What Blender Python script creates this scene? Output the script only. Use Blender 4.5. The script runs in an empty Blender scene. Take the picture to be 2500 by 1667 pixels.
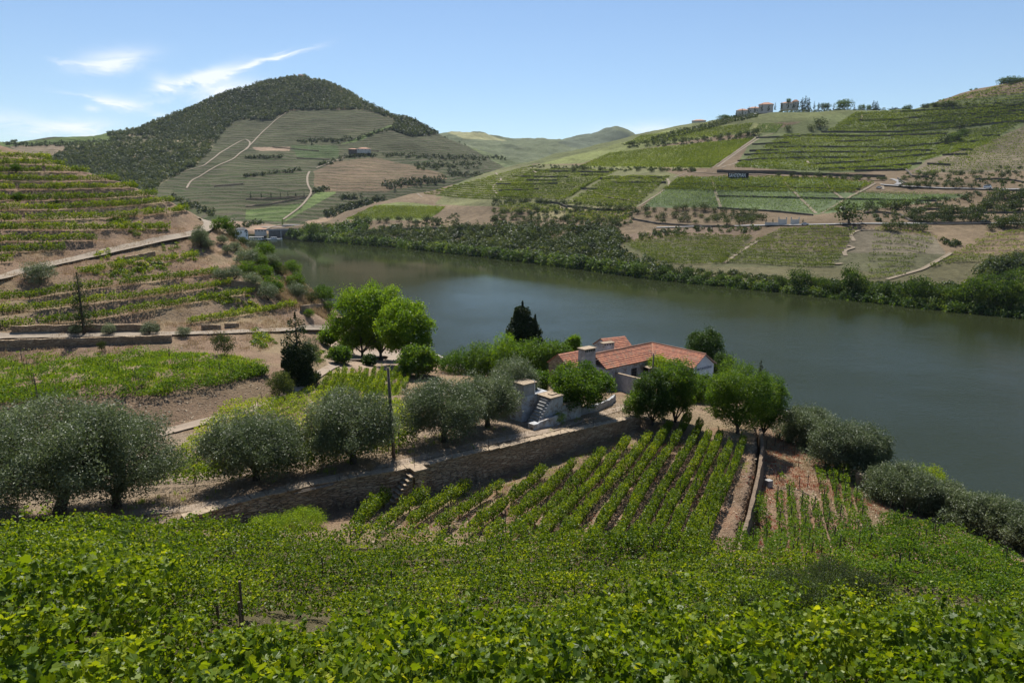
import bpy, math, random
import numpy as np
from mathutils import Vector, Matrix
from mathutils.bvhtree import BVHTree
from mathutils.geometry import delaunay_2d_cdt

S = bpy.context.scene
COL = S.collection
rng = np.random.default_rng(7)
random.seed(7)
R = math.radians

# ------------------------------------------------------------------ camera, sky, sun
H = 42.0                       # camera height above the river
FPX = 1667.0                   # focal length in photo pixels (24 mm lens)
PITCH = R(11.97)
cT, sT = math.cos(PITCH), math.sin(PITCH)
cam_d = bpy.data.cameras.new('camera'); cam = bpy.data.objects.new('camera', cam_d); COL.objects.link(cam)
cam.location = (0, 0, H); cam.rotation_euler = (R(90) - PITCH, 0, 0)
cam_d.sensor_width = 36; cam_d.lens = 24.0; cam_d.clip_start = 0.2; cam_d.clip_end = 20000
S.camera = cam
S.view_settings.view_transform = 'Standard'; S.view_settings.look = 'None'
S.view_settings.exposure = 0.58; S.view_settings.gamma = 1.0
SUN_EL, SUN_AZ = R(57), R(-8)      # azimuth measured from +Y (straight ahead), negative = left
W = bpy.data.worlds.new('World'); S.world = W; W.use_nodes = True
wn, wl = W.node_tree.nodes, W.node_tree.links
bg = wn['Background']
sky = wn.new('ShaderNodeTexSky'); sky.sky_type = 'NISHITA'; sky.sun_disc = False
sky.sun_elevation = SUN_EL; sky.sun_rotation = SUN_AZ; sky.altitude = 0; sky.air_density = 1.0
sky.dust_density = 0.08; sky.ozone_density = 4.5
bg.inputs['Strength'].default_value = 0.078
sd = bpy.data.lights.new('sun', 'SUN'); sun = bpy.data.objects.new('sun', sd); COL.objects.link(sun)
sd.energy = 5.0; sd.angle = R(0.5); sd.color = (1.0, 0.955, 0.88)
sv = Vector((math.sin(SUN_AZ) * math.cos(SUN_EL), math.cos(SUN_AZ) * math.cos(SUN_EL), math.sin(SUN_EL)))
sun.rotation_euler = sv.to_track_quat('Z', 'Y').to_euler(); sun.location = (0, 0, 300)
S.cycles.max_bounces = 6; S.cycles.transparent_max_bounces = 8; S.cycles.diffuse_bounces = 3
S.cycles.glossy_bounces = 3; S.cycles.transmission_bounces = 3; S.cycles.volume_bounces = 0
S.cycles.sample_clamp_indirect = 6.0

# cirrus wisps: shader blobs by sky direction (u = x/y, w = z/y)
def wmath(op, a, b=None, c=None):
    n = wn.new('ShaderNodeMath'); n.operation = op
    for i, v in enumerate((a, b, c)):
        if v is None: continue
        if isinstance(v, (int, float)): n.inputs[i].default_value = v
        else: wl.new(v, n.inputs[i])
    return n.outputs[0]
tc = wn.new('ShaderNodeTexCoord'); sx = wn.new('ShaderNodeSeparateXYZ'); wl.new(tc.outputs['Generated'], sx.inputs[0])
yy = wmath('MAXIMUM', sx.outputs['Y'], 0.05)
U = wmath('DIVIDE', sx.outputs['X'], yy); V = wmath('DIVIDE', sx.outputs['Z'], yy)
def uw(px, py):
    a = (px - 1250) / FPX; b = (833.5 - py) / FPX
    d = cT + b * sT
    return a / d, (b * cT - sT) / d
comb = wn.new('ShaderNodeCombineXYZ'); wl.new(U, comb.inputs[0]); wl.new(V, comb.inputs[1])
def wnoise(scale, sx_, sy_, rot, det=6, dist=0.0, rough=.6):
    mp = wn.new('ShaderNodeMapping'); mp.inputs['Scale'].default_value = (sx_, sy_, 1); mp.inputs['Rotation'].default_value = (0, 0, rot)
    wl.new(comb.outputs[0], mp.inputs[0])
    n = wn.new('ShaderNodeTexNoise'); n.inputs['Scale'].default_value = scale; n.inputs['Detail'].default_value = det
    n.inputs['Distortion'].default_value = dist; n.inputs['Roughness'].default_value = rough; wl.new(mp.outputs[0], n.inputs['Vector'])
    return n.outputs['Fac']
nzA = wnoise(9, 1.0, 3.2, R(18), 7, 1.2, .62)
nzW = wnoise(14, 1, 1.6, 0, 3)
dens = None
for (px, py, rx, ry, ang, k) in [(275, 145, 80, 20, 8, 1.0), (470, 195, 95, 13, 17, 1.6), (660, 143, 85, 5.5, 14, 1.5), (545, 222, 85, 24, 5, 1.2), (400, 205, 28, 20, -20, .8),
                                 (300, 252, 60, 13, -14, .9), (230, 240, 70, 4, -10, .7), (375, 256, 45, 7, 8, .6), (222, 262, 17, 6, 0, .7), (30, 300, 85, 24, -5, .7), (170, 312, 85, 19, 3, 1.15),
                                 (395, 288, 40, 8, -10, .8), (1580, 318, 110, 16, 3, .75), (180, 150, 60, 4, -5, .4)]:
    u0, v0 = uw(px, py)
    ca, sa = math.cos(R(ang)), math.sin(R(ang))
    du = wmath('ADD', wmath('SUBTRACT', U, u0), wmath('MULTIPLY', wmath('SUBTRACT', nzW, .5), .03))
    dv = wmath('ADD', wmath('SUBTRACT', V, v0), wmath('MULTIPLY', wmath('SUBTRACT', nzA, .5), .035))
    p = wmath('MULTIPLY', wmath('ADD', wmath('MULTIPLY', du, ca), wmath('MULTIPLY', dv, sa)), FPX / rx)
    q = wmath('MULTIPLY', wmath('SUBTRACT', wmath('MULTIPLY', dv, ca), wmath('MULTIPLY', du, sa)), FPX / ry)
    r2 = wmath('ADD', wmath('MULTIPLY', p, p), wmath('MULTIPLY', q, q))
    g = wmath('MULTIPLY', wmath('EXPONENT', wmath('MULTIPLY', r2, -1.0)), k)
    dens = g if dens is None else wmath('ADD', dens, g)
tex = wn.new('ShaderNodeMapRange'); wl.new(nzA, tex.inputs['Value'])
for i, v in zip((1, 2, 3, 4), (.36, .66, .12, 1.0)): tex.inputs[i].default_value = v
cl = wmath('MINIMUM', wmath('MULTIPLY', wmath('MULTIPLY', dens, tex.outputs[0]), 1.2), .9)
cmix = wn.new('ShaderNodeMix'); cmix.data_type = 'RGBA'
wl.new(cl, cmix.inputs['Factor']); wl.new(sky.outputs[0], cmix.inputs[6]); cmix.inputs[7].default_value = (8.6, 9.0, 9.6, 1)
wl.new(cmix.outputs[2], bg.inputs['Color'])

# ------------------------------------------------------------------ pixel helpers
def at(px, py, D):
    u, w = uw(px, py); return np.array([u * D, D, H + w * D])
def atz(px, py, z):
    u, w = uw(px, py); D = (z - H) / w; return np.array([u * D, D, z])
def proj(P):
    P = np.asarray(P, float); Zr = P[..., 2] - H
    d = P[..., 1] * cT - Zr * sT
    d = np.where(d < .1, .1, d)
    b = (P[..., 1] * sT + Zr * cT) / d
    return 1250 + FPX * P[..., 0] / d, 833.5 - FPX * b
def inpoly(x, y, poly):
    inside = np.zeros(x.shape, bool); n = len(poly); j = n - 1
    for i in range(n):
        xi, yi = poly[i]; xj, yj = poly[j]
        c = ((yi > y) != (yj > y)) & (x < (xj - xi) * (y - yi) / (yj - yi + 1e-12) + xi)
        inside ^= c; j = i
    return inside
def zc(pts, s, ox, oy): return [(x / s + ox, y / s + oy) for x, y in pts]
Z1 = lambda *p: zc(p, 3.136, 0, 100)
Z2 = lambda *p: zc(p, 3.136, 600, 150)
Z3 = lambda *p: zc(p, 3.4846, 1200, 250)
Z4 = lambda *p: zc(p, 3.136, 1750, 150)
Z5 = lambda *p: zc(p, 3.4846, 1850, 400)
ZL = lambda *p: zc(p, 3.137, 0, 350)
ZM = lambda *p: zc(p, 3.136, 400, 500)

# numpy value noise (fbm)
def _hash(ix, iy, seed):
    h = (ix.astype(np.int64) * 374761393 + iy.astype(np.int64) * 668265263 + seed * 1442695) & 0x7fffffff
    h = ((h ^ (h >> 13)) * 1274126177) & 0x7fffffff
    return ((h ^ (h >> 16)) & 0xffff) / 65535.0
def vnoise(x, y, seed=0):
    ix, iy = np.floor(x), np.floor(y); fx, fy = x - ix, y - iy
    fx = fx * fx * (3 - 2 * fx); fy = fy * fy * (3 - 2 * fy)
    a = _hash(ix, iy, seed); b = _hash(ix + 1, iy, seed); c = _hash(ix, iy + 1, seed); d = _hash(ix + 1, iy + 1, seed)
    return (a + (b - a) * fx) * (1 - fy) + (c + (d - c) * fx) * fy - .5
def fbm(x, y, oct=4, seed=0):
    t = 0; a = 1
    for o in range(oct): t = t + a * vnoise(x * 2 ** o, y * 2 ** o, seed + o * 17); a *= .5
    return t

# ------------------------------------------------------------------ mesh + object helpers
def npmesh(name, V, F4=None, F3=None, FN=None, rnd=None, col=None, smooth=False):
    me = bpy.data.meshes.new(name)
    V = np.asarray(V, np.float32).reshape(-1, 3)
    loops = []; starts = []; tot = 0
    for F in (F4, F3, FN):
        if F is None or len(F) == 0: continue
        F = np.asarray(F, np.int32); n, k = F.shape
        loops.append(F.ravel()); starts.append(tot + np.arange(n) * k); tot += n * k
    loops = np.concatenate(loops).astype(np.int32); starts = np.concatenate(starts).astype(np.int32)
    me.vertices.add(len(V)); me.vertices.foreach_set('co', V.ravel())
    me.loops.add(len(loops)); me.loops.foreach_set('vertex_index', loops)
    me.polygons.add(len(starts)); me.polygons.foreach_set('loop_start', starts)
    me.update(calc_edges=True)
    if rnd is not None:
        a = me.attributes.new('rnd', 'FLOAT', 'POINT'); a.data.foreach_set('value', np.asarray(rnd, np.float32))
    if col is not None:
        a = me.attributes.new('cov', 'FLOAT_COLOR', 'POINT')
        c = np.asarray(col, np.float32)
        if c.shape[1] == 3: c = np.hstack([c, np.ones((len(c), 1), np.float32)])
        a.data.foreach_set('color', c.ravel())
    me.polygons.foreach_set('use_smooth', np.full(len(starts), smooth))
    return me
def obj(name, me, mat=None, parent=None, loc=None):
    o = bpy.data.objects.new(name, me); COL.objects.link(o)
    if mat is not None and me is not None and not me.materials: me.materials.append(mat)
    if parent is not None: o.parent = parent
    if loc is not None: o.location = loc
    return o
def tag(o, label=None, cat=None, group=None, kind=None):
    if label: o['label'] = label
    if cat: o['category'] = cat
    if group: o['group'] = group
    if kind: o['kind'] = kind
    return o
def empty(name, loc, label, cat, group=None, rz=0):
    o = bpy.data.objects.new(name, None); COL.objects.link(o); o.location = loc; o.rotation_euler = (0, 0, rz)
    o.empty_display_size = .3
    return tag(o, label, cat, group)
def struct(name, me, mat): return tag(obj(name, me, mat), kind='structure')
class MB:
    """collects boxes, prisms and tubes into one mesh"""
    def __init__(s): s.V = []; s.F = []; s.n = 0
    def add(s, V, F):
        s.V.extend([tuple(v) for v in V]); s.F.extend([tuple(i + s.n for i in f) for f in F]); s.n += len(V); return s
    def box(s, c, d, rz=0, taper=1.0, rx=0):
        hx, hy, hz = d[0] / 2, d[1] / 2, d[2] / 2; M = Matrix.Rotation(rz, 3, 'Z') @ Matrix.Rotation(rx, 3, 'X')
        V = []
        for z in (-1, 1):
            t = taper if z > 0 else 1
            for x, y in ((-1, -1), (1, -1), (1, 1), (-1, 1)):
                v = M @ Vector((x * hx * t, y * hy * t, z * hz)); V.append((v.x + c[0], v.y + c[1], v.z + c[2]))
        return s.add(V, [(3, 2, 1, 0), (4, 5, 6, 7), (0, 1, 5, 4), (1, 2, 6, 5), (2, 3, 7, 6), (3, 0, 4, 7)])
    def hexa(s, b, t):  # bottom 4 pts, top 4 pts
        return s.add(list(b) + list(t), [(3, 2, 1, 0), (4, 5, 6, 7), (0, 1, 5, 4), (1, 2, 6, 5), (2, 3, 7, 6), (3, 0, 4, 7)])
    def tube(s, pts, rad, k=6):
        pts = [Vector(p) for p in pts]; V = []; F = []
        if isinstance(rad, (int, float)): rad = [rad] * len(pts)
        for i, p in enumerate(pts):
            t = (pts[min(i + 1, len(pts) - 1)] - pts[max(i - 1, 0)])
            t = t.normalized() if t.length > 1e-6 else Vector((0, 0, 1))
            a = t.cross(Vector((0.31, .17, .93)) if abs(t.z) < .93 else Vector((1, 0, 0))).normalized(); b = t.cross(a)
            for j in range(k):
                an = 2 * math.pi * j / k; v = p + (a * math.cos(an) + b * math.sin(an)) * rad[i]; V.append(tuple(v))
        for i in range(len(pts) - 1):
            for j in range(k):
                F.append((i * k + j, i * k + (j + 1) % k, (i + 1) * k + (j + 1) % k, (i + 1) * k + j))
        F.append(tuple(range(k))[::-1]); F.append(tuple((len(pts) - 1) * k + j for j in range(k)))
        return s.add(V, F)
    def mesh(s, name, smooth=False):
        me = bpy.data.meshes.new(name); me.from_pydata(s.V, [], s.F); me.update()
        if smooth: me.polygons.foreach_set('use_smooth', [True] * len(me.polygons))
        return me
    def build(s, name, mat, parent=None, smooth=False):
        me = s.mesh(name, smooth); o = obj(name, me, mat, parent)
        if parent is not None: o.matrix_parent_inverse = Matrix.Identity(4)
        return o
def child_world(o, parent):
    """mesh is in world coords: keep it there under a parent empty"""
    o.parent = parent; o.matrix_parent_inverse = (Matrix.Translation(parent.location) @ parent.rotation_euler.to_matrix().to_4x4()).inverted()
    return o

# ------------------------------------------------------------------ materials
class NT:
    def __init__(s, name):
        s.m = bpy.data.materials.new(name); s.m.use_nodes = True; s.n = s.m.node_tree.nodes; s.l = s.m.node_tree.links
        s.p = s.n['Principled BSDF']; s.out = s.n['Material Output']; s.p.inputs['Roughness'].default_value = .85
        s.p.inputs['Specular IOR Level'].default_value = .25
        s.geo = s.n.new('ShaderNodeNewGeometry')
    def pos(s, scale=1, sxyz=(1, 1, 1)):
        mp = s.n.new('ShaderNodeMapping'); mp.inputs['Scale'].default_value = tuple(scale * v for v in sxyz); s.l.new(s.geo.outputs['Position'], mp.inputs[0]); return mp.outputs[0]
    def objc(s, scale=1, sxyz=(1, 1, 1)):
        t = s.n.new('ShaderNodeTexCoord'); mp = s.n.new('ShaderNodeMapping'); mp.inputs['Scale'].default_value = tuple(scale * v for v in sxyz); s.l.new(t.outputs['Object'], mp.inputs[0]); return mp.outputs[0]
    def noise(s, vec, scale=1, det=4, rough=.6, dist=0):
        n = s.n.new('ShaderNodeTexNoise'); n.inputs['Scale'].default_value = scale; n.inputs['Detail'].default_value = det
        n.inputs['Roughness'].default_value = rough; n.inputs['Distortion'].default_value = dist; s.l.new(vec, n.inputs['Vector']); return n.outputs['Fac']
    def vor(s, vec, scale=1, feat='F1', out='Distance', rand=1.0):
        n = s.n.new('ShaderNodeTexVoronoi'); n.feature = feat; n.inputs['Scale'].default_value = scale; n.inputs['Randomness'].default_value = rand; s.l.new(vec, n.inputs['Vector']); return n.outputs[out]
    def attr(s, name, out='Fac'):
        a = s.n.new('ShaderNodeAttribute'); a.attribute_name = name; return a.outputs[out]
    def ramp(s, fac, stops):
        r = s.n.new('ShaderNodeValToRGB'); e = r.color_ramp.elements
        while len(e) < len(stops): e.new(.5)
        for el, (p, c) in zip(e, stops): el.position = p; el.color = (*c, 1) if len(c) == 3 else c
        s.l.new(fac, r.inputs[0]); return r.outputs[0]
    def mix(s, f, a, b, mode='MIX'):
        m = s.n.new('ShaderNodeMix'); m.data_type = 'RGBA'; m.blend_type = mode
        for v, i in ((f, 0), (a, 6), (b, 7)):
            if isinstance(v, (int, float)): m.inputs[i].default_value = v
            elif isinstance(v, tuple): m.inputs[i].default_value = (*v, 1)
            else: s.l.new(v, m.inputs[i])
        return m.outputs[2]
    def math(s, op, a, b=None, c=None):
        n = s.n.new('ShaderNodeMath'); n.operation = op
        for i, v in enumerate((a, b, c)):
            if v is None: continue
            if isinstance(v, (int, float)): n.inputs[i].default_value = v
            else: s.l.new(v, n.inputs[i])
        return n.outputs[0]
    def rng(s, v, a, b, c=0., d=1.):
        n = s.n.new('ShaderNodeMapRange'); s.l.new(v, n.inputs[0])
        for i, x in zip((1, 2, 3, 4), (a, b, c, d)): n.inputs[i].default_value = x
        return n.outputs[0]
    def base(s, c):
        if isinstance(c, tuple): s.p.inputs['Base Color'].default_value = (*c, 1)
        else: s.l.new(c, s.p.inputs['Base Color'])
        return s
    def bump(s, h, strength=.5, dist=.05, prev=None):
        b = s.n.new('ShaderNodeBump'); b.inputs['Strength'].default_value = strength; b.inputs['Distance'].default_value = dist; s.l.new(h, b.inputs['Height'])
        if prev is not None: s.l.new(prev, b.inputs['Normal'])
        s.l.new(b.outputs[0], s.p.inputs['Normal']); return b.outputs[0]
def plain(name, c, rough=.8, var=.25, scale=3, bump=0, metal=0):
    t = NT(name); n = t.noise(t.objc(), scale, 5)
    t.base(t.mix(t.rng(n, .3, .7), tuple(x * (1 - var) for x in c), tuple(min(1, x * (1 + var)) for x in c)))
    t.p.inputs['Roughness'].default_value = rough; t.p.inputs['Metallic'].default_value = metal
    if bump: t.bump(n, .6, bump)
    return t.m
def leafmat(name, stops, transl=.45, gloss=.35, tone=.25, tscale=.5, trcol=None):
    """leaf: colour from a per-leaf random number and a slow patchy tone; light passes through"""
    t = NT(name)
    r = t.attr('rnd'); c = t.ramp(r, stops)
    oi = t.n.new('ShaderNodeObjectInfo')
    n = t.noise(t.pos(), tscale, 3)
    n = t.math('ADD', n, t.math('MULTIPLY', t.math('SUBTRACT', oi.outputs['Random'], .5), .35))
    hs = t.n.new('ShaderNodeHueSaturation'); t.l.new(t.rng(n, .25, .75, 1 - tone, 1 + tone), hs.inputs['Value']); t.l.new(c, hs.inputs['Color'])
    t.l.new(t.rng(n, .25, .75, .50, .48), hs.inputs['Hue'])
    t.base(hs.outputs[0]); t.p.inputs['Roughness'].default_value = .45; t.p.inputs['Specular IOR Level'].default_value = gloss * .6
    tr = t.n.new('ShaderNodeBsdfTranslucent')
    tcol = t.mix(1.0, hs.outputs[0], trcol or (1.9, 1.75, .5), 'MULTIPLY'); t.l.new(tcol, tr.inputs['Color'])
    ms = t.n.new('ShaderNodeMixShader'); ms.inputs[0].default_value = transl
    t.l.new(t.p.outputs[0], ms.inputs[1]); t.l.new(tr.outputs[0], ms.inputs[2]); t.l.new(ms.outputs[0], t.out.inputs['Surface'])
    return t.m
M = {}
M['vine'] = leafmat('vine_leaf', [(0, (.028, .060, .007)), (.4, (.064, .122, .009)), (.66, (.125, .192, .012)), (.85, (.215, .28, .02)), (1, (.38, .38, .05))], .44, .45, .25, .35)
M['vine_old'] = leafmat('vine_leaf_old', [(0, (.035, .085, .012)), (.5, (.070, .145, .018)), (.85, (.13, .20, .022)), (1, (.30, .26, .05))], .45, .3, .25, .3)
M['vine_yellow'] = leafmat('vine_leaf_yellow', [(0, (.07, .15, .015)), (.4, (.16, .25, .02)), (.8, (.27, .33, .03)), (1, (.36, .36, .06))], .45, .3, .25, .15)
M['vine_far'] = leafmat('vine_leaf_far', [(0, (.065, .105, .020)), (.5, (.105, .155, .030)), (.9, (.16, .21, .04)), (1, (.22, .22, .06))], .35, .1, .30, .012)
M['vine_pale'] = leafmat('vine_leaf_pale', [(0, (.085, .14, .065)), (.5, (.11, .18, .08)), (1, (.17, .23, .11))], .35, .1, .22, .02)
M['olive'] = leafmat('olive_leaf', [(0, (.062, .084, .038)), (.5, (.115, .145, .070)), (.8, (.175, .20, .115)), (1, (.36, .40, .29))], .28, .6, .18, .4, (1.2, 1.35, .8))
M['bright'] = leafmat('plane_leaf', [(0, (.045, .105, .009)), (.5, (.090, .18, .012)), (.9, (.16, .26, .02)), (1, (.26, .33, .03))], .5, .4, .2, .25)
M['fig'] = leafmat('fig_leaf', [(0, (.026, .068, .010)), (.5, (.052, .115, .015)), (.9, (.10, .18, .022)), (1, (.18, .25, .04))], .45, .4, .2, .4)
M['dark'] = leafmat('dark_leaf', [(0, (.020, .050, .012)), (.6, (.035, .078, .016)), (1, (.07, .12, .025))], .3, .3, .2, .4)
M['conifer'] = leafmat('conifer_needle', [(0, (.014, .030, .012)), (.7, (.024, .046, .016)), (1, (.06, .08, .03))], .15, .2, .2, .5)
M['scrub'] = leafmat('scrub_leaf', [(0, (.020, .034, .015)), (.5, (.036, .058, .022)), (.85, (.064, .092, .034)), (1, (.12, .145, .055))], .3, .2, .35, .03)
M['riparian'] = leafmat('riparian_leaf', [(0, (.022, .050, .013)), (.5, (.042, .085, .019)), (1, (.095, .145, .036))], .4, .2, .35, .05)
M['wood_far'] = leafmat('forest_leaf', [(0, (.030, .046, .024)), (.5, (.046, .066, .032)), (1, (.080, .10, .048))], .25, .1, .3, .01)
M['weed'] = leafmat('weed_leaf', [(0, (.09, .17, .02)), (.6, (.15, .25, .03)), (1, (.24, .30, .05))], .5, .2, .2, .4)
M['straw'] = leafmat('straw', [(0, (.22, .16, .09)), (.6, (.36, .28, .16)), (1, (.48, .40, .25))], .3, .1, .2, .4, (1, .95, .8))
M['red'] = leafmat('red_creeper', [(0, (.26, .08, .04)), (.6, (.36, .13, .06)), (1, (.40, .20, .10))], .3, .1, .2, .4, (1.3, .9, .8))
M['agave'] = plain('agave', (.16, .20, .09), .5)
M['bark'] = plain('bark', (.075, .060, .048), .95, .4, 6, .03)
M['post'] = plain('weathered_post', (.12, .095, .075), .9, .4, 8, .01)
M['stem'] = plain('vine_stem', (.06, .045, .035), .95, .4, 10)
M['metal'] = plain('rusty_rod', (.10, .075, .06), .7, .3, 8)
M['rail'] = plain('rail_steel', (.20, .17, .16), .45, .2, 3, 0, .6)
M['sleeper'] = plain('sleeper', (.18, .16, .145), .9)
M['concrete'] = plain('concrete', (.30, .295, .285), .9, .3, 1.2, .02)
M['whitewash'] = None
M['dark_glass'] = plain('dark_glass', (.03, .035, .04), .2)
M['door'] = plain('dark_door', (.035, .05, .04), .7)
M['black'] = plain('black_board', (.012, .012, .014), .6)
M['white'] = plain('white_paint', (.78, .78, .77), .5, .05)
M['blueink'] = plain('blue_lettering', (.05, .09, .16), .8)
M['timber'] = plain('timber', (.16, .13, .10), .9, .3, 5)
M['car_white'] = plain('car_paint_white', (.72, .73, .74), .3, .02)
M['car_silver'] = plain('car_paint_silver', (.45, .47, .5), .3, .05)
M['tyre'] = plain('tyre', (.02, .02, .02), .9)
M['cream'] = plain('cream_render', (.50, .47, .43), .9, .1, .3)
M['terracotta'] = plain('terracotta_far', (.42, .23, .15), .9, .25, .6)
M['blueglass'] = plain('blue_glass', (.10, .18, .30), .15, .1)
M['parasol'] = plain('parasol_cloth', (.75, .74, .72), .8, .03)
M['brush'] = plain('dry_brush_wall', (.15, .11, .075), .95, .45, 5, .08)
M['bridge'] = plain('bridge_stone', (.13, .125, .12), .95, .35, .4, .05)

def whitewash():
    t = NT('old_whitewash'); p = t.pos()
    n1 = t.noise(p, 1.1, 8, .72); n2 = t.noise(p, 7, 5, .7)
    f = t.math('ADD', t.rng(n1, .35, .62), t.math('MULTIPLY', t.math('SUBTRACT', n2, .5), 1.1))
    c = t.ramp(f, [(0.05, (.16, .13, .11)), (.33, (.36, .33, .30)), (.46, (.34, .34, .34)), (1, (.50, .51, .53))])
    t.base(c); t.bump(f, .6, .04); return t.m
M['whitewash'] = whitewash()
def stonewall(name, c1, c2, c3, s=1.0):
    t = NT(name); p = t.pos(1, (1.9 * s, 1.9 * s, 7.5 * s))
    wv = t.n.new('ShaderNodeVectorMath'); wv.operation = 'ADD'
    nn = t.n.new('ShaderNodeTexNoise'); nn.inputs['Scale'].default_value = 1.4; t.l.new(p, nn.inputs['Vector']); t.l.new(p, wv.inputs[0])
    sc = t.n.new('ShaderNodeVectorMath'); sc.operation = 'SCALE'; sc.inputs['Scale'].default_value = .6; t.l.new(nn.outputs['Color'], sc.inputs[0]); t.l.new(sc.outputs[0], wv.inputs[1])
    d = t.vor(wv.outputs[0], 1, 'DISTANCE_TO_EDGE'); cid = t.vor(wv.outputs[0], 1, 'F1', 'Color')
    cr = t.n.new('ShaderNodeSeparateColor'); t.l.new(cid, cr.inputs[0])
    c = t.ramp(cr.outputs[0], [(0, c1), (.5, c2), (1, c3)])
    big = t.noise(t.pos(), .5, 4)
    c = t.mix(t.rng(big, .35, .7), c, tuple(x * .72 for x in c2))
    c = t.mix(t.rng(d, 0, .06, .75, 0), c, (.03, .025, .02))
    t.base(c); h = t.math('ADD', t.rng(d, 0, .12), t.math('MULTIPLY', cr.outputs[1], .8))
    t.bump(h, 1.0, .09); t.p.inputs['Roughness'].default_value = .95
    return t.m
M['schist'] = stonewall('schist_wall', (.28, .185, .11), (.44, .32, .205), (.58, .46, .32))
M['schist_far'] = stonewall('schist_far', (.10, .085, .07), (.14, .12, .10), (.19, .16, .13), .5)
M['slab'] = plain('schist_slab', (.31, .24, .165), .9, .35, 4, .02)
def tiles():
    t = NT('roof_tiles'); p = t.objc()
    s = t.n.new('ShaderNodeSeparateXYZ'); t.l.new(p, s.inputs[0])
    # x along ridge, y down the slope (object space of every roof slope)
    rowf = t.math('FRACT', t.math('MULTIPLY', s.outputs['Y'], 1 / .30))
    colf = t.math('FRACT', t.math('MULTIPLY', s.outputs['X'], 1 / .26))
    wave = t.math('SINE', t.math('MULTIPLY', s.outputs['X'], 2 * math.pi / .26))
    n = t.noise(p, 1.2, 6, .7); n2 = t.noise(p, 8, 3)
    cell = t.vor(t.objc(1, (1 / .26, 1 / .30, 1)), 1, 'F1', 'Color', 0.2)
    cs = t.n.new('ShaderNodeSeparateColor'); t.l.new(cell, cs.inputs[0])
    c = t.ramp(cs.outputs[0], [(0, (.26, .105, .07)), (.5, (.38, .15, .09)), (1, (.50, .21, .115))])
    c = t.mix(t.rng(n, .5, .72), c, (.25, .19, .13)); c = t.mix(t.rng(n2, .55, .8, 0, .6), c, (.17, .12, .09))
    c = t.mix(t.rng(rowf, .0, .22, .85, 0), c, (.08, .045, .035))
    t.base(c); h = t.math('ADD', t.math('MULTIPLY', wave, .5), t.math('MULTIPLY', rowf, .6)); t.bump(h, 1.0, .05)
    return t.m
M['tiles'] = tiles()

def ground_mat(name, near=True):
    t = NT(name); cov = t.attr('cov', 'Color'); p = t.pos()
    if near:
        n1 = t.noise(p, .35, 5, .65); n2 = t.noise(p, 3.0, 6, .75); n3 = t.vor(p, 7, 'F1')
        n4 = t.vor(p, 2.6, 'F1')
        v = t.math('ADD', t.math('MULTIPLY', n1, .7), t.math('MULTIPLY', n2, .75))
        hs = t.n.new('ShaderNodeHueSaturation'); t.l.new(cov, hs.inputs['Color']); t.l.new(t.rng(v, .45, 1.0, .62, 1.38), hs.inputs['Value'])
        c = t.mix(t.rng(n3, .05, .30, .35, 0), hs.outputs[0], (.47, .41, .34))
        c = t.mix(t.rng(n2, .56, .75, 0, .45), c, (.20, .14, .09))
        t.base(c)
        b1 = t.bump(n2, 1.0, .35); b2 = t.bump(n3, .9, .10, b1); t.bump(n4, .6, .18, b2)
    else:
        n1 = t.noise(p, .02, 6, .7); n2 = t.noise(p, .22, 5, .75)
        v = t.math('ADD', t.math('MULTIPLY', n1, .6), t.math('MULTIPLY', n2, .8))
        hs = t.n.new('ShaderNodeHueSaturation'); t.l.new(cov, hs.inputs['Color']); t.l.new(t.rng(v, .45, .95, .48, 1.5), hs.inputs['Value'])
        # planted contour rows on the far vineyard slopes
        a = t.n.new('ShaderNodeAttribute'); a.attribute_name = 'cov'
        s = t.n.new('ShaderNodeSeparateXYZ'); t.l.new(t.geo.outputs['Position'], s.inputs[0])
        wob = t.math('MULTIPLY', t.noise(p, .006, 3), 30)
        zz = t.math('ADD', s.outputs['Z'], wob)
        st1 = t.math('FRACT', t.math('MULTIPLY', zz, 1 / 4.6))
        st = t.math('MULTIPLY', t.rng(st1, .0, .5, 0, 1), t.rng(st1, .55, .7, 1, 0))
        bushy = t.rng(t.noise(p, .35, 3, .8), .38, .60, .15, 1)
        st = t.math('MULTIPLY', t.math('MULTIPLY', st, bushy), a.outputs['Alpha'])
        grn = t.mix(t.rng(t.noise(p, .009, 4), .38, .62), (.032, .062, .015), (.060, .105, .024))
        c = t.mix(t.math('MULTIPLY', st, .92), hs.outputs[0], grn)
        wl_ = t.math('MULTIPLY', t.rng(st1, .70, .76, 0, 1), t.rng(st1, .84, .92, 1, 0))
        c = t.mix(t.math('MULTIPLY', t.math('MULTIPLY', wl_, a.outputs['Alpha']), .55), c, (.07, .055, .045))
        t.base(c); b1 = t.bump(st, 1.0, 2.0); t.bump(n2, 1.0, 1.2, b1)
    t.p.inputs['Roughness'].default_value = .97; t.p.inputs['Specular IOR Level'].default_value = .1
    return t.m
M['ground'] = ground_mat('ground_near'); M['hill'] = ground_mat('hill_far', False)
def pathmat(name, c):
    t = NT(name); n = t.noise(t.pos(), 1.6, 6, .7); n2 = t.noise(t.pos(), 12, 3)
    t.base(t.mix(t.rng(n, .3, .7), tuple(x * .72 for x in c), c)); t.bump(n2, .5, .03); return t.m
M['path'] = pathmat('path_dust', (.29, .235, .175)); M['path_far'] = pathmat('path_far', (.235, .185, .125)); M['road'] = pathmat('road_asphalt', (.27, .26, .25)); M['trail'] = pathmat('trail', (.31, .24, .175))
M['ballast'] = pathmat('ballast', (.33, .29, .26))
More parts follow.
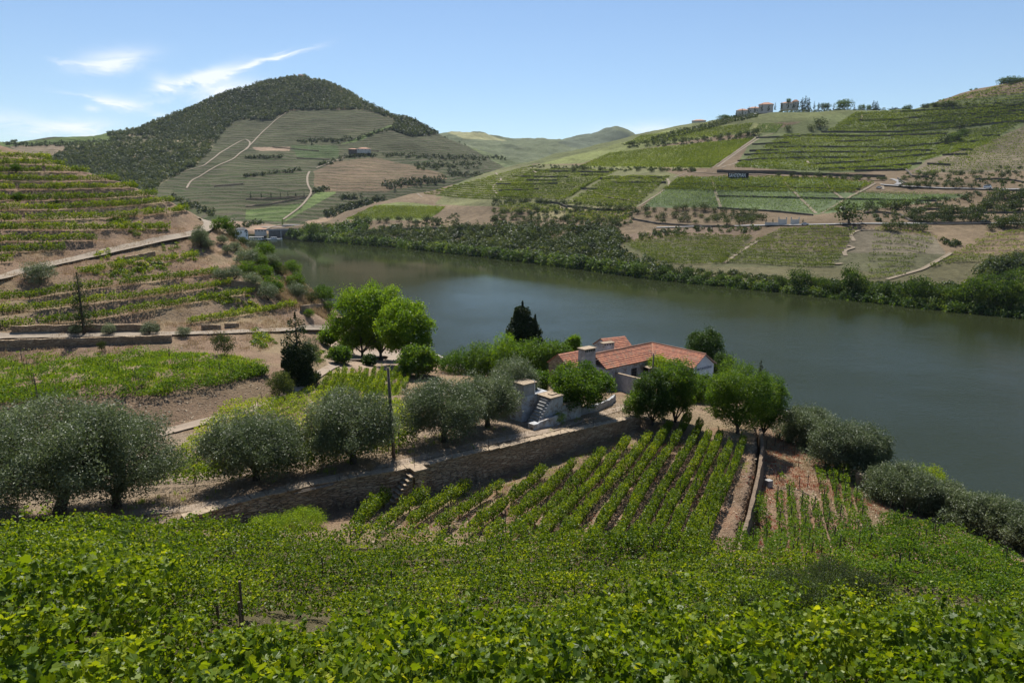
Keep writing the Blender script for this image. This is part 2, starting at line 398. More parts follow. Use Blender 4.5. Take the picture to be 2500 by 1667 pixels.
def water():
    t = NT('river_water'); p = t.pos()
    t.base((.024, .029, .012)); t.p.inputs['Roughness'].default_value = .05; t.p.inputs['Specular IOR Level'].default_value = .5; t.p.inputs['IOR'].default_value = 1.33
    a = t.noise(t.pos(1, (1, 1.7, 1)), 1.1, 4, .65, .4); b = t.noise(t.pos(1, (1, 2.2, 1)), .16, 3, .6); c = t.noise(p, .02, 4)
    amp = t.rng(c, .35, .65, .35, 1.0)
    s_ = t.n.new('ShaderNodeSeparateXYZ'); t.l.new(t.geo.outputs['Position'], s_.inputs[0])
    shelter = t.rng(t.math('ADD', s_.outputs['Y'], t.math('MULTIPLY', s_.outputs['X'], .55)), 150, 360, 1.7, .07)
    h = t.math('MULTIPLY', t.math('MULTIPLY', t.math('ADD', a, b), amp), shelter)
    t.bump(h, .6, .10)
    df = t.n.new('ShaderNodeBsdfDiffuse'); df.inputs['Color'].default_value = (.014, .018, .007, 1); ms = t.n.new('ShaderNodeMixShader'); ms.inputs[0].default_value = .44
    t.l.new(t.p.outputs[0], ms.inputs[1]); t.l.new(df.outputs[0], ms.inputs[2]); t.l.new(ms.outputs[0], t.out.inputs['Surface']); return t.m
M['water'] = water()

# ================================================================== TERRAIN
# ---- near land: heights fitted through surveyed points
def tps_fit(P, reg=.02):
    P = np.array(P, float); xy = P[:, :2] / 30.; n = len(P)
    d = np.linalg.norm(xy[:, None] - xy[None], axis=2); K = np.where(d > 0, d * d * np.log(d + 1e-12), 0) + np.eye(n) * reg
    A = np.zeros((n + 3, n + 3)); A[:n, :n] = K; A[:n, n] = 1; A[:n, n + 1:] = xy; A[n, :n] = 1; A[n + 1:, :n] = xy.T
    s = np.linalg.solve(A, np.concatenate([P[:, 2], [0, 0, 0]])); return xy, s
def tps_eval(m, X, Y):
    xy, s = m; n = len(xy); out = s[n] + s[n + 1] * X / 30. + s[n + 2] * Y / 30.
    for i in range(n):
        r2 = (X / 30. - xy[i, 0]) ** 2 + (Y / 30. - xy[i, 1]) ** 2; out = out + s[i] * .5 * r2 * np.log(r2 + 1e-12)
    return out
WALL_TOP = [atz(455, 1264, 20.5), atz(600, 1221, 20.5), atz(700, 1197, 20.5), atz(850, 1166, 20.45), atz(930, 1154, 20.4), atz(1050, 1131, 20.3), atz(1140, 1109, 20.1), atz(1280, 1079, 19.8), atz(1360, 1060, 19.5), atz(1433, 1044, 19.3), atz(1563, 1016, 18.6)]
WX = np.array([-60, -38] + [p[0] for p in WALL_TOP]); WY = np.array([32, 35.5] + [p[1] for p in WALL_TOP])
shared = [at(1700, 985, 84), at(1900, 1010, 80), atz(1563, 1016, 18.2), (-36, 36, 22.6), (-60, 30, 26)]
P3 = lambda px, py, z: tuple(atz(px, py, z))
upper_pts = [tuple(x) for x in shared] + [tuple(p) for p in WALL_TOP] + [
    P3(130, 1280, 20.5), P3(620, 1165, 20.4), P3(860, 1125, 20.4), P3(962, 1115, 20.4), P3(1100, 1075, 20.3), P3(1180, 1040, 20.2),
    P3(1330, 1048, 19.6), P3(1425, 1002, 19.2), P3(1500, 985, 18.7), P3(1480, 940, 15.6), P3(1565, 978, 16.6), P3(0, 1240, 21),
    # land behind the terrace
    P3(450, 1150, 15.4), P3(700, 1110, 15.8), P3(300, 1120, 15.4), P3(100, 1120, 15.6), P3(620, 1030, 14.6), P3(950, 1030, 15.2), P3(1100, 960, 13.6), P3(780, 985, 14.0), P3(850, 900, 13.4), P3(930, 960, 13.4), P3(980, 910, 12.8),
    P3(1200, 930, 13.2), P3(1300, 930, 14.5), P3(800, 1060, 15),
    # bush vine field, its bank, the path below
    P3(0, 880, 17.6), P3(300, 865, 17.6), P3(560, 885, 17.2), P3(0, 985, 17.6), P3(200, 975, 17.5), P3(400, 962, 17.2), P3(550, 935, 17.0), P3(640, 905, 16.8),
    P3(300, 1045, 14.9), P3(450, 1030, 14.7), P3(560, 1010, 14.6), P3(660, 965, 14.5), P3(0, 1060, 15.0),
    P3(730, 940, 14.3), P3(740, 870, 15.2), P3(800, 860, 11.5),
    # left hillside
    tuple(at(0, 360, 192)), tuple(at(250, 437, 190)), tuple(at(400, 492, 190)), tuple(at(450, 527, 188)), tuple(at(508, 561, 185)), tuple(at(519, 547, 190)), tuple(at(484, 535, 200)),
    tuple(at(0, 430, 178)), tuple(at(250, 520, 172)), tuple(at(0, 520, 160)), tuple(at(0, 600, 141)), tuple(at(200, 560, 154)), tuple(at(400, 560, 170)),
    tuple(at(-200, 360, 170)), tuple(at(-200, 520, 140)), tuple(at(-200, 680, 112)), tuple(at(-200, 820, 95)), tuple(at(-200, 980, 78)), tuple(at(-200, 1100, 62)),
    tuple(at(0, 678, 125)), tuple(at(106, 651, 135)), tuple(at(244, 622, 148)), tuple(at(351, 597, 160)), tuple(at(468, 574, 175)),
    tuple(at(0, 750, 113)), tuple(at(0, 826, 104)), tuple(at(375, 817, 114)), tuple(at(740, 808, 135)), tuple(at(300, 700, 131)), tuple(at(600, 690, 150)), tuple(at(600, 760, 139)), tuple(at(500, 640, 162)),
    tuple(at(600, 598, 187)), tuple(at(680, 648, 180)), tuple(at(745, 698, 176)), tuple(at(800, 748, 178)), P3(850, 788, 7.5), tuple(at(660, 715, 156)), tuple(at(760, 765, 155)), P3(830, 812, 8),
    P3(720, 830, 15), P3(650, 850, 16.2), P3(790, 830, 10.5),
    # behind the hill crest
    (-120, 235, 30), (-120, 290, -4), (-60, 235, -6), (-60, 290, -8), (-80, 225, 8), (-100, 330, -8), (-150, 250, 36), (-96, 215, 27), (-62, 205, 10), (-170, 225, 50), (-40, 240, -5), (-200, 330, 5), (-210, 200, 60), (-190, 120, 42),
    # railway shelf and shore
    P3(870, 798, 6), P3(1000, 850, 6), P3(1100, 893, 6), P3(900, 870, 8), P3(1000, 880, 7.2), (-40, 206, -1), (-38, 195, -2), (-12, 157, -2), (-6, 147, -2), (-24, 176, -3), (-10, 175, -8), (-20, 200, -8), (-4, 133, 6), (11, 123, 6.5), (34, 116, 6.5), (8, 142, -3), (30, 135, -3), (20, 160, -8), (60, 140, -8),
    (66, 62, -1), (58, 72, 0), (47, 84, 5.5), (80, 64, -6), (66, 78, -8), (52, 86, -3), (60, 95, -8), (56, 65, 4.5), (75, 50, 0), (22, 104, 15.2), (28, 98, 15.4), (12, 92, 15.5), (18, 97, 15.4), (10, 108, 13), (0, 112, 11.5), (26, 108, 13),
    P3(1600, 1015, 17.6), P3(1700, 1010, 17), P3(1830, 1045, 16.4), (45, 104, 6), (48, 118, -4), (40, 84, 11.5),
]
RW = [atz(1846, 1052, 16.6), atz(1850, 1092, 16.8), atz(1840, 1160, 17.2), atz(1815, 1250, 17.8), atz(1790, 1330, 18.4), atz(1786, 1345, 18.6)]   # top of the small wall right of the vines
RWx = np.array([p[0] for p in RW[::-1]]); RWy = np.array([p[1] for p in RW[::-1]])
def rstep(X, Y):
    wx = np.interp(Y, RWy, RWx); a = np.clip((Y - RWy[0] - .5) / 6., 0, 1); b = np.clip((RWy[-1] + 14 - Y) / 8., 0, 1)
    return np.where(X > wx, 1.75 * a * b, 0)
right_pts = [P3(1900, 1085, 15.0), P3(2000, 1130, 14.8), P3(1870, 1360, 17.3), P3(2100, 1250, 15.6), P3(2200, 1340, 16.4), P3(2100, 1180, 14.4), P3(2000, 1260, 16), P3(1900, 1220, 16), P3(1930, 1040, 14), P3(2110, 1150, 13.6), P3(2250, 1260, 13.6), P3(2400, 1330, 13.8), P3(2400, 1298, 12.6), P3(2520, 1332, 13.4), P3(2290, 1268, 12.8), P3(2600, 1360, 14),
             (41, 72, 8), (56, 65, 4.5), (64, 56, 5), (47, 84, 5.5), (58, 72, 0), (52, 86, -3), (66, 62, -1), (75, 50, 0), (80, 64, -6), (66, 78, -8), (60, 95, -8), (55, 40, 14), (70, 36, 8), (60, 20, 24), (90, 20, 10), (110, 40, -6)]
lower_pts = [tuple(x) for x in shared] + [tuple(x) for x in upper_pts if x[0] > 20 and x[1] > 75] + [
    P3(480, 1290, 20.2), P3(600, 1287, 18.5), P3(700, 1262, 18.1), P3(850, 1225, 17.8), P3(1050, 1205, 17.6), P3(1280, 1147, 17.3), P3(1433, 1087, 17.3), P3(1547, 1045, 17.3), P3(1640, 1060, 17.2), P3(1740, 1060, 16.9), P3(1820, 1080, 16.8),
    P3(1700, 1200, 17.4), P3(1500, 1200, 17.6), P3(1300, 1250, 18.2), P3(1500, 1330, 19.3), P3(1700, 1330, 18.9), P3(1100, 1300, 19.6), P3(850, 1320, 20.2), P3(650, 1330, 20.6),
    (-3, 32, 21.4), (14, 32, 21.0), (-12, 32, 21.8), (-3, 20, 26.3), (14, 20, 26.2), (-12, 20, 26.7), (0, 12, 30.6), (8, 11, 30.8), (-10, 11.5, 31.1), (0, 4, 35.8), (0, -4, 40), (-26, 33, 24.1), (-20, 36, 22.4), (-14, 24, 26.2), (-18, 20, 28.0), (-9.5, 11, 31.7), (24, 27, 21.6), (22, 20, 24.6), (34, 38, 17.4), (28, 36, 18.6),
    (24, 12, 29.6), (40, 24, 22.2), (-30, 10, 34), (-40, 22, 30), (-30, -10, 42), (30, -10, 40)] + [(x, y, z + float(rstep(np.array(x), np.array(y)))) for x, y, z in right_pts]
mU, mL = tps_fit(upper_pts), tps_fit(lower_pts)

# terrace profile on the left hillside: levels between the traced vine rows
ROWS_L = [ZL((0, 108), (200, 115), (375, 130)), ZL((0, 165), (250, 165), (520, 172)), ZL((0, 222), (350, 222), (720, 225)), ZL((0, 290), (450, 292), (895, 290)),
          ZL((0, 360), (400, 355), (780, 350), (1040, 345)), ZL((0, 445), (400, 438), (800, 425), (1100, 410), (1215, 402)), ZL((0, 518), (400, 510), (800, 492), (1100, 470), (1310, 452)),
          ZL((0, 598), (400, 592), (820, 576), (1100, 556), (1430, 518)), ZL((0, 670), (170, 665), (600, 668), (1000, 662), (1280, 660)), ZL((0, 765), (130, 757), (400, 752), (715, 748)), ZL((0, 845), (250, 832), (480, 822)), ZL((0, 925), (62, 915))]
ROWS_M = [ZL((580, 1008), (800, 978), (1100, 925), (1560, 868)), ZL((0, 1222), (250, 1188), (460, 1152), (600, 1134), (800, 1106), (1200, 1060), (1660, 998)),
          ZL((0, 1325), (400, 1268), (700, 1230), (1200, 1172), (1600, 1112), (1760, 1082)), ZL((0, 1440), (300, 1398), (800, 1338), (1255, 1262), (1705, 1190), (1930, 1150)),
          ZM((210, 915), (500, 870), (900, 800), (1000, 782))]
def terrace(X, Y, Z):
    px, py = proj(np.stack([X, Y, Z], -1)); dz = np.zeros_like(Z)
    for fam in (ROWS_L, ROWS_M):
        L = [(np.array([p[0] for p in r]), np.array([p[1] for p in r])) for r in fam]
        for i in range(len(L) - 1):
            y0 = np.interp(px, *L[i]); y1 = np.interp(px, *L[i + 1])   # upper row i, lower row i+1
            xm = min(L[i][0][-1], L[i + 1][0][-1] + 60) + 25
            t = (y1 - py) / np.maximum(y1 - y0, 1); ok = (t >= 0) & (t < 1) & (px < xm) & (Y > 95) & (px > -300)
            ddz = np.maximum(y1 - y0, 0) / FPX * Y * .95
            g = np.clip((t - .22) / .66, 0, 1); g = g * g * (3 - 2 * g)
            fade = np.clip((xm - px) / 60, 0, 1)
            dz = np.where(ok, ddz * (g - t) * fade, dz)
    return Z + dz
def hgt(X, Y, detail=True):
    X = np.asarray(X, float); Y = np.asarray(Y, float)
    wy = np.interp(X, WX, WY); up = tps_eval(mU, X, Y); lo = tps_eval(mL, X, Y) - rstep(X, Y)
    k = np.clip((X - WX[-1]) / 6., 0, 1)                       # right of the wall both surfaces run together
    blend = np.clip((Y - (wy + 6 + (X - WX[-1]) * .1)) / 14 + .5, 0, 1)
    wgt = np.where(X <= WX[-1], (Y > wy).astype(float), (Y > wy).astype(float) * (1 - k) + blend * k)
    kl = np.clip((WX[2] - X) / 5., 0, 1); bl = np.clip((Y - wy) / 6 + .5, 0, 1)
    wgt = wgt * (1 - kl) + bl * kl
    Z = up * wgt + lo * (1 - wgt)
    Z = terrace(X, Y, Z)
    if detail:
        far = np.clip((Y - 85) / 60, 0, 1)
        Z = Z + fbm(X * .25, Y * .25, 4, 3) * (.16 + .22 * far) + fbm(X * 1.3, Y * 1.3, 3, 9) * (.05 + .10 * far)
    return Z
STEP = .5
gx = np.arange(-170, 120, STEP); gy = np.arange(-12, 300, STEP)
GX, GY = np.meshgrid(gx, gy); GZ = hgt(GX, GY)
dist_clip = (GY > np.abs(GX) * .55 - 40)
def gridfaces(nr, nc):
    i = (np.arange(nr - 1)[:, None] * nc + np.arange(nc - 1)[None]).ravel(); return np.stack([i, i + 1, i + nc + 1, i + nc], 1)
soil = np.array([.245, .165, .108]); dry = np.array([.27, .205, .12]); dusty = np.array([.30, .232, .165]); redc = np.array([.27, .155, .095]); brown = np.array([.165, .115, .075])
gpx, gpy = proj(np.stack([GX, GY, GZ], -1))
C = np.ones(GX.shape + (3,)) * soil
nz = fbm(GX * .12, GY * .12, 4, 21); nz2 = fbm(GX * .5, GY * .5, 4, 5)
C = C + (dry - soil) * np.clip(nz * 2.2 + .4, 0, 1)[..., None] * .8
def paint(poly, c, k=.8, thr=None, nn=None):
    global C
    m = inpoly(gpx, gpy, poly).astype(float) * k
    if thr is not None: m = m * np.clip((nn - thr) * 6, 0, 1)
    C = C * (1 - m[..., None]) + np.array(c) * m[..., None]
up_side = (GY > np.interp(GX, WX, WY)) & (GX < 16) & (GY < 78)
C[up_side] = C[up_side] * .35 + dusty * .65
paint([(1850, 1150), (2100, 1100), (2200, 1360), (1800, 1400), (1790, 1340)], redc, .75, .02, nz2)
paint([(1400, 1030), (1850, 1050), (1780, 1400), (900, 1400), (1000, 1230)], redc, .55, .16, nz2)
paint([(0, 985), (620, 915), (700, 960), (300, 1060), (0, 1090)], brown, .7)
paint([(0, 830), (500, 820), (480, 860), (0, 890)], brown, .6, -.1, nz2)
paint([(550, 560), (860, 780), (900, 840), (700, 760), (520, 620)], (.40, .27, .18), .7, -.15, nz2)
paint([(780, 830), (1000, 830), (1000, 900), (800, 900)], (.42, .32, .24), .7)
paint([(700, 910), (980, 900), (960, 1000), (700, 1000)], (.24, .24, .11), .55, -.1, nz2)
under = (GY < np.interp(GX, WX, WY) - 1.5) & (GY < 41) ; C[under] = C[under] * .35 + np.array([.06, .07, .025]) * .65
# steep cut banks are paler, stony earth
gzx = np.gradient(GZ, STEP, axis=1); gzy = np.gradient(GZ, STEP, axis=0); sl = np.sqrt(gzx ** 2 + gzy ** 2)
kb = np.clip((sl - .55) * 1.5, 0, .6)[..., None]; C = C * (1 - kb) + np.array([.26, .185, .128]) * kb
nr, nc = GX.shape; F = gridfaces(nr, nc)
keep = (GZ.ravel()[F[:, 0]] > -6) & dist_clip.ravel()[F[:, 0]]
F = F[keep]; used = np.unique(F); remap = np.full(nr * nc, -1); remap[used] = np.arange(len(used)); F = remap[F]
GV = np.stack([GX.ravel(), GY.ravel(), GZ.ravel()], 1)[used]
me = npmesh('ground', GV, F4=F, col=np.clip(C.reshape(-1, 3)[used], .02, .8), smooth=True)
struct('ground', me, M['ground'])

# ---- far land: lofts between surveyed lines (px, py, distance)
class Loft:
    def __init__(s, lines, ncol, rows, amp, seed, terr=None):
        u0 = min(uw(l[0][0], l[0][1])[0] for l in lines); u1 = max(uw(l[-1][0], l[-1][1])[0] for l in lines)
        u0 = max(uw(l[0][0], l[0][1])[0] for l in lines); u1 = min(uw(l[-1][0], l[-1][1])[0] for l in lines)
        s.u = np.linspace(u0, u1, ncol); Ys = []; Ws = []
        for ln in lines:
            q = []
            for p in ln:
                px, py = p[0], p[1]; uu, ww = uw(px, py); D = p[2] if p[2] is not None else (p[3] - H) / ww
                q.append((uu, D, ww))
            q = np.array(q); k = 61
            def sm(v):
                y = np.interp(s.u, q[:, 0], v); kk = max(3, ncol // 110) | 1; pad = np.pad(y, kk // 2, mode='edge'); return np.convolve(pad, np.ones(kk) / kk, 'valid')
            Ys.append(sm(q[:, 1])); Ws.append(sm(q[:, 2]))
        for i in range(1, len(Ys)): Ys[i] = np.maximum(Ys[i], Ys[i - 1] + 3)
        Y = []; Z = []
        Yl = np.array(Ys); Zl = np.array([H + w * y for w, y in zip(Ws, Ys)])
        for i in range(len(lines) - 1):
            n = rows[i]; t = np.arange(n) / n
            if i == len(lines) - 2: t = np.append(t, 1.)
            # smooth vertical interpolation (catmull-rom on Z against t)
            z0, z1 = Zl[i], Zl[i + 1]; zm = Zl[max(i - 1, 0)]; zp = Zl[min(i + 2, len(lines) - 1)]
            dy = Yl[i + 1] - Yl[i]
            def slope(a, b): return (Zl[b] - Zl[a]) / np.maximum(Yl[b] - Yl[a], 1)
            s01 = slope(i, i + 1); sa = slope(i - 1, i) if i > 0 else s01; sb = slope(i + 1, i + 2) if i < len(lines) - 2 else s01
            def lim(a, b): return np.where(a * b > 0, 2 * a * b / (a + b + 1e-9 * np.sign(a + b + 1e-12)), 0)
            m0 = lim(sa, s01) * dy; m1 = lim(s01, sb) * dy
            for tt in t:
                h00 = 2 * tt ** 3 - 3 * tt ** 2 + 1; h10 = tt ** 3 - 2 * tt ** 2 + tt; h01 = -2 * tt ** 3 + 3 * tt ** 2; h11 = tt ** 3 - tt ** 2
                Y.append(Yl[i] + dy * tt); Z.append(h00 * z0 + h10 * m0 + h01 * z1 + h11 * m1)
        s.Y = np.array(Y); s.Z = np.array(Z); s.X = s.u[None] * s.Y
        base = s.Z.copy()
        damp = np.clip((s.Z - 2) / 20., 0, 1)
        s.Z = s.Z + damp * (fbm(s.X / 130., s.Y / 130., 5, seed) * amp * np.clip(s.Y / 900., .3, 1.6) + fbm(s.X / 14., s.Y / 14., 3, seed + 5) * amp * .09)
        if terr is not None: s.Z = terr(s.X, s.Y, s.Z)
        s.shape = s.X.shape; s.V = np.stack([s.X, s.Y, s.Z], -1)
        s.F = gridfaces(*s.shape)
        s.px, s.py = proj(s.V)
        s.bvh = None
    def mesh(s, name, col): return npmesh(name, s.V.reshape(-1, 3), F4=s.F, col=col.reshape(-1, col.shape[-1]), smooth=True)
N_ = None
F1_lines = [
    [(660, 590, N_, -3), (760, 598, N_, -3), (950, 613, N_, -3), (1250, 650, N_, -3), (1600, 700, N_, -3), (2000, 745, N_, -3), (2350, 790, N_, -3), (2700, 845, N_, -3)],
    [(660, 581, N_, 0), (760, 588, N_, 0), (850, 594, N_, 0), (950, 603, N_, 0), (1100, 618, N_, 0), (1250, 636, N_, 0), (1400, 655, N_, 0), (1600, 682, N_, 0), (1800, 703, N_, 0), (2000, 723, N_, 0), (2200, 745, N_, 0), (2350, 762, N_, 0), (2700, 800, N_, 0)],
    [(660, 572, 710), (850, 580, 655), (1100, 598, 560), (1400, 632, 440), (1600, 655, 385), (1800, 675, 350), (2000, 688, 330), (2200, 700, 315), (2500, 725, 290), (2700, 740, 280)],
    [(660, 564, 720), (850, 562, 690), (1000, 557, 650), (1200, 555, 600), (1500, 556, 520), (1700, 553, 470), (1965, 549, 430), (2100, 546, 425), (2300, 546, 420), (2700, 546, 410)],
    [(660, 559, 735), (850, 537, 720), (1000, 533, 715), (1150, 520, 690), (1300, 513, 660), (1480, 508, 620), (1600, 509, 570), (1800, 515, 530), (1960, 525, 500), (2100, 505, 505), (2300, 492, 505), (2700, 480, 500)],
    [(660, 558, 760), (800, 541, 770), (850, 522, 790), (940, 497, 820), (1090, 495, 820), (1200, 480, 790), (1300, 462, 770), (1480, 450, 720), (1700, 432, 620), (2000, 433, 590), (2150, 440, 570), (2300, 455, 545), (2700, 455, 535)],
    [(660, 558, 790), (800, 541, 800), (850, 519, 820), (940, 494, 860), (1090, 463, 910), (1200, 432, 920), (1340, 410, 900), (1500, 405, 850), (1700, 402, 760), (1900, 402, 720), (2200, 392, 700), (2700, 392, 680)],
    [(660, 558, 820), (800, 541, 830), (850, 519, 850), (940, 494, 890), (1090, 462, 950), (1200, 424, 980), (1340, 388, 1000), (1500, 362, 980), (1700, 345, 900), (1900, 335, 860), (2200, 330, 830), (2700, 325, 800)],
    [(660, 558, 850), (800, 541, 860), (850, 519, 880), (940, 494, 930), (1020, 487, 950), (1090, 461, 980), (1220, 414, 1030), (1330, 383, 1060), (1400, 365, 1080), (1480, 348, 1090), (1550, 333, 1080), (1640, 313, 1060), (1700, 302, 1040), (1800, 284, 1010), (1900, 275, 990), (2000, 272, 980), (2100, 269, 960), (2230, 264, 940), (2330, 237, 940), (2400, 222, 940), (2500, 208, 930), (2700, 190, 930)],
    [(660, 640, 1000), (900, 600, 1080), (1220, 520, 1200), (1700, 420, 1300), (2100, 380, 1250), (2700, 330, 1250)],
]
F2_lines = [
    [(-250, 625, 560), (400, 596, N_, -3), (700, 592, N_, -3), (820, 592, 700), (1000, 580, 880), (1300, 560, 1080), (1500, 540, 1250)],
    [(-250, 610, 600), (400, 585, N_, 0), (700, 583, N_, 0), (820, 582, 760), (1000, 560, 930), (1300, 540, 1120), (1500, 520, 1290)],
    [(-250, 590, 640), (400, 566, 670), (560, 563, 700), (700, 563, 725), (820, 560, 800), (1000, 545, 960), (1300, 520, 1150), (1500, 500, 1320)],
    [(-250, 560, 720), (300, 545, 740), (560, 537, 770), (700, 549, 780), (800, 536, 830), (1000, 510, 980), (1200, 455, 1190), (1300, 425, 1290), (1500, 430, 1400)],
    [(-250, 500, 880), (300, 480, 900), (500, 470, 950), (740, 432, 1010), (900, 430, 1060), (1100, 430, 1160), (1250, 411, 1310), (1500, 428, 1430)],
    [(-250, 430, 1080), (0, 430, 1100), (300, 410, 1150), (500, 380, 1210), (740, 370, 1250), (900, 366, 1260), (1050, 380, 1290), (1250, 404, 1400), (1500, 426, 1480)],
    [(-250, 362, 1340), (0, 362, 1350), (300, 352, 1400), (600, 290, 1560), (700, 270, 1560), (900, 270, 1540), (970, 303, 1500), (1050, 338, 1480), (1250, 400, 1490), (1500, 424, 1540)],
    [(-250, 350, 1480), (0, 350, 1500), (50, 350, 1500), (120, 341, 1520), (250, 329, 1580), (300, 324, 1600), (400, 292, 1650), (470, 264, 1680), (550, 229, 1740), (640, 202, 1780), (700, 189, 1800), (740, 187, 1800), (800, 202, 1790), (860, 230, 1760), (920, 267, 1720), (960, 289, 1680), (985, 293, 1650), (1030, 304, 1620), (1070, 324, 1600), (1085, 331, 1590), (1180, 366, 1570), (1260, 397, 1560), (1500, 423, 1600)],
    [(-250, 420, 1900), (300, 400, 1900), (740, 330, 2100), (1100, 420, 1900), (1500, 470, 1900)],
]
F3_lines = [
    [(800, 520, 1900), (1600, 520, 1900), (2100, 520, 1900)],
    [(800, 430, 2100), (1100, 410, 2100), (1250, 402, 2100), (1400, 410, 2000), (1600, 420, 2000), (2100, 430, 2000)],
    [(800, 400, 2500), (1085, 352, 2500), (1180, 368, 2450), (1280, 388, 2400), (1400, 382, 2450), (1600, 392, 2500), (2100, 400, 2500)],
    [(800, 360, 2900), (1085, 326, 2900), (1160, 328, 2900), (1220, 342, 2900), (1265, 348, 2950), (1340, 347, 3100), (1400, 344, 3200), (1600, 372, 3200), (2100, 400, 3200)],
    [(800, 380, 3100), (1085, 330, 3100), (1160, 331, 3100), (1240, 342, 3300), (1300, 346, 3500), (1370, 343, 3500), (1420, 328, 3500), (1465, 316, 3500), (1505, 313, 3500), (1540, 323, 3500), (1600, 350, 3500), (1700, 380, 3500), (2100, 400, 3500)],
    [(800, 440, 3900), (1300, 420, 4000), (1500, 400, 4100), (2100, 430, 4000)],
]
F1 = Loft(F1_lines, 1100, [6, 24, 40, 40, 60, 60, 60, 60, 14], 9, 31)
F2 = Loft(F2_lines, 950, [6, 14, 24, 60, 80, 80, 70, 16], 9, 47)
F3 = Loft(F3_lines, 420, [20, 40, 50, 30, 12], 16, 63)

# land cover of the far slopes (bare earth, vineyard, scrub); alpha = how much of it is planted in rows
def cover(L, base, polys, seed):
    C = np.ones(L.shape + (4,)) * np.array(base)
    n = fbm(L.X / 60., L.Y / 60., 5, seed)
    jx, jy = fbm(L.X / 25., L.Y / 25., 3, seed + 3) * 5, fbm(L.X / 25., L.Y / 25., 3, seed + 4) * 4
    for poly, c, thr in polys:
        m = inpoly(L.px + jx * .8, L.py + jy * .6, poly).astype(float)
        if thr is not None: m = m * np.clip((n - thr) * 5, 0, 1)
        C = C * (1 - m[..., None]) + np.array(c) * m[..., None]
    C[..., :3] *= (1 + n[..., None] * .35)
    return np.clip(C, 0.01, 1)
FOREST1 = [(255, 300), (275, 352), (180, 352), (140, 380), (100, 400), (-250, 410), (-250, 560), (357, 475), (408, 440), (478, 402), (517, 363), (542, 322), (577, 293), (664, 292), (708, 270), (800, 268), (887, 268), (930, 280), (966, 294), (1000, 296), (965, 250), (860, 180), (740, 140), (550, 180), (400, 240)]
FOREST2 = [(967, 300), (983, 280), (1040, 290), (1080, 322), (1040, 331), (998, 333), (960, 320)]
gB = (.078, .074, .038, 1.0); gG = (.060, .085, .028, .85); gBr = (.155, .108, .066, .6); bare = (.24, .17, .115, 0); scr = (.12, .11, .06, .0)
cov2 = cover(F2, gB, [
    (FOREST1, scr, None), (FOREST2, scr, None),
    ([(-250, 300), (70, 345), (285, 320), (285, 352), (70, 356), (-250, 360)], (.11, .15, .04, .8), None),
    ([(25, 358), (155, 352), (160, 385), (60, 385)], (.20, .15, .10, .5), None),
    (Z2((520, 840), (700, 760), (980, 735), (1500, 850), (1540, 900), (1060, 1000), (620, 1000), (520, 960)), gBr, None),
    (Z2((340, 640), (700, 640), (720, 740), (400, 745)), gG, None),
    (Z2((720, 640), (1190, 455), (1150, 480), (900, 600)), (.12, .17, .045, .7), None),
    (Z2((50, 655), (340, 655), (330, 690), (80, 680)), bare, None),
    (Z2((0, 1140), (480, 1080), (280, 1230), (0, 1210)), (.11, .15, .045, .9), None),
    (Z2((540, 1000), (700, 1000), (300, 1230), (280, 1210)), (.12, .16, .05, .5), None),
    (Z2((600, 1190), (1060, 1060), (1000, 1100), (760, 1240), (500, 1260), (450, 1230)), (.28, .20, .13, .2), None),
    ([(540, 537), (600, 541), (700, 552), (720, 570), (520, 572), (520, 537)], bare, None),
    ([(1085, 325), (1330, 400), (1250, 420), (1180, 380)], (.12, .14, .06, .6), None),
    (FOREST1, (.22, .16, .10, 0), .22)], 71)
struct('mountain', F2.mesh('mountain', cov2), M['hill'])
cov3 = cover(F3, (.13, .145, .075, .8), [([(1085, 320), (1180, 325), (1240, 345), (1130, 338)], (.24, .23, .11, .2), None), ([(1360, 350), (1470, 300), (1620, 370), (1500, 385)], (.085, .10, .06, .1), None)], 73)
struct('distant_hills', F3.mesh('distant_hills', cov3), M['hill'])
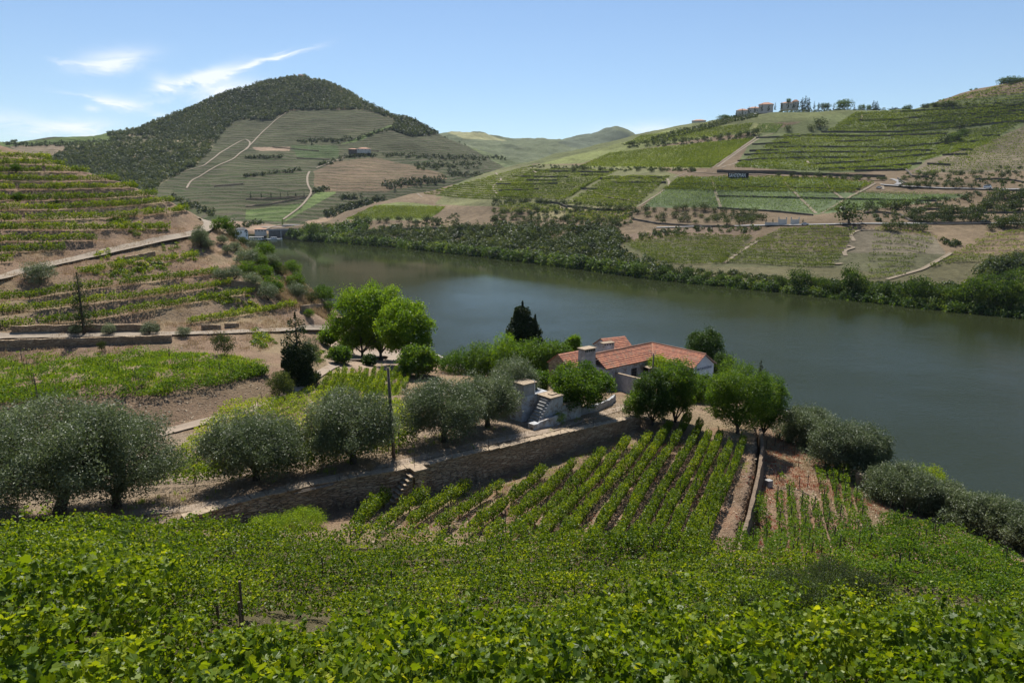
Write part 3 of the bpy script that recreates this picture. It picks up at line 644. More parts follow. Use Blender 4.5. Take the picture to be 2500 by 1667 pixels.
cov1 = cover(F1, (.150, .110, .068, .0), [
    ([(1060, 480), (1220, 380), (1480, 320), (1700, 280), (1900, 250), (2100, 240), (2240, 235), (2240, 290), (1900, 300), (1700, 320), (1500, 380), (1300, 400), (1100, 480)], (.105, .115, .045, 0), None),
    (Z2((760, 1210), (1000, 1100), (1200, 1075), (1530, 1115), (1400, 1215), (1000, 1215)), (.15, .17, .06, 0), None),
    ([(1060, 500), (1100, 460), (1240, 400), (1600, 410), (1660, 430), (1560, 505), (1400, 510)], (.125, .125, .055, 0), None),
    (Z3((0, 860), (640, 880), (1200, 900), (1150, 1000), (640, 1030), (0, 940)), (.19, .165, .085, 0), -.2),
    (Z3((370, 530), (1130, 340), (1500, 235), (2265, 170), (2230, 260), (1850, 300), (1430, 370), (1000, 440), (760, 520)), (.145, .16, .055, 0), None),
    (Z3((760, 550), (1000, 430), (1500, 370), (2240, 300), (1860, 560)), (.16, .175, .055, 0), None),
    (Z4((280, 480), (500, 480), (450, 540), (270, 560)), (.2, .2, .08, 0), None),
    (Z4((140, 800), (300, 560), (900, 400), (2352, 240), (2352, 500), (2030, 640), (1800, 700), (1500, 830), (760, 860)), (.10, .115, .045, 0), None),
    (Z4((2030, 640), (2352, 500), (2352, 840), (1480, 860), (1600, 760)), (.14, .115, .075, 0), None),
    ([(1656, 433), (1760, 431), (2000, 434), (2133, 446), (2060, 470), (2380, 476), (2280, 492), (2140, 508), (1992, 524), (1760, 508), (1570, 505)], (.115, .145, .07, 0), None),
    (Z3((1130, 1190), (1700, 1130), (2240, 1150), (1960, 1370), (1450, 1370), (1150, 1250)), (.095, .085, .045, 0), None),
    (Z5((160, 560), (450, 530), (840, 550), (700, 880), (-400, 880), (-380, 830)), (.10, .085, .05, 0), None),
    (Z5((1030, 560), (1500, 620), (1600, 760), (1250, 960), (600, 870), (830, 560)), (.13, .11, .075, 0), None),
    (Z3((1090, 1130), (1700, 1070), (2265, 1060), (2265, 1130), (1700, 1120), (1100, 1200)), (.16, .115, .08, 0), None),
], 75)
riv = (F1.Z < 12) & (F1.py > 560); cov1[riv, :3] = cov1[riv, :3] * .3 + np.array([.075, .080, .036]) * .7
struct('hillside', F1.mesh('hillside', cov1), M['hill'])
# river
rx = np.linspace(-500, 700, 60); ry = np.linspace(40, 1500, 80); RX, RY = np.meshgrid(rx, ry)
me = npmesh('river', np.stack([RX, RY, RX * 0], -1), F4=gridfaces(*RX.shape), smooth=True)
struct('river', me, M['water'])

# ---- ray casting from the camera (to lay things on the ground they stand on in the photograph)
def mkbvh(V, F): return BVHTree.FromPolygons([tuple(v) for v in V.tolist()], F.tolist(), all_triangles=False)
bN = mkbvh(GV, F); b1 = mkbvh(F1.V.reshape(-1, 3), F1.F); b2 = mkbvh(F2.V.reshape(-1, 3), F2.F)
CAMP = Vector((0, 0, H))
def hit(px, py, which='1'):
    u, w = uw(px, py); d = Vector((u, 1, w)).normalized()
    for k in which:
        b = {'N': bN, '1': b1, '2': b2}[k]; r = b.ray_cast(CAMP, d, 6000)
        if r[0] is not None: return np.array(r[0])
    return None
def hits(pts, which='1', step=6):
    out = []
    for (x0, y0), (x1, y1) in zip(pts[:-1], pts[1:]):
        n = max(1, int(math.hypot(x1 - x0, y1 - y0) / step))
        for i in range(n):
            h = hit(x0 + (x1 - x0) * i / n, y0 + (y1 - y0) * i / n, which)
            if h is not None: out.append(h)
    h = hit(*pts[-1], which)
    if h is not None: out.append(h)
    return np.array(out) if len(out) > 1 else None
def down(x, y, which='N'):
    b = {'N': bN, '1': b1, '2': b2}[which]; r = b.ray_cast(Vector((x, y, 900)), Vector((0, 0, -1)), 2000)
    return r[0].z if r[0] is not None else 0.
def downs(P, which): return np.array([[p[0], p[1], down(p[0], p[1], which)] for p in P])
def ribbon(name, pts, width, mat, which='1', lift=.12, step=6, world=False, kind='structure'):
    P = hits(pts, which, step) if not world else np.array(pts)
    if P is None: return None
    # even out the line so that the track is smooth on plan
    for _ in range(3): P[1:-1, :2] = (P[:-2, :2] + P[1:-1, :2] * 2 + P[2:, :2]) / 4
    T = np.gradient(P[:, :2], axis=0); T /= np.linalg.norm(T, axis=1)[:, None] + 1e-9; Nn = np.stack([-T[:, 1], T[:, 0]], 1)
    V = []; ks = (-.5, -.25, 0, .25, .5)
    for k in ks:
        Q = P[:, :2] + Nn * width * k; z = downs(Q, which)[:, 2]; V.append(np.stack([Q[:, 0], Q[:, 1], z + lift], 1))
    V = np.array(V); zz = V[..., 2]
    for _ in range(2): zz[:, 1:-1] = (zz[:, :-2] + zz[:, 1:-1] * 2 + zz[:, 2:]) / 4
    zz[:] = np.maximum(zz, zz.mean(0) - .0)
    n = len(P); Fq = gridfaces(len(ks), n)
    o = struct(name, npmesh(name, V.reshape(-1, 3), F4=Fq, smooth=True), mat); return o

# ================================================================== PLANTS
def rand_dirs(n, r=rng):
    v = r.normal(size=(n, 3)); return v / (np.linalg.norm(v, axis=1)[:, None] + 1e-9)
def leaf_quads(P, Nrm, L, Wd, r=rng, fold=.25):
    """one folded leaf (two quads sharing a midrib as 2 triangles pairs) per point -> simple diamond quad"""
    n = len(P); T = np.cross(Nrm, rand_dirs(n, r)); T /= np.linalg.norm(T, axis=1)[:, None] + 1e-9
    B = np.cross(Nrm, T); l = (L * (.65 + .7 * r.random(n)))[:, None]; w = (Wd * (.65 + .7 * r.random(n)))[:, None]
    V = np.stack([P - T * l / 2, P + B * w / 2 + T * l * .05 + Nrm * w * fold, P + T * l / 2, P - B * w / 2 + T * l * .05 + Nrm * w * fold], 1)
    return V.reshape(-1, 3), np.arange(4 * n).reshape(n, 4), np.repeat(r.random(n), 4)
GL = np.array([(0, -.42), (.30, -.52), (.56, -.18), (.36, .06), (.42, .40), (.14, .26), (0, .62), (-.14, .26), (-.42, .40), (-.36, .06), (-.56, -.18), (-.30, -.52)])
def leaf_grape(P, Nrm, L, r=rng):
    """lobed vine leaf: 12-point outline, folded along the midrib and cupped"""
    n = len(P); T = np.cross(Nrm, rand_dirs(n, r)); T /= np.linalg.norm(T, axis=1)[:, None] + 1e-9
    B = np.cross(Nrm, T); l = (L * (.6 + .75 * r.random(n)))[:, None, None]
    cup = (r.random(n) * .9 - .15)[:, None, None]
    x = GL[:, 0][None, :, None]; y = GL[:, 1][None, :, None]
    V = P[:, None] + l * (B[:, None] * x + T[:, None] * y + Nrm[:, None] * (cup * (np.abs(x) * .7 - y * y * .5)))
    base = (np.arange(n) * 12)[:, None]
    f = np.array([(0, 1, 2, 3), (0, 3, 4, 5), (0, 5, 6, 6), (0, 7, 8, 9), (0, 9, 10, 11)])
    F4_ = np.concatenate([base + np.array(q)[None] for q in ((0, 1, 2, 3), (0, 3, 4, 5), (0, 7, 8, 9), (0, 9, 10, 11))])
    F3_ = np.concatenate([base + np.array(q)[None] for q in ((0, 5, 6), (0, 6, 7))])
    return V.reshape(-1, 3), F4_, F3_, np.repeat(r.random(n), 12)
def resample(P, step):
    P = np.asarray(P, float); d = np.concatenate([[0], np.cumsum(np.linalg.norm(np.diff(P[:, :2], axis=0), axis=1))])
    n = max(2, int(d[-1] / step) + 1); t = np.linspace(0, d[-1], n); return np.stack([np.interp(t, d, P[:, k]) for k in range(3)], 1)
ROWREG = []        # every vine row made, with its size in the picture
def vine_row(P, even=0., patch=0., h=1.4, w=.7, leaf=.14, dens=120, kind='vine', gap=.06, detail=1, name='vine_row', label='', group='', posts=0, stems=True, which='N', wob=.15, lift=.35, seed=None, post_h=1.7):
    """P world polyline on the ground; foliage built plant by plant"""
    r = np.random.default_rng(seed if seed is not None else rng.integers(1 << 30))
    Q = resample(P, 1.05 if detail else max(1.4, leaf * 2.2)); n = len(Q)
    if n < 2: return None
    T = np.gradient(Q[:, :2], axis=0); T /= np.linalg.norm(T, axis=1)[:, None] + 1e-9; Nn = np.stack([-T[:, 1], T[:, 0]], 1)
    alive = r.random(n) > gap
    even_ = even
    vig = .62 + .6 * r.random(n); vig *= 1 + .22 * np.sin(np.arange(n) * .37 + r.random() * 6); vig = vig * (1 - even_) + .95 * even_
    if patch: vig = vig * np.clip(1 + patch * 2.3 * fbm(Q[:, 0] * .22, Q[:, 1] * .35, 3, 77), .3, 1.5)
    if patch and Q[:, 1].mean() > 27: vig = np.minimum(vig, 1.0)
    step = np.linalg.norm(Q[1, :2] - Q[0, :2])
    k = max(2, int(dens * step)); cnt = (k * vig * alive).astype(int); idx = np.repeat(np.arange(n), cnt); m = len(idx)
    if m < 2: return None
    a = (r.random(m) - .5) * step * 1.15; th = r.random(m)
    hh = h * vig[idx]
    zz = lift + (hh - lift) * th ** .75
    wid = w * vig[idx] * (.35 + .9 * np.sin(np.clip(th, .02, .97) * math.pi) ** .6)
    side = r.choice([-1, 1], m) * (1 - r.random(m) ** 2.2) * wid / 2
    if detail:
        ns_ = max(1, int(n * 5)); sa = r.random(ns_) * n; sd_ = r.random(ns_); shoot = r.random(m) < .13; q_ = r.integers(0, ns_, m); ii = np.minimum(sa[q_].astype(int), n - 1); tt_ = r.random(m)
        idx = np.where(shoot, ii, idx); a = np.where(shoot, (sa[q_] - ii) * step + tt_ * (sd_[q_] - .5) * 1.6, a); side = np.where(shoot, (sd_[q_] * 2 - 1) * wid * .4 + 1e-3, side); hh = h * vig[idx]; zz = np.where(shoot, hh * (.85 + .42 * tt_), zz)
    C = np.stack([Q[idx, 0] + T[idx, 0] * a + Nn[idx, 0] * side, Q[idx, 1] + T[idx, 1] * a + Nn[idx, 1] * side, Q[idx, 2] + zz], 1)
    C[:, :2] += Nn[idx] * (np.sin(np.arange(n) * .21 + 1)[idx] * wob)[:, None]
    nrm = rand_dirs(m, r); out = np.stack([Nn[idx, 0] * np.sign(side), Nn[idx, 1] * np.sign(side), .5 + th], 1)
    nrm = nrm * .95 + out * .42; nrm /= np.linalg.norm(nrm, axis=1)[:, None]
    if detail == 2: V, F4_, F3_, rd = leaf_grape(C, nrm, leaf, r)
    else: (V, F4_, rd), F3_ = leaf_quads(C, nrm, leaf, leaf * .85, r), None
    pt = r.random(n); kv = len(rd) // m; rd = np.clip(.55 * rd + .22 * np.repeat(pt[idx], kv) + .20 * np.repeat(th, kv), 0, 1)   # young leaves at the shoot tips are yellower
    me = npmesh(name, V, F4=F4_, F3=F3_, rnd=rd)
    if (posts or stems) and detail >= 1 and which == 'N':
        o = empty(name, tuple(Q[0]), label, 'vine row', group)
        child_world(obj('foliage', me, M[kind]), o)
        if stems:
            mb = MB()
            for i in np.where(alive)[0][:: 1 if detail == 2 else 2]:
                x, y, z = Q[i]; dx, dy = (r.random(2) - .5) * .2
                mb.tube([(x, y, z - .15), (x + dx, y + dy, z + .35), (x + dx * 1.8 + T[i, 0] * .2, y + dy * 1.8 + T[i, 1] * .2, z + .75)], [.05, .04, .025], 4)
            child_world(mb.build('stems', M['stem']), o)
        if posts:
            for i in range(int(posts / 2), n, max(2, int(posts))):
                x, y, z = Q[i]; mb = MB(); mb.tube([(x, y, z - .3), (x + (r.random() - .5) * .12, y, z + post_h * (.9 + .2 * r.random()))], [.045, .04], 5)
                child_world(mb.build('post', M['post']), o)
    else:
        o = tag(obj(name, me, M[kind]), label, 'vine row', group)
    return o

def lobes(cx, cz, w, h, n, r, d=None, k=.42, low=0.0):
    """crown volume split into n foliage masses: centre (0,0,cz), width w, height h"""
    d = d or w; out = [(0, 0, cz, w * .33, d * .33, h * .36)]
    for i in range(n):
        z = -.72 + low + (1.62 - low) * ((i + .5) / n) + .12 * r.normal(); z = max(-.85, min(.92, z)); an = i * 2.4 + r.random() * .8
        rr = math.sqrt(max(0, 1 - (z * .92) ** 2)); q = .56 + .26 * r.random(); s = k * (.55 + .75 * r.random())
        out.append((math.cos(an) * rr * w / 2 * q, math.sin(an) * rr * d / 2 * q, cz + z * h / 2 * .80, w / 2 * s, d / 2 * s, h / 2 * s))
    for i in range(max(3, n // 2)):
        v = rand_dirs(1, r)[0]; v[2] = abs(v[2]) * 1.0 - .25; q = .92 + .12 * r.random(); s = .10 + .10 * r.random(); out.append((v[0] * w / 2 * q, v[1] * d / 2 * q, cz + v[2] * h / 2 * q, w / 2 * s, d / 2 * s, h / 2 * s * 1.5))
    return out
def crown_mesh(name, L, nleaf, leaf, asp, r, up=.5, shell=.4, droop=0, fold=.2):
    L = np.array(L); area = (L[:, 3] * L[:, 5] + L[:, 3] * L[:, 4]); cnt = (nleaf * area / area.sum()).astype(int) + 1
    idx = np.repeat(np.arange(len(L)), cnt); n = len(idx); d = rand_dirs(n, r); rad = 1 - shell * r.random(n) ** 1.6
    # leaves gather into small sprays so that the outline breaks up and sky shows between
    ns = max(6, n // 26); sp = rand_dirs(ns, r); spl = r.integers(0, len(L), ns)
    P = L[idx, :3] + d * L[idx, 3:6] * rad[:, None]
    bump_ = 1 + .16 * np.sin(P[:, 0] * 9 / L[idx, 3].mean() + 1) * np.sin(P[:, 1] * 8 / L[idx, 3].mean()) * np.sin(P[:, 2] * 9 / L[idx, 5].mean() + 2)
    P = L[idx, :3] + d * L[idx, 3:6] * (rad * bump_)[:, None] + r.normal(size=(n, 3)) * leaf * .9
    if droop: P[:, 2] -= droop * r.random(n) ** 2
    W_ = max(np.ptp(L[:, 0]) + L[:, 3].mean(), .5); f_ = 13. / W_; ph = r.random(6) * 6.28
    n3 = np.sin(P[:, 0] * f_ + ph[0] + 1.3 * np.sin(P[:, 2] * f_ * .7)) * np.sin(P[:, 1] * f_ * 1.1 + ph[1]) + np.sin(P[:, 2] * f_ * 1.5 + ph[2] + 1.1 * np.sin(P[:, 0] * f_)) * .8 + .5 * np.sin(P[:, 0] * f_ * 2.3 + ph[3]) * np.sin(P[:, 1] * f_ * 2.1 + ph[4])
    kp = (n3 > (-.28 if droop else -.15)) | (rad < .64) | (r.random(n) < .15); P = P[kp]; d = d[kp]; idx = idx[kp]; n = len(P)
    nrm = d * up + rand_dirs(n, r); nrm[:, 2] += .25; nrm /= np.linalg.norm(nrm, axis=1)[:, None]
    V, F_, rd = leaf_quads(P, nrm, leaf, leaf * asp, r, fold); tone = r.random(len(L)); rd = .62 * rd + .38 * np.repeat(tone[idx], 4); return npmesh(name, V, F4=F_, rnd=rd)
def trunk_mesh(name, L, h0, rad, r, lean=(0, 0), forks=4, k=7):
    mb = MB(); top = Vector((lean[0], lean[1], h0))
    mb.tube([(0, 0, -.4), (lean[0] * .25 + .03, lean[1] * .3, h0 * .35), (lean[0] * .7, lean[1] * .7 + .04, h0 * .7), top], [rad * 1.35, rad, rad * .85, rad * .75], k)
    for i in r.permutation(len(L))[:forks]:
        c = L[i]; e = Vector((c[0], c[1], c[2])); m = top.lerp(e, .5) + Vector((0, 0, .1 * h0)) + Vector(tuple(r.normal(size=3) * rad * .8))
        mb.tube([tuple(top - Vector((0, 0, .15))), tuple(m), tuple(e)], [rad * .6, rad * .38, rad * .12], 5)
    return mb.mesh(name, True)
PROTO = {}
def tree_proto(key, seed, w, h, nl, leaf, asp, mat, trunk_h, trunk_r, n=9, k=.42, d=None, up=.5, shell=.4, droop=0, forks=4, cz=None, low=0., L=None, lean=(0, 0)):
    r = np.random.default_rng(seed); ch = h - trunk_h * .75
    L = L or lobes(0, (cz if cz is not None else trunk_h * .75 + ch / 2), w, ch, n, r, d, k, low)
    PROTO[key] = (crown_mesh(key + '_crown', L, nl, leaf, asp, r, up, shell, droop), trunk_mesh(key + '_trunk', L, trunk_h, trunk_r, r, lean, forks), mat, h)
def plant(key, P, label, cat, group=None, height=None, name=None, rz=None, sxy=1.0):
    cr, tr, mat, h0 = PROTO[key]; s = (height / h0) if height else 1.0
    o = empty(name or key, tuple(P), label, cat, group, rz if rz is not None else random.uniform(0, 6.28)); o.scale = (s * sxy, s * sxy, s)
    a = obj('crown', cr, M[mat], o); b = obj('trunk', tr, M['bark'], o); return o

def conifer_mesh(name, h, w, nl, leaf, r, bare=.1, tiers=16, asp=.3, power=.8, top_bare=0):
    P = []; N = []
    for i in range(tiers):
        t = i / (tiers - 1); z = h * (bare + (1 - bare) * t); rad = w / 2 * (1 - t) ** power * (.75 + .5 * r.random()) + .08
        m = int(nl / tiers * (1.3 - t)); nb = 7; an = r.random(nb) * 6.28
        if top_bare and t > top_bare: m = m // 7
        b = r.integers(0, nb, m); q = r.random(m) ** .6; aa = an[b] + r.normal(size=m) * .28
        P.append(np.stack([np.cos(aa) * rad * q, np.sin(aa) * rad * q, z - rad * .35 * q + r.normal(size=m) * h / tiers * .35], 1)); N.append(rand_dirs(m, r) + np.array([0, 0, .5]))
    P = np.concatenate(P); N = np.concatenate(N); N /= np.linalg.norm(N, axis=1)[:, None]
    V, F_, rd = leaf_quads(P, N, leaf, leaf * asp, r); return npmesh(name, V, F4=F_, rnd=rd)

# small stock of crowns used for repeats
for i in range(3):
    tree_proto(f'olive_tree_{i}', 100 + i, 4.6, 4.2, 8000, .24, .45, 'olive', .5, .2, 14, .46)
    tree_proto(f'far_olive_{i}', 110 + i, 4.8, 4.2, 700, .60, .6, 'scrub', .7, .22, 6, .5, forks=2)
    tree_proto(f'bank_tree_{i}', 120 + i, 7.5, 7.5, 2600, .55, .65, 'riparian', .8, .25, 10, .42, forks=3)
    tree_proto(f'shrub_{i}', 130 + i, 3.0, 2.2, 4500, .18, .6, 'fig', .2, .07, 12, .46, forks=3)
    tree_proto(f'dry_shrub_{i}', 140 + i, 3.2, 2.4, 4500, .17, .5, 'scrub', .2, .07, 12, .46, forks=3)

ORD = ['first', 'second', 'third', 'fourth', 'fifth', 'sixth', 'seventh', 'eighth', 'ninth', 'tenth', 'eleventh', 'twelfth', 'thirteenth', 'fourteenth', 'fifteenth', 'sixteenth', 'seventeenth', 'eighteenth', 'nineteenth', 'twentieth']
def ordn(i):
    if i < 20: return ORD[i]
    t = ['twenty', 'thirty', 'forty', 'fifty', 'sixty', 'seventy', 'eighty', 'ninety'][(i + 1) // 10 - 2]; r_ = (i + 1) % 10
    return (t + '-' + ORD[r_ - 1]) if r_ else {'twenty': 'twentieth', 'thirty': 'thirtieth', 'forty': 'fortieth', 'fifty': 'fiftieth', 'sixty': 'sixtieth', 'seventy': 'seventieth', 'eighty': 'eightieth'}[t]
def between(A, B, n, samples=14):
    def rs(L):
        L = np.array(L, float); d = np.concatenate([[0], np.cumsum(np.hypot(*np.diff(L, axis=0).T))]); t = np.linspace(0, d[-1], samples); return np.stack([np.interp(t, d, L[:, 0]), np.interp(t, d, L[:, 1])], 1)
    a, b = rs(A), rs(B); return [a + (b - a) * (i / (n - 1)) for i in range(n)]

# ---- A: the dense foreground vineyard under the camera
i = 0; y0 = 6.6
while y0 < 41.5:
    hw = .80 * y0 + 4.0
    xs = np.arange(-hw, hw + .01, .8)
    if y0 > 33: xs = xs[(xs > -24) & (xs < 20)]
    ys = y0 + .05 * xs + .7 * np.sin(xs * .11 + 1) + np.where(xs < -8, (xs + 8) * -.04, 0)
    wyv = np.interp(xs, WX, WY); ok = (ys < wyv - 2.2) | (xs > 16)
    xs, ys = xs[ok], ys[ok]
    if len(xs) < 4: break
    P = np.stack([xs, ys, hgt(xs, ys, False)], 1)
    segs = [P]
    if 21.8 < y0 < 27: segs = [P[xs < -10.6], P[xs > -6.6]]
    for sgi, P_ in enumerate(segs):
        near = y0 < 21
        side = '' if len(segs) == 1 else (', left of bare patch' if sgi == 0 else ', right of bare patch')
        vine_row(P_, h=1.85 if y0 < 24 else 1.6, w=1.05 if y0 < 18 else 1.5, patch=.55, leaf=.165 if near else .15, dens=330 if near else (330 if y0 < 30 else 290), kind='vine', gap=.03 if near else .01, detail=2 if near else 1,
                 label=f'dense foreground vine row, {ordn(i)} from the bottom edge{side}', group='foreground vine rows', posts=9 if y0 > 14 else 0, seed=1000 + i * 3 + sgi, post_h=1.6)
    i += 1; y0 += 1.95

# ---- B: the field under the long stone wall
zz1 = lambda *p: zc(p, 3.136, 1250, 950)
FB = [zz1((1752, 450), (1640, 780), (1540, 1050), (1440, 1290)), zz1((1655, 470), (1540, 800), (1430, 1080), (1325, 1290)), zz1((1578, 395), (1440, 750), (1300, 1050), (1185, 1280)),
      zz1((1488, 405), (1330, 760), (1190, 1020), (1045, 1260)), zz1((1425, 320), (1270, 640), (1080, 980), (900, 1250)), zz1((1335, 270), (1150, 600), (950, 930), (740, 1270)),
      zz1((1190, 330), (960, 700), (780, 960), (570, 1250)), zz1((1040, 400), (860, 650), (620, 930), (400, 1200)), zz1((865, 450), (680, 700), (460, 950), (240, 1170)),
      zz1((675, 540), (520, 740), (330, 940), (60, 1150)), zz1((445, 625), (250, 850), (60, 1000), (-140, 1160)), zz1((215, 690), (60, 830), (-120, 990), (-330, 1150)),
      [(1213, 1205), (1150, 1245), (1080, 1300)], [(1132, 1210), (1080, 1240), (1010, 1290)], [(1030, 1232), (985, 1258), (930, 1300)], [(935, 1240), (905, 1262), (868, 1300)]]
for i, L in enumerate(FB):
    P = hits(L, 'N', 8)
    vine_row(P, h=1.3, w=.62, leaf=.14, dens=360, kind='vine', gap=.03 if i < 9 else .10, even=.5, detail=1, label=f'upright green vine row in the field below the stone wall, {ordn(i)} from the right', group='vine rows below the stone wall', posts=6, seed=2000 + i)
# ---- C: thin rows on the reddish plot to the right
zq = lambda *p: zc(p, 2.85, 1750, 905)
FC = [zq((165, 1130), (150, 1230)), zq((290, 970), (262, 1130), (245, 1290)), zq((345, 1050), (325, 1220), (372, 1310)), zq((415, 870), (420, 1010), (440, 1180), (430, 1310)), zq((500, 860), (500, 1000), (530, 1200), (560, 1330)),
      zq((590, 900), (592, 1050), (620, 1210), (655, 1350)), zq((660, 930), (680, 1050), (700, 1180), (735, 1310)), zq((730, 880), (745, 1000), (785, 1150), (845, 1310)), zq((795, 780), (830, 960), (865, 1120), (900, 1250)),
      zq((865, 760), (890, 920), (950, 1100), (985, 1270)), zq((955, 880), (990, 1000), (1030, 1130), (1070, 1300)), zq((685, 700), (715, 800)), zq((770, 720), (800, 800)), zq((420, 730), (440, 760)), zq((1210, 1040), (1330, 1170))]
for i, L in enumerate(FC):
    P = hits(L, 'N', 8)
    if P is None: continue
    vine_row(P, h=1.15, w=.6, leaf=.15, dens=105, kind='vine_old', gap=.16, detail=1, label=f'thin vine row on the reddish plot, {ordn(i)} from the left' if i < 11 else f'short straggling vine clump on the upper reddish plot, {ordn(i - 11)} of four', group='vine rows on the reddish plot', posts=4, seed=3000 + i)
for i, L in enumerate(between([(2180, 1290), (2300, 1322), (2430, 1372), (2580, 1440)], [(2030, 1405), (2200, 1440), (2400, 1475), (2600, 1530)], 11)):
    P = hits([tuple(p) for p in L], 'N', 10)
    if P is not None: vine_row(P, h=1.2, w=1.0, leaf=.16, dens=200, kind='vine_old', gap=.07, detail=1, label=f'sprawling olive-toned vine row on the slope at lower right, {ordn(i)} from the river side', group='sprawling vines lower right', posts=7, seed=3300 + i)
# ---- E: yellowing and green vines behind the olive trees
for i, L in enumerate(between([(560, 1000), (700, 985), (820, 985), (1010, 1000)], [(360, 1195), (520, 1185), (720, 1160), (1000, 1095)], 15)):
    P = hits([tuple(p) for p in L], 'N', 10)
    if P is None: continue
    vine_row(P, h=1.35, w=1.15, leaf=.18, dens=110, kind='vine_yellow' if i < 9 else 'vine', gap=.04, detail=1, label=f"{'yellowing' if i < 9 else 'deep green'} vine row on the level plot behind the olive trees, {ordn(i)} from the back", group='vines behind the olive trees', seed=4000 + i, stems=False, posts=8)
# ---- F: the neat little plot by the bare yard
for i in range(12):
    P = hits([(806 + 18 * i, 916 - 1.3 * i), (793 + 18.5 * i, 940 - i), (778 + 19 * i, 968 - i)], 'N', 6)
    if P is not None: vine_row(P, h=1.15, w=.5, leaf=.20, dens=70, kind='vine', gap=.05, detail=1, label=f'short vine row in the small plot near the plane trees, {ordn(i)} from left', group='vine rows in the small neat plot', stems=False, seed=5000 + i)
for i, L in enumerate([[(625, 1012), (690, 985), (760, 960)], [(650, 1030), (720, 1000), (790, 975)]]):
    P = hits(L, 'N', 6); vine_row(P, h=1.0, w=.6, leaf=.2, dens=60, kind='vine', gap=.3, detail=1, label=f"broken line of young vines beside the earth track, {['upper', 'lower'][i]} one", group='young vines by the track', stems=False, seed=5100 + i)
# ---- G: bush vines on the flat field at left
for i, L in enumerate(between([(-30, 890), (150, 878), (300, 868), (480, 875), (640, 912)], [(-30, 992), (200, 982), (400, 965), (560, 940), (650, 920)], 13)):
    P = hits([tuple(p) for p in L], 'N', 10)
    vine_row(P, h=1.15, w=1.0, leaf=.22, dens=70, kind='vine_old', gap=.33, detail=1, label=f'ragged old bush vine row on the flat left field, {ordn(i)} from the back', group='bush vines on the flat field', stems=False, posts=11, seed=6000 + i, lift=.25, wob=.4)
# ---- H: terraced hillside at left
for i, L in enumerate(ROWS_L):
    L = [(x if x > 0 else -60, y + 1.5) for x, y in L]
    P = hits(L, 'N', 8)
    vine_row(P, h=1.75, w=1.2, leaf=.28, dens=120, even=.6, kind='vine', gap=.02, detail=1, label=f'terrace vine row on the left hillside above the track, {ordn(i)} from the top', group='terrace rows above the track', stems=False, seed=7000 + i, posts=10)
for i, L in enumerate(ROWS_M):
    L = [(x if x > 0 else -60, y + 1.5) for x, y in L]
    P = hits(L, 'N', 8)
    vine_row(P, h=1.6, w=1.15, leaf=.25, dens=130, even=.6, kind='vine', gap=.05 if i else .3, detail=1, label=f'long terrace vine row between the upper and lower tracks, {ordn(i)} from the top', group='terrace rows between the tracks', stems=True, seed=7100 + i, posts=8)

# ---- I: planted plots on the far side of the river
FAR = []
def far_rows(A, B, n, what, kind='vine_far', h=1.5, w=1.2, leaf=.9, dens=3.2, gap=.08, which='1', seed=0, samples=10):
    for i, L in enumerate(between(A, B, n, samples)):
        P = hits([tuple(p) for p in L], which, 9)
        if P is None: continue
        k = np.linalg.norm(np.diff(P, axis=0), axis=1) < 60
        if not k.all(): continue
        FAR.append((P, dict(h=h, w=w, leaf=leaf, dens=dens * (1.0 if seed in (1, 2, 3, 4, 11, 12) else 1.7), kind=kind, gap=gap, detail=0, seed=9000 + seed * 200 + i, lift=.2, wob=.3), what, i, n))
# lower riverside plots
far_rows(Z3((1110, 1195), (1400, 1155), (1700, 1133), (2200, 1152)), Z3((1400, 1350), (1600, 1378), (1960, 1372)), 13, 'the riverside plot left of the slanting path', h=1.7, w=.85, leaf=.5, dens=24, seed=1)
far_rows(Z5((180, 572), (500, 545), (830, 562)), Z5((-380, 838), (0, 850), (400, 880), (640, 872)), 13, 'the riverside plot right of the slanting path', h=1.7, w=.85, leaf=.5, dens=24, seed=2)
far_rows(Z5((1010, 570), (1300, 585), (1515, 640)), Z5((920, 980), (1100, 965), (1240, 940)), 9, 'the stony riverside plot with wide banks', h=1.9, w=1.2, leaf=.6, dens=12, gap=.08, seed=3)
far_rows(Z5((1950, 620), (2100, 600), (2400, 575)), Z5((1480, 880), (1700, 830), (2100, 830), (2400, 830)), 6, 'the banked plot at the right edge', h=1.9, w=1.2, leaf=.6, dens=12, gap=.05, seed=4)
# curved terraces above the olive belt
far_rows(Z3((330, 580), (700, 572), (1060, 588)), Z3((40, 800), (400, 815), (640, 830), (720, 745)), 17, 'the curved terraces above the olive belt', h=1.7, w=2.4, leaf=1.1, dens=4.6, gap=.04, seed=5)
far_rows(Z3((980, 640), (1250, 635), (1500, 640)), Z3((650, 860), (900, 880), (1220, 885)), 15, 'the curved terraces beside the square plots', h=1.7, w=2.4, leaf=1.1, dens=4.6, gap=.04, seed=6)
far_rows(Z2((1980, 855), (2195, 805)), Z2((1370, 1015), (1700, 1050), (2060, 1060), (2195, 1050)), 15, 'the small terraces on the spur end', h=1.6, w=2, leaf=1.1, dens=4.2, gap=.04, seed=7)
far_rows(Z3((80, 870), (250, 862), (560, 890)), Z3((60, 930), (300, 935), (600, 925)), 5, 'the strips inside the olive belt, left part', h=1.6, w=2, leaf=1, dens=4.2, seed=8)
far_rows(Z3((640, 925), (900, 945), (1180, 925)), Z3((640, 1000), (900, 1010), (1150, 1000)), 6, 'the strips inside the olive belt, right part', h=1.6, w=2, leaf=1, dens=4.2, seed=9)
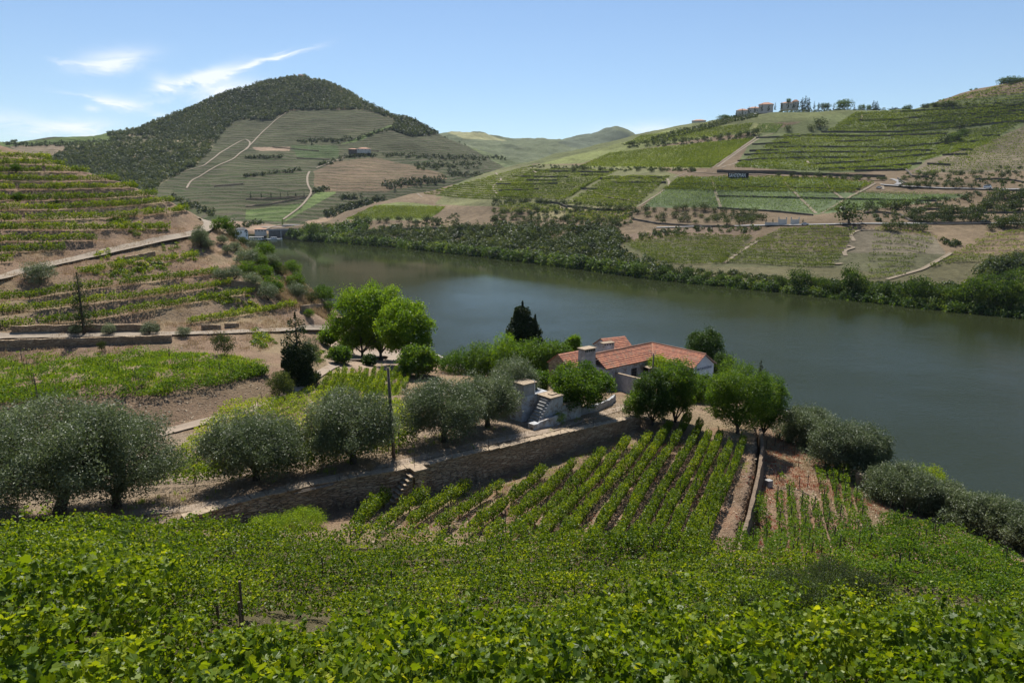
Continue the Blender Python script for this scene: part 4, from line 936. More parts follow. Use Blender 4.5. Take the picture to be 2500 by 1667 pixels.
# the square plots
far_rows([(1656, 436), (1760, 434), (1990, 436), (2128, 448)], [(1620, 462), (1760, 466), (1990, 470), (2080, 470)], 11, 'the upper square plots under the lettered board', h=1.6, w=1.7, leaf=1, dens=4.6, gap=.02, seed=10)
far_rows([(1618, 466), (1760, 469), (2050, 478)], [(1575, 502), (1750, 504), (1880, 512), (1985, 522)], 12, 'the lower square plots beside the cypresses', kind='vine_pale', h=1.3, w=.9, leaf=.8, dens=3.6, gap=.02, seed=11)
far_rows([(1998, 521), (2050, 496), (2105, 468)], [(2270, 490), (2310, 484), (2350, 476)], 34, 'the pale fan-shaped plot right of the square plots', kind='vine_pale', h=1.2, w=.8, leaf=.75, dens=3, gap=.05, seed=12)
# steep terraces under the estate
far_rows(Z4((520, 565), (1100, 565), (1760, 545)), Z4((130, 810), (760, 838), (1450, 835)), 24, 'the walled terraces under the estate', h=1.5, w=2.2, leaf=1.25, dens=3.4, gap=.05, seed=13)
far_rows(Z4((1060, 400), (1600, 372), (2352, 330)), Z4((850, 540), (1500, 540), (2352, 450)), 15, 'the top terraces below the skyline trees', h=1.5, w=2.2, leaf=1.4, dens=3, gap=.05, seed=14)
far_rows(Z4((2050, 620), (2352, 520)), Z4((1500, 860), (1900, 835), (2352, 830)), 20, 'the bare stony terraces at the right edge', h=1.1, w=1.2, leaf=1.0, dens=1.9, gap=.2, seed=15)
far_rows(Z4((1780, 560), (2352, 455)), Z4((1560, 760), (1800, 700), (2030, 640)), 12, 'the yellow-green terraces by the gully', h=1.5, w=2.2, leaf=1.2, dens=3.4, seed=16)
far_rows(Z4((1960, 245), (2352, 150)), Z4((1500, 345), (2352, 335)), 9, 'the hilltop slope at upper right', h=1.5, w=2, leaf=1.5, dens=2, gap=.15, seed=17)
# slanting plots on the spur
far_rows(Z3((420, 532), (760, 548)) + [(1553, 409), (1720, 410)], Z3((1000, 432), (1550, 372), (2230, 305)), 30, 'x', h=1.3, w=1.4, leaf=1.2, dens=2.5, gap=.03, seed=18) if False else None
far_rows(Z3((760, 545), (880, 490), (1000, 436)), Z3((1870, 556), (2050, 430), (2225, 305)), 75, 'the slanting lower plot on the spur', h=1.3, w=1.1, leaf=1.15, dens=2.4, gap=.03, seed=18, samples=5)
far_rows(Z3((1130, 362), (1270, 288)), Z3((2170, 262), (2215, 182)), 62, 'the slanting upper plot on the spur', h=1.3, w=1.1, leaf=1.2, dens=2.2, gap=.03, seed=19, samples=5)
far_rows(Z2((780, 1208), (900, 1150), (1000, 1106)), Z2((1400, 1204), (1460, 1170), (1525, 1116)), 42, 'the small bright plot above the water', h=1.2, w=.9, leaf=.9, dens=3, gap=.02, seed=20, samples=5)
far_rows(Z4((285, 545), (330, 482)), Z4((450, 545), (505, 482)), 13, 'the little fan-shaped plot near the estate', kind='vine_pale', h=1.3, w=1, leaf=1.1, dens=2.6, seed=21, samples=4)
N_near = len([o for o in COL.objects if o.parent is None and o.get('category') == 'vine row'])
def pxsize(e):
    P = e[0]; x, y = proj(P); return np.hypot(np.diff(x), np.diff(y)).sum() * (e[1]['h'] / P[:, 1].mean())
FAR.sort(key=lambda e: -pxsize(e)); quota = max(0, 296 - N_near)
rest = []
for j, (P, kw, what, i, n) in enumerate(FAR):
    if j < quota: vine_row(P, label=f'{ordn(i)} vine row from the top on {what}', group='rows on ' + what, which='1', stems=False, **kw)
    else:
        o = vine_row(P, label='x', group='x', which='1', stems=False, **kw)
        if o: rest.append(o)
bym = {}
for o in rest: bym.setdefault(o.data.materials[0].name, []).append(o)
Vs, Fs, Rs, n_ = [], [], [], 0; 
for k, lst in bym.items():
    Vs, Fs, Rs, n_ = [], [], [], 0
    for o in lst:
        m_ = o.data; v = np.empty(len(m_.vertices) * 3, np.float32); m_.vertices.foreach_get('co', v); f = np.empty(len(m_.loops), np.int32); m_.loops.foreach_get('vertex_index', f)
        rr = np.empty(len(m_.vertices), np.float32); m_.attributes['rnd'].data.foreach_get('value', rr)
        Vs.append(v.reshape(-1, 3)); Fs.append(f.reshape(-1, 4) + n_); Rs.append(rr); n_ += len(rr)
        bpy.data.objects.remove(o); bpy.data.meshes.remove(m_)
    o = obj('distant_vine_rows', npmesh('distant_vine_rows', np.concatenate(Vs), F4=np.concatenate(Fs), rnd=np.concatenate(Rs)), bpy.data.materials[k])
    tag(o, 'fine green vine rows covering the far slopes across the river' if 'pale' not in k else 'pale fine vine rows of the fan-shaped far plot', 'vineyard', kind='stuff')


# ================================================================== TREES
def px_tree(px, base, top, wpx, key, label, cat='tree', group=None, which='N', D=None, name=None, nl=None, rz=None, **kw):
    P = at(px, base, D) if D else hit(px, base, which)
    if P is None: print('miss', px, base, label); return None
    u, w = uw(px, top); zt = H + w * P[1]; hh = max(.6, zt - P[2]); depth = P[1] * cT + (H - P[2]) * sT; wm = wpx / FPX * depth
    if kw:
        k2 = f'{key}'; seed = int(px * 7 + base)
        a = dict(mat='olive', leaf=.2, asp=.34, n=9, th=.3, tr=.05, k=.42, up=.5, shell=.4, droop=0, forks=5, low=0., lean=(0, 0)); a.update(kw)
        n_ = int((nl or 9000) * 2.2)
        tree_proto('t%d' % seed, seed, wm, hh, n_, a['leaf'], a['asp'], a['mat'], hh * a['th'], hh * a['tr'], a['n'], a['k'], None, a['up'], a['shell'], a['droop'], a['forks'], None, a['low'], None, a['lean'])
        return plant('t%d' % seed, P - np.array([0, 0, .05]), label, cat, group, None, name or key, 0)
    pk = PROTO[key]; xs_ = wm / (hh / pk[3] * {'o': 4.6, 'f': 4.8, 'b': 7.5, 's': 3.0, 'd': 3.2}[key[0]])
    return plant(key, P, label, cat, group, hh, name or key.rsplit('_', 1)[0], rz, sxy=xs_)
OL = dict(mat='olive', leaf=.19, asp=.40, n=36, th=.17, tr=.05, k=.36, up=.35, shell=.55, droop=.55, forks=7)
px_tree(140, 1278, 985, 400, 'olive_tree', 'largest olive tree, far left, with a thick dark leaning trunk', group='olive trees on the terrace', nl=42000, **{**OL, 'lean': (.8, 0), 'th': .3})
px_tree(285, 1238, 1022, 300, 'olive_tree', 'wide grey olive tree right of the largest one, trunk half hidden', group='olive trees on the terrace', nl=24000, **OL)
px_tree(-40, 1235, 1000, 230, 'olive_tree', 'dark olive tree cut by the left picture edge', group='olive trees on the terrace', nl=16000, **OL)
px_tree(625, 1172, 1008, 245, 'olive_tree', 'silvery round olive tree above the left end of the stone wall', group='olive trees on the terrace', nl=26000, **OL)
px_tree(862, 1130, 952, 215, 'olive_tree', 'silvery olive tree just left of the leaning wooden pole', group='olive trees on the terrace', nl=26000, **OL)
px_tree(1085, 1078, 922, 205, 'olive_tree', 'broad green-grey olive tree right of the wooden pole, casting dappled shade', group='olive trees on the terrace', nl=24000, **OL)
px_tree(1190, 1042, 905, 150, 'olive_tree', 'middle olive tree of the three near the ruined steps', group='olive trees on the terrace', nl=18000, **OL)
px_tree(1255, 1010, 870, 125, 'olive_tree', 'tallest upright olive tree touching the ruined steps', group='olive trees on the terrace', nl=18000, **OL)
SH = [(1962, 1092, 988, 120, 'feathery olive tree first along the right shore'), (2045, 1150, 1028, 130, 'dark full olive tree leaning over the right shore'), (2108, 1172, 1035, 110, 'rounded olive tree beside the dark full one on the shore'),
      (2190, 1232, 1132, 150, 'olive tree with visible trunk beside the small ruined wall on the shore'), (2285, 1262, 1172, 100, 'grey olive tree in the middle of the shore line of trees'), (2350, 1285, 1195, 85, 'slim upright olive tree on the lower right shore'),
      (2400, 1305, 1208, 90, 'olive tree third from the right edge on the shore'), (2452, 1325, 1218, 95, 'olive tree with dark trunk second from the right edge'), (2515, 1350, 1240, 130, 'olive tree cut by the right picture edge'), (2240, 1245, 1165, 80, 'small olive tree squeezed between two larger shore trees')]
for a in SH: px_tree(*a[:4], 'olive_tree', a[4], group='olive trees along the right shore', nl=15000, **{**OL, 'th': .25})
PL = dict(mat='bright', leaf=.34, asp=.75, n=44, th=.10, tr=.022, k=.28, up=.4, shell=.5, forks=7)
px_tree(885, 876, 700, 150, 'plane_tree', 'bright green plane tree, left one of the tall riverside group', group='tall bright trees by the railway', nl=15000, **PL)
px_tree(930, 880, 686, 150, 'plane_tree', 'tallest bright green plane tree in the riverside group', group='tall bright trees by the railway', nl=17000, **PL)
px_tree(992, 895, 728, 140, 'plane_tree', 'right-hand plane tree hanging over the water edge', group='tall bright trees by the railway', nl=14000, **{**PL, 'th': .15})
px_tree(1022, 918, 846, 92, 'walnut_tree', 'low dark green tree below the plane trees beside the rails', nl=7000, **{**PL, 'mat': 'fig', 'th': .12})
px_tree(862, 868, 808, 52, 'fig_tree', 'small slanting tree in the yard left of the plane trees', nl=3000, **{**PL, 'th': .35})
px_tree(832, 888, 848, 44, 'fig_tree', 'low round green bush tree at the yard corner', nl=2500, **{**PL, 'mat': 'fig', 'th': .15})
px_tree(806, 846, 802, 52, 'shrub', 'bright green bush above the yard on the bank', 'shrub', nl=2500, **{**PL, 'th': .15})
px_tree(903, 892, 868, 26, 'shrub', 'small dark bush under the plane trees', 'shrub', nl=1200, **{**PL, 'mat': 'dark', 'th': .15})
def pconifer(px, base, top, wpx, label, name='conifer_tree', nl=9000, leaf=.35, which='N', D=None, seed=1, group=None, tiers=18, bare=.06, power=.8, top_bare=0, mat='conifer', asp=.35):
    P = at(px, base, D) if D else hit(px, base, which); u, w = uw(px, top); hh = H + w * P[1] - P[2]; wm = wpx / FPX * P[1]; r = np.random.default_rng(seed)
    o = empty(name, tuple(P), label, 'tree', group)
    obj('crown', conifer_mesh(name, hh, wm, nl, leaf, r, bare, tiers, asp, power, top_bare), M[mat], o)
    mb = MB(); mb.tube([(0, 0, -.3), (0, 0, hh * .5), (.02, 0, hh * .99)], [hh * .022 + .05, hh * .013 + .03, .02], 6); obj('trunk', mb.mesh('trunk', True), M['bark'], o); return o
pconifer(732, 955, 770, 105, 'dark old conifer with a bare dead top beside the earth track', nl=30000, seed=3, top_bare=.6, power=.35, D=100, leaf=.34, asp=.6)
pconifer(206, 815, 668, 44, 'thin sparse conifer standing on the lower track at left', nl=3000, seed=4, leaf=.28, bare=.16, power=.4, tiers=22)
pconifer(1275, 905, 742, 108, 'tall dark conifer behind the leafy trees by the river', nl=26000, seed=5, D=124, leaf=.42, power=.42, asp=.6, tiers=22)
pconifer(1306, 900, 775, 60, 'shorter dark conifer joined to the tall one', nl=9000, seed=6, D=123, leaf=.42, power=.45, asp=.5)
pconifer(901, 760, 698, 12, 'tiny dark conifer tip behind the plane trees', nl=500, seed=7, D=190, leaf=.4)
pconifer(1854, 940, 880, 12, 'slender dark cypress beside the big round tree', 'cypress', nl=900, seed=8, D=84, leaf=.18, power=.4)
FG = dict(mat='fig', leaf=.24, asp=.65, n=30, th=.14, tr=.025, k=.34, up=.45, shell=.45, forks=6)
for a in [(1120, 950, 850, 105, 118, 'leafy tree at the left end of the row behind the olives', 'fig'), (1175, 945, 838, 85, 117, 'leafy bright tree left of the dark conifer', 'fig'), (1235, 945, 818, 95, 116, 'leafy tree in front of the dark conifer', 'bright'),
          (1290, 945, 826, 95, 113, 'leafy tree just right of the dark conifer', 'fig'), (1345, 935, 828, 80, 112, 'leafy tree left of the old tiled roofs', 'fig'), (1372, 915, 842, 50, 110, 'small leafy tree touching the tiled roof', 'fig'),
          (1400, 880, 816, 34, 121, 'pale young tree rising behind the old roofs', 'bright'), (1382, 880, 836, 26, 121, 'narrow young tree rising behind the old roofs at left', 'fig'), (1310, 965, 905, 60, 92, 'low leafy bush behind the ruined steps', 'fig')]:
    px_tree(a[0], a[1], a[2], a[3], 'broadleaf_tree', a[5], D=a[4], group='leafy trees behind the olives', nl=6500, **{**FG, 'mat': a[6]})
px_tree(1418, 1012, 888, 145, 'fig_tree', 'dense round fig tree in front of the grey courtyard wall', nl=17000, **{**FG, 'th': .16, 'leaf': .2})
px_tree(1592, 1035, 900, 105, 'elm_tree', 'dark leafy tree behind the wall end, with a pole in front', nl=12000, **{**FG, 'mat': 'dark', 'th': .08, 'leaf': .18})
px_tree(1648, 1030, 876, 98, 'elm_tree', 'tall leafy tree hiding the house front', nl=14000, **{**FG, 'th': .04, 'leaf': .18})
px_tree(1622, 930, 868, 90, 'climbing_vine', 'bright vine pergola growing over the house porch', 'climbing vine', D=95, nl=6000, **{**FG, 'mat': 'bright', 'th': .4, 'leaf': .18})
px_tree(1712, 1000, 915, 95, 'elm_tree', 'leafy tree below the white gable', nl=9000, D=85, **{**FG, 'th': .08, 'leaf': .18})
px_tree(1800, 1058, 882, 165, 'round_tree', 'big round tree with a thin dark trunk right of the house', nl=20000, **{**FG, 'th': .12, 'leaf': .17})
px_tree(1862, 1062, 912, 100, 'round_tree', 'right half of the big leafy pair beside the river', nl=12000, **{**FG, 'th': .05, 'leaf': .17})
px_tree(1715, 905, 803, 88, 'round_tree', 'dense dark green tree rising behind the white gable', nl=9000, D=112, **{**FG, 'mat': 'dark', 'th': .1, 'leaf': .25})
px_tree(1762, 935, 862, 50, 'round_tree', 'low dark bush tree behind the white gable', nl=4000, D=106, **{**FG, 'mat': 'dark', 'th': .1, 'leaf': .25})
px_tree(1548, 1030, 950, 55, 'shrub', 'sprawling light shrub at the right end of the stone wall', 'shrub', nl=3500, **{**FG, 'th': .1, 'leaf': .15})
px_tree(1366, 1036, 1002, 32, 'shrub', 'small round shrub in front of the ruined whitewashed wall', 'shrub', nl=1500, **{**FG, 'mat': 'weed', 'th': .1, 'leaf': .09, 'asp': .3})
px_tree(2262, 1215, 1140, 90, 'shrub', 'yellow-leaved shrub showing above the shore olives', 'shrub', D=64, nl=2500, **{**FG, 'mat': 'vine_yellow', 'th': .1, 'leaf': .15})
px_tree(905, 1148, 1128, 18, 'shrub', 'dry brown weed clump at the foot of the pole', 'shrub', nl=500, **{**FG, 'mat': 'straw', 'th': .1, 'leaf': .1, 'asp': .2})
px_tree(740, 1290, 1246, 110, 'shrub', 'bright weedy shrub at the foot of the stone wall', 'shrub', nl=6000, **{**FG, 'mat': 'weed', 'th': .1, 'leaf': .11, 'asp': .35})
px_tree(655, 1310, 1262, 90, 'shrub', 'low weedy shrub below the left end of the stone wall', 'shrub', nl=4000, **{**FG, 'mat': 'weed', 'th': .1, 'leaf': .11, 'asp': .4})
# grey shrubs between the vines, lower right
for a in [(1930, 1500, 1405, 170, 'grey-green bush standing among the foreground vines, left one'), (2030, 1480, 1375, 150, 'tallest grey-green bush among the foreground vines'), (2110, 1500, 1410, 120, 'grey-green bush among the foreground vines, right one'), (1860, 1540, 1462, 120, 'low grey bush at the left of the bushes in the vines')]:
    px_tree(*a[:4], 'wild_olive_bush', a[4], 'bush', 'grey bushes in the vines', nl=9000, **{**OL, 'mat': 'scrub', 'leaf': .09, 'th': .12, 'k': .40, 'droop': .1})
# small trees on the hillside at left
for a in [(98, 692, 641, 68, 'olive_tree_0', 'lone round olive tree below the upper track at left'), (490, 606, 556, 42, 'olive_tree_1', 'round olive tree beside the track bend'), (184, 815, 794, 30, 'olive_tree_2', 'flat-topped small olive tree on the lower track, leftmost'),
          (267, 817, 790, 30, 'olive_tree_0', 'small olive tree right of the thin conifer'), (366, 816, 787, 42, 'olive_tree_1', 'umbrella-shaped small olive tree in front of the low retaining wall end'), (450, 822, 797, 30, 'olive_tree_2', 'smallest olive tree on the lower track, rightmost'),
          (547, 868, 815, 55, 'dry_shrub_0', 'grey bush above the flat vine field'), (682, 970, 905, 62, 'dry_shrub_1', 'khaki bush left of the dark conifer'), (700, 965, 925, 40, 'dry_shrub_2', 'smaller khaki bush touching the dark conifer'), (760, 905, 830, 42, 'olive_tree_1', 'olive bush tree right of the dark conifer'),
          (38, 420, 400, 22, 'shrub_1', 'tiny shrub near the top of the hill'), (44, 492, 470, 24, 'shrub_0', 'dark shrub on the sixth terrace'), (250, 857, 832, 20, 'dry_shrub_0', 'thin weed bush below the lower track wall')]:
    px_tree(*a[:4], a[4], a[5], 'shrub' if 'shrub' in a[4] else 'tree')
k_ = 0; SP = [(290, 250, 50, 'o'), (450, 160, 62, 's'), (345, 300, 40, 'o'), (450, 270, 36, 'o'), (540, 230, 46, 'd'), (490, 340, 36, 'o'), (550, 320, 36, 'o'), (610, 280, 36, 'd'), (690, 310, 46, 'o'), (640, 410, 78, 'o'), (780, 350, 60, 's'), (820, 430, 56, 'o'),
    (880, 400, 60, 's'), (905, 500, 46, 'd'), (980, 480, 52, 's'), (450, 540, 56, 'o'), (540, 530, 56, 'o'), (640, 490, 56, 's'), (680, 580, 60, 'o'), (780, 520, 60, 's'), (830, 620, 72, 's'), (800, 670, 66, 'o'), (1010, 590, 60, 's'), (1030, 660, 66, 'o'),
    (1130, 710, 46, 'd'), (1230, 690, 68, 's'), (1260, 780, 42, 's'), (1115, 830, 32, 's'), (740, 430, 50, 's'), (700, 380, 40, 's'), (1400, 1070, 52, 's'), (1330, 1140, 52, 's'), (560, 200, 30, 'd'), (860, 470, 40, 's')]
for x, y, rr, kd in SP:
    px_, py_ = x / 3.136 + 400, y / 3.136 + 500; q = rr / 3.136
    key = {'o': 'olive_tree_%d', 's': 'shrub_%d', 'd': 'dry_shrub_%d'}[kd] % (k_ % 3); k_ += 1
    what = {'o': 'grey-green olive tree', 's': 'bright green bush', 'd': 'dull khaki bush'}[kd]
    px_tree(px_, py_ + q * .95, py_ - q, q * 2.3, key, f'{what} on the dry spur, {ordn(k_ - 1)} down from the track bend', 'tree' if kd == 'o' else 'bush', 'trees and bushes on the dry spur')

# ---- far trees across the river
def scatter_line(pts, n, jx=3, jy=2):
    pts = np.array(pts, float); d = np.concatenate([[0], np.cumsum(np.hypot(*np.diff(pts, axis=0).T))]); t = (np.arange(n) + .5) / n * d[-1]
    return [(np.interp(a, d, pts[:, 0]) + rng.normal() * jx, np.interp(a, d, pts[:, 1]) + rng.normal() * jy) for a in t]
cnt_far = 0
def far_trees(pts, what, hm=4.5, key='far_olive', jit=.25, which='1', label=None):
    global cnt_far
    for i, (x, y) in enumerate(pts):
        P = hit(x, y, which)
        if P is None or P[1] > 2300: continue
        o = plant(f'{key}_{cnt_far % 3}', P - np.array([0, 0, .2]), f"{label or 'olive tree'} {what}, {ordn(i)} from left" if not label else f'{label}, {ordn(i)} from left', 'tree', 'trees ' + what, hm * (1 + jit * rng.normal()), {'far_olive': 'olive_tree', 'bank_tree': 'broadleaf_tree'}[key], sxy=1.0 + .25 * rng.random()); cnt_far += 1
sl = scatter_line
far_trees(sl(Z3((640, 935), (900, 925), (1250, 935)), 11), 'in the curved line under the terraces')
far_trees(sl(Z3((1270, 930), (1700, 915), (2265, 950)), 12, 2, 1.5), 'in the line directly below the square plots')
far_trees(sl(Z3((1400, 985), (1700, 985), (2240, 1000)), 9, 5, 3), 'in the second line of the sandy slope')
far_trees(sl(Z3((1180, 960), (1500, 1015), (2250, 1030)), 12, 6, 3), 'in the lowest line of the sandy slope')
far_trees(sl(Z3((20, 855), (300, 845), (640, 870)), 15, 2, 1), 'in the top line of the olive belt', 4)
far_trees(sl(Z3((20, 940), (300, 950), (640, 935)), 12, 4, 1.5), 'in the second line of the olive belt', 4)
far_trees(sl(Z3((0, 1000), (500, 1010), (1100, 1015)), 18, 3, 1.5), 'in the third line of the olive belt', 4)
far_trees(sl(Z3((0, 1045), (500, 1050), (1100, 1045)), 18, 3, 1.5), 'in the lowest line of the olive belt', 4)
far_trees(sl(Z4((430, 880), (900, 895), (1320, 905)), 9, 3, 1), 'under the long dark terrace wall right of the board', 4)
far_trees(sl(Z4((1440, 960), (1700, 960), (1990, 965)), 8, 2, 1), 'in the line beside the upper road')
far_trees(sl(Z4((1450, 900), (1800, 880), (2330, 870)), 13, 5, 4), 'on the stony bank above the upper road')
far_trees(sl(Z4((1130, 1150), (1400, 1130), (1750, 1130)), 8, 6, 3), 'on the ledge right of the pale plot', 5)
far_trees(sl(Z4((1340, 1190), (1800, 1180), (2330, 1150)), 14, 6, 4), 'on the middle olive ledge at right', 5)
far_trees(sl(Z4((1500, 1235), (1800, 1225), (2060, 1225)), 8, 4, 2), 'on the lowest olive ledge at right', 5)
far_trees(sl(Z4((1240, 1285), (1400, 1285), (1620, 1300)), 6, 3, 2), 'in the line just below the lower road', 5)
far_trees(sl(Z4((2110, 1110), (2200, 1060), (2350, 1040)), 7, 8, 8), 'in the cluster at the right edge', 6)
far_trees(sl(Z4((2120, 1290), (2240, 1260), (2350, 1230)), 6, 8, 6), 'in the cluster below the road at the right edge', 6)
far_trees(sl(Z4((20, 1200), (200, 1210), (380, 1220)), 7, 5, 3), 'beside the gate posts')
far_trees(sl(Z4((1550, 360), (1750, 345), (1830, 340)), 7, 3, 1), 'in the row under the hilltop slope', 6)
far_trees([Z4((720, 530))[0], Z4((545, 535))[0], Z4((1740, 630))[0], Z4((1860, 520))[0], Z4((290, 570))[0], Z4((790, 500))[0], Z4((1010, 1245))[0]], 'standing alone on the terraces', 9, label='dark broad tree standing alone on the far terraces')
far_trees(sl(Z4((1760, 625), (1820, 600), (1900, 575)), 5, 3, 3), 'in the green gully', 8, 'bank_tree', label='bright broadleaf tree in the green gully')
far_trees(sl(Z3((1080, 385), (1500, 350), (2240, 280)), 13, 6, 2), 'on the dark bank between the slanting plots', 5)
far_trees(sl(Z3((640, 575), (1100, 590), (1750, 590)), 10, 6, 2), 'along the track over the curved terraces', 4.5)
far_trees(sl(Z2((820, 1235), (1300, 1240), (1500, 1250)), 9, 4, 3), 'below the small bright plot', 6)
# individual trees on the far bank, right part (tall)
for i, (x, b_, t_, w_) in enumerate([(1560, 678, 640, 40), (1620, 680, 648, 30), (1680, 684, 652, 34), (1725, 688, 660, 22), (1760, 694, 668, 22), (1800, 700, 670, 24), (1830, 702, 676, 20), (1905, 705, 672, 26), (1950, 712, 655, 55), (1985, 714, 672, 30), (2010, 718, 676, 34), (2045, 722, 682, 40), (2075, 727, 648, 46), (2100, 729, 672, 40),
                                     (2140, 733, 690, 44), (2175, 736, 688, 44), (2200, 740, 698, 34), (2235, 744, 672, 60), (2275, 748, 690, 50), (2310, 752, 700, 50), (2345, 756, 700, 50), (2375, 760, 675, 60), (2415, 764, 690, 55), (2455, 768, 680, 60), (2495, 772, 678, 60), (2400, 722, 668, 60), (2450, 715, 660, 60), (2330, 728, 690, 40), (2490, 705, 650, 60)]):
    px_tree(x, b_, t_, w_, 'bank_tree_%d' % (i % 3), f'dark waterside tree on the far bank, {ordn(i)} of the right-hand group from the left', 'tree', 'tall trees on the far bank', which='1', name='waterside_tree')

def cloud(name, P, w, h, m, leaf, mat, seed, label, cat, asp=.7):
    r = np.random.default_rng(seed); P = np.asarray(P); n = len(P); idx = np.repeat(np.arange(n), m); d = rand_dirs(n * m, r); d[:, 2] = np.abs(d[:, 2]) * 1.1 - .1
    rad = 1 - .45 * r.random(n * m) ** 2; lump = 1 + .22 * np.sin(d[:, 0] * 5 + idx) * np.sin(d[:, 1] * 5 + idx * 1.7)
    w = np.broadcast_to(w, n)[idx]; h = np.broadcast_to(h, n)[idx]
    C = P[idx] + np.stack([d[:, 0] * w / 2, d[:, 1] * w / 2, d[:, 2] * h * .85], 1) * (rad * lump)[:, None]; C[:, 2] += h * .12
    nrm = d * 1.1 + rand_dirs(n * m, r) * .8; nrm /= np.linalg.norm(nrm, axis=1)[:, None]
    V, F_, rd = leaf_quads(C, nrm, 1., asp, r, .15)
    V = V.reshape(-1, 4, 3); V = C[:, None] + (V - C[:, None]) * (leaf * w)[:, None, None]
    rd = (.72 * np.repeat(r.random(n), m * 4) + .28 * rd)
    o = obj(name, npmesh(name, V.reshape(-1, 3), F4=F_, rnd=rd), M[mat]); return tag(o, label, cat, kind='stuff')
def samp(poly, n, which, dens=None):
    xs_ = [p[0] for p in poly]; ys_ = [p[1] for p in poly]; out = []
    k = 0
    while len(out) < n and k < n * 12:
        k += 1; x = rng.uniform(min(xs_), max(xs_)); y = rng.uniform(min(ys_), max(ys_))
        if inpoly(np.array([x]), np.array([y]), poly)[0]:
            if dens and rng.random() > dens(x, y): continue
            h_ = hit(x, y, which)
            if h_ is not None and h_[1] < 2400: out.append(h_)
    return np.array(out)
P = samp(FOREST1, 15000, '2', lambda x, y: 1.0 if y < 330 else (.75 if fbm(np.array(x / 25.), np.array(y / 12.), 3, 2) > -.12 else .25)); cloud('woodland', P, rng.uniform(5, 10, len(P)), rng.uniform(4, 7, len(P)), 14, .42, 'wood_far', 11, 'dark scrub woodland covering the mountain and its left flank', 'woodland')
P = samp(FOREST2, 600, '2'); cloud('woodland', P, rng.uniform(7, 12, len(P)), rng.uniform(5, 9, len(P)), 16, .42, 'wood_far', 12, 'small dark wood on the right shoulder of the mountain', 'woodland')
belt = lambda pts, n, j: np.array([q for q in (hit(x, y, '2') for x, y in scatter_line(pts, n, 3, j)) if q is not None and q[1] < 2300])
P = np.concatenate([belt(Z2((400, 620), (830, 600)), 60, 2.5), belt(Z2((1050, 715), (1500, 740), (1950, 745)), 110, 3), belt(Z2((1300, 800), (1780, 800)), 90, 5), belt(Z2((1060, 950), (1520, 915)), 100, 5), belt(Z2((600, 1190), (760, 1140), (1060, 1060)), 110, 7), belt(Z2((720, 1050), (880, 1040)), 20, 3),
                    belt(Z2((560, 805), (760, 735), (1000, 720)), 50, 2), belt(Z2((520, 1000), (610, 980)), 16, 2), belt(Z2((1500, 570), (1800, 660), (2000, 750)), 60, 3), belt(Z2((1550, 860), (1900, 880)), 50, 3), belt([(555, 558), (640, 545)], 20, 3), belt(Z1((1320, 1210), (1640, 1330)), 40, 4), belt(Z1((30, 790), (340, 800), (900, 770)), 120, 2.5), belt(Z2((1130, 520), (1000, 545), (860, 600)), 40, 1.5), belt(Z2((0, 740), (280, 740)), 30, 1), belt(Z2((0, 885), (420, 835)), 36, 1)])
cloud('orchard', P, rng.uniform(5, 8, len(P)), rng.uniform(3.5, 6, len(P)), 14, .42, 'wood_far', 13, 'dark tree belts and hedges between the mountain vineyards', 'trees')
bankpoly = [(760, 590), (760, 572), (850, 574), (1000, 560), (1100, 556), (1250, 556), (1400, 558), (1500, 562), (1512, 600), (1520, 640), (1640, 668), (1640, 684), (1500, 668), (1400, 655), (1250, 636), (1100, 618), (950, 603)]
P = samp(bankpoly, 900, '1'); cloud('riverside_scrub', P, 4 + 10 * rng.random(len(P)) ** 1.8, 3 + 5.5 * rng.random(len(P)) ** 1.5, 160, .15, 'scrub', 14, 'dense scrub wood covering the far river bank', 'scrub')
sp_ = [(760, 590), (850, 595), (950, 604), (1100, 619), (1250, 637), (1400, 656), (1560, 677)]
P = np.array([q for q in (hit(x, y - 3, '1') for x, y in scatter_line(sp_, 150, 2, 2)) if q is not None]); cloud('riverside_scrub', P, rng.uniform(6, 10, len(P)), rng.uniform(5, 8, len(P)), 170, .16, 'riparian', 15, 'greener fringe of bushes along the far waterline', 'scrub')
P = np.array([q for q in (hit(x, y, '1') for x, y in scatter_line([(1560, 680), (1800, 701), (2000, 721), (2200, 743), (2350, 760), (2520, 778)], 150, 3, 4)) if q is not None]); cloud('riverside_bushes', P, rng.uniform(3.5, 7, len(P)), rng.uniform(2.2, 5, len(P)), 170, .16, 'riparian', 16, 'low bushes along the far waterline at right', 'bushes')
P = np.array([q for q in (hit(x, y, '1') for x, y in scatter_line(Z5((1920, 940), (2050, 890), (2300, 850)), 60, 8, 9)) if q is not None]); cloud('riverside_bushes', P, rng.uniform(5, 8, len(P)), rng.uniform(4, 6, len(P)), 150, .16, 'scrub', 17, 'dark rounded scrub above the waterside trees at the right edge', 'bushes')
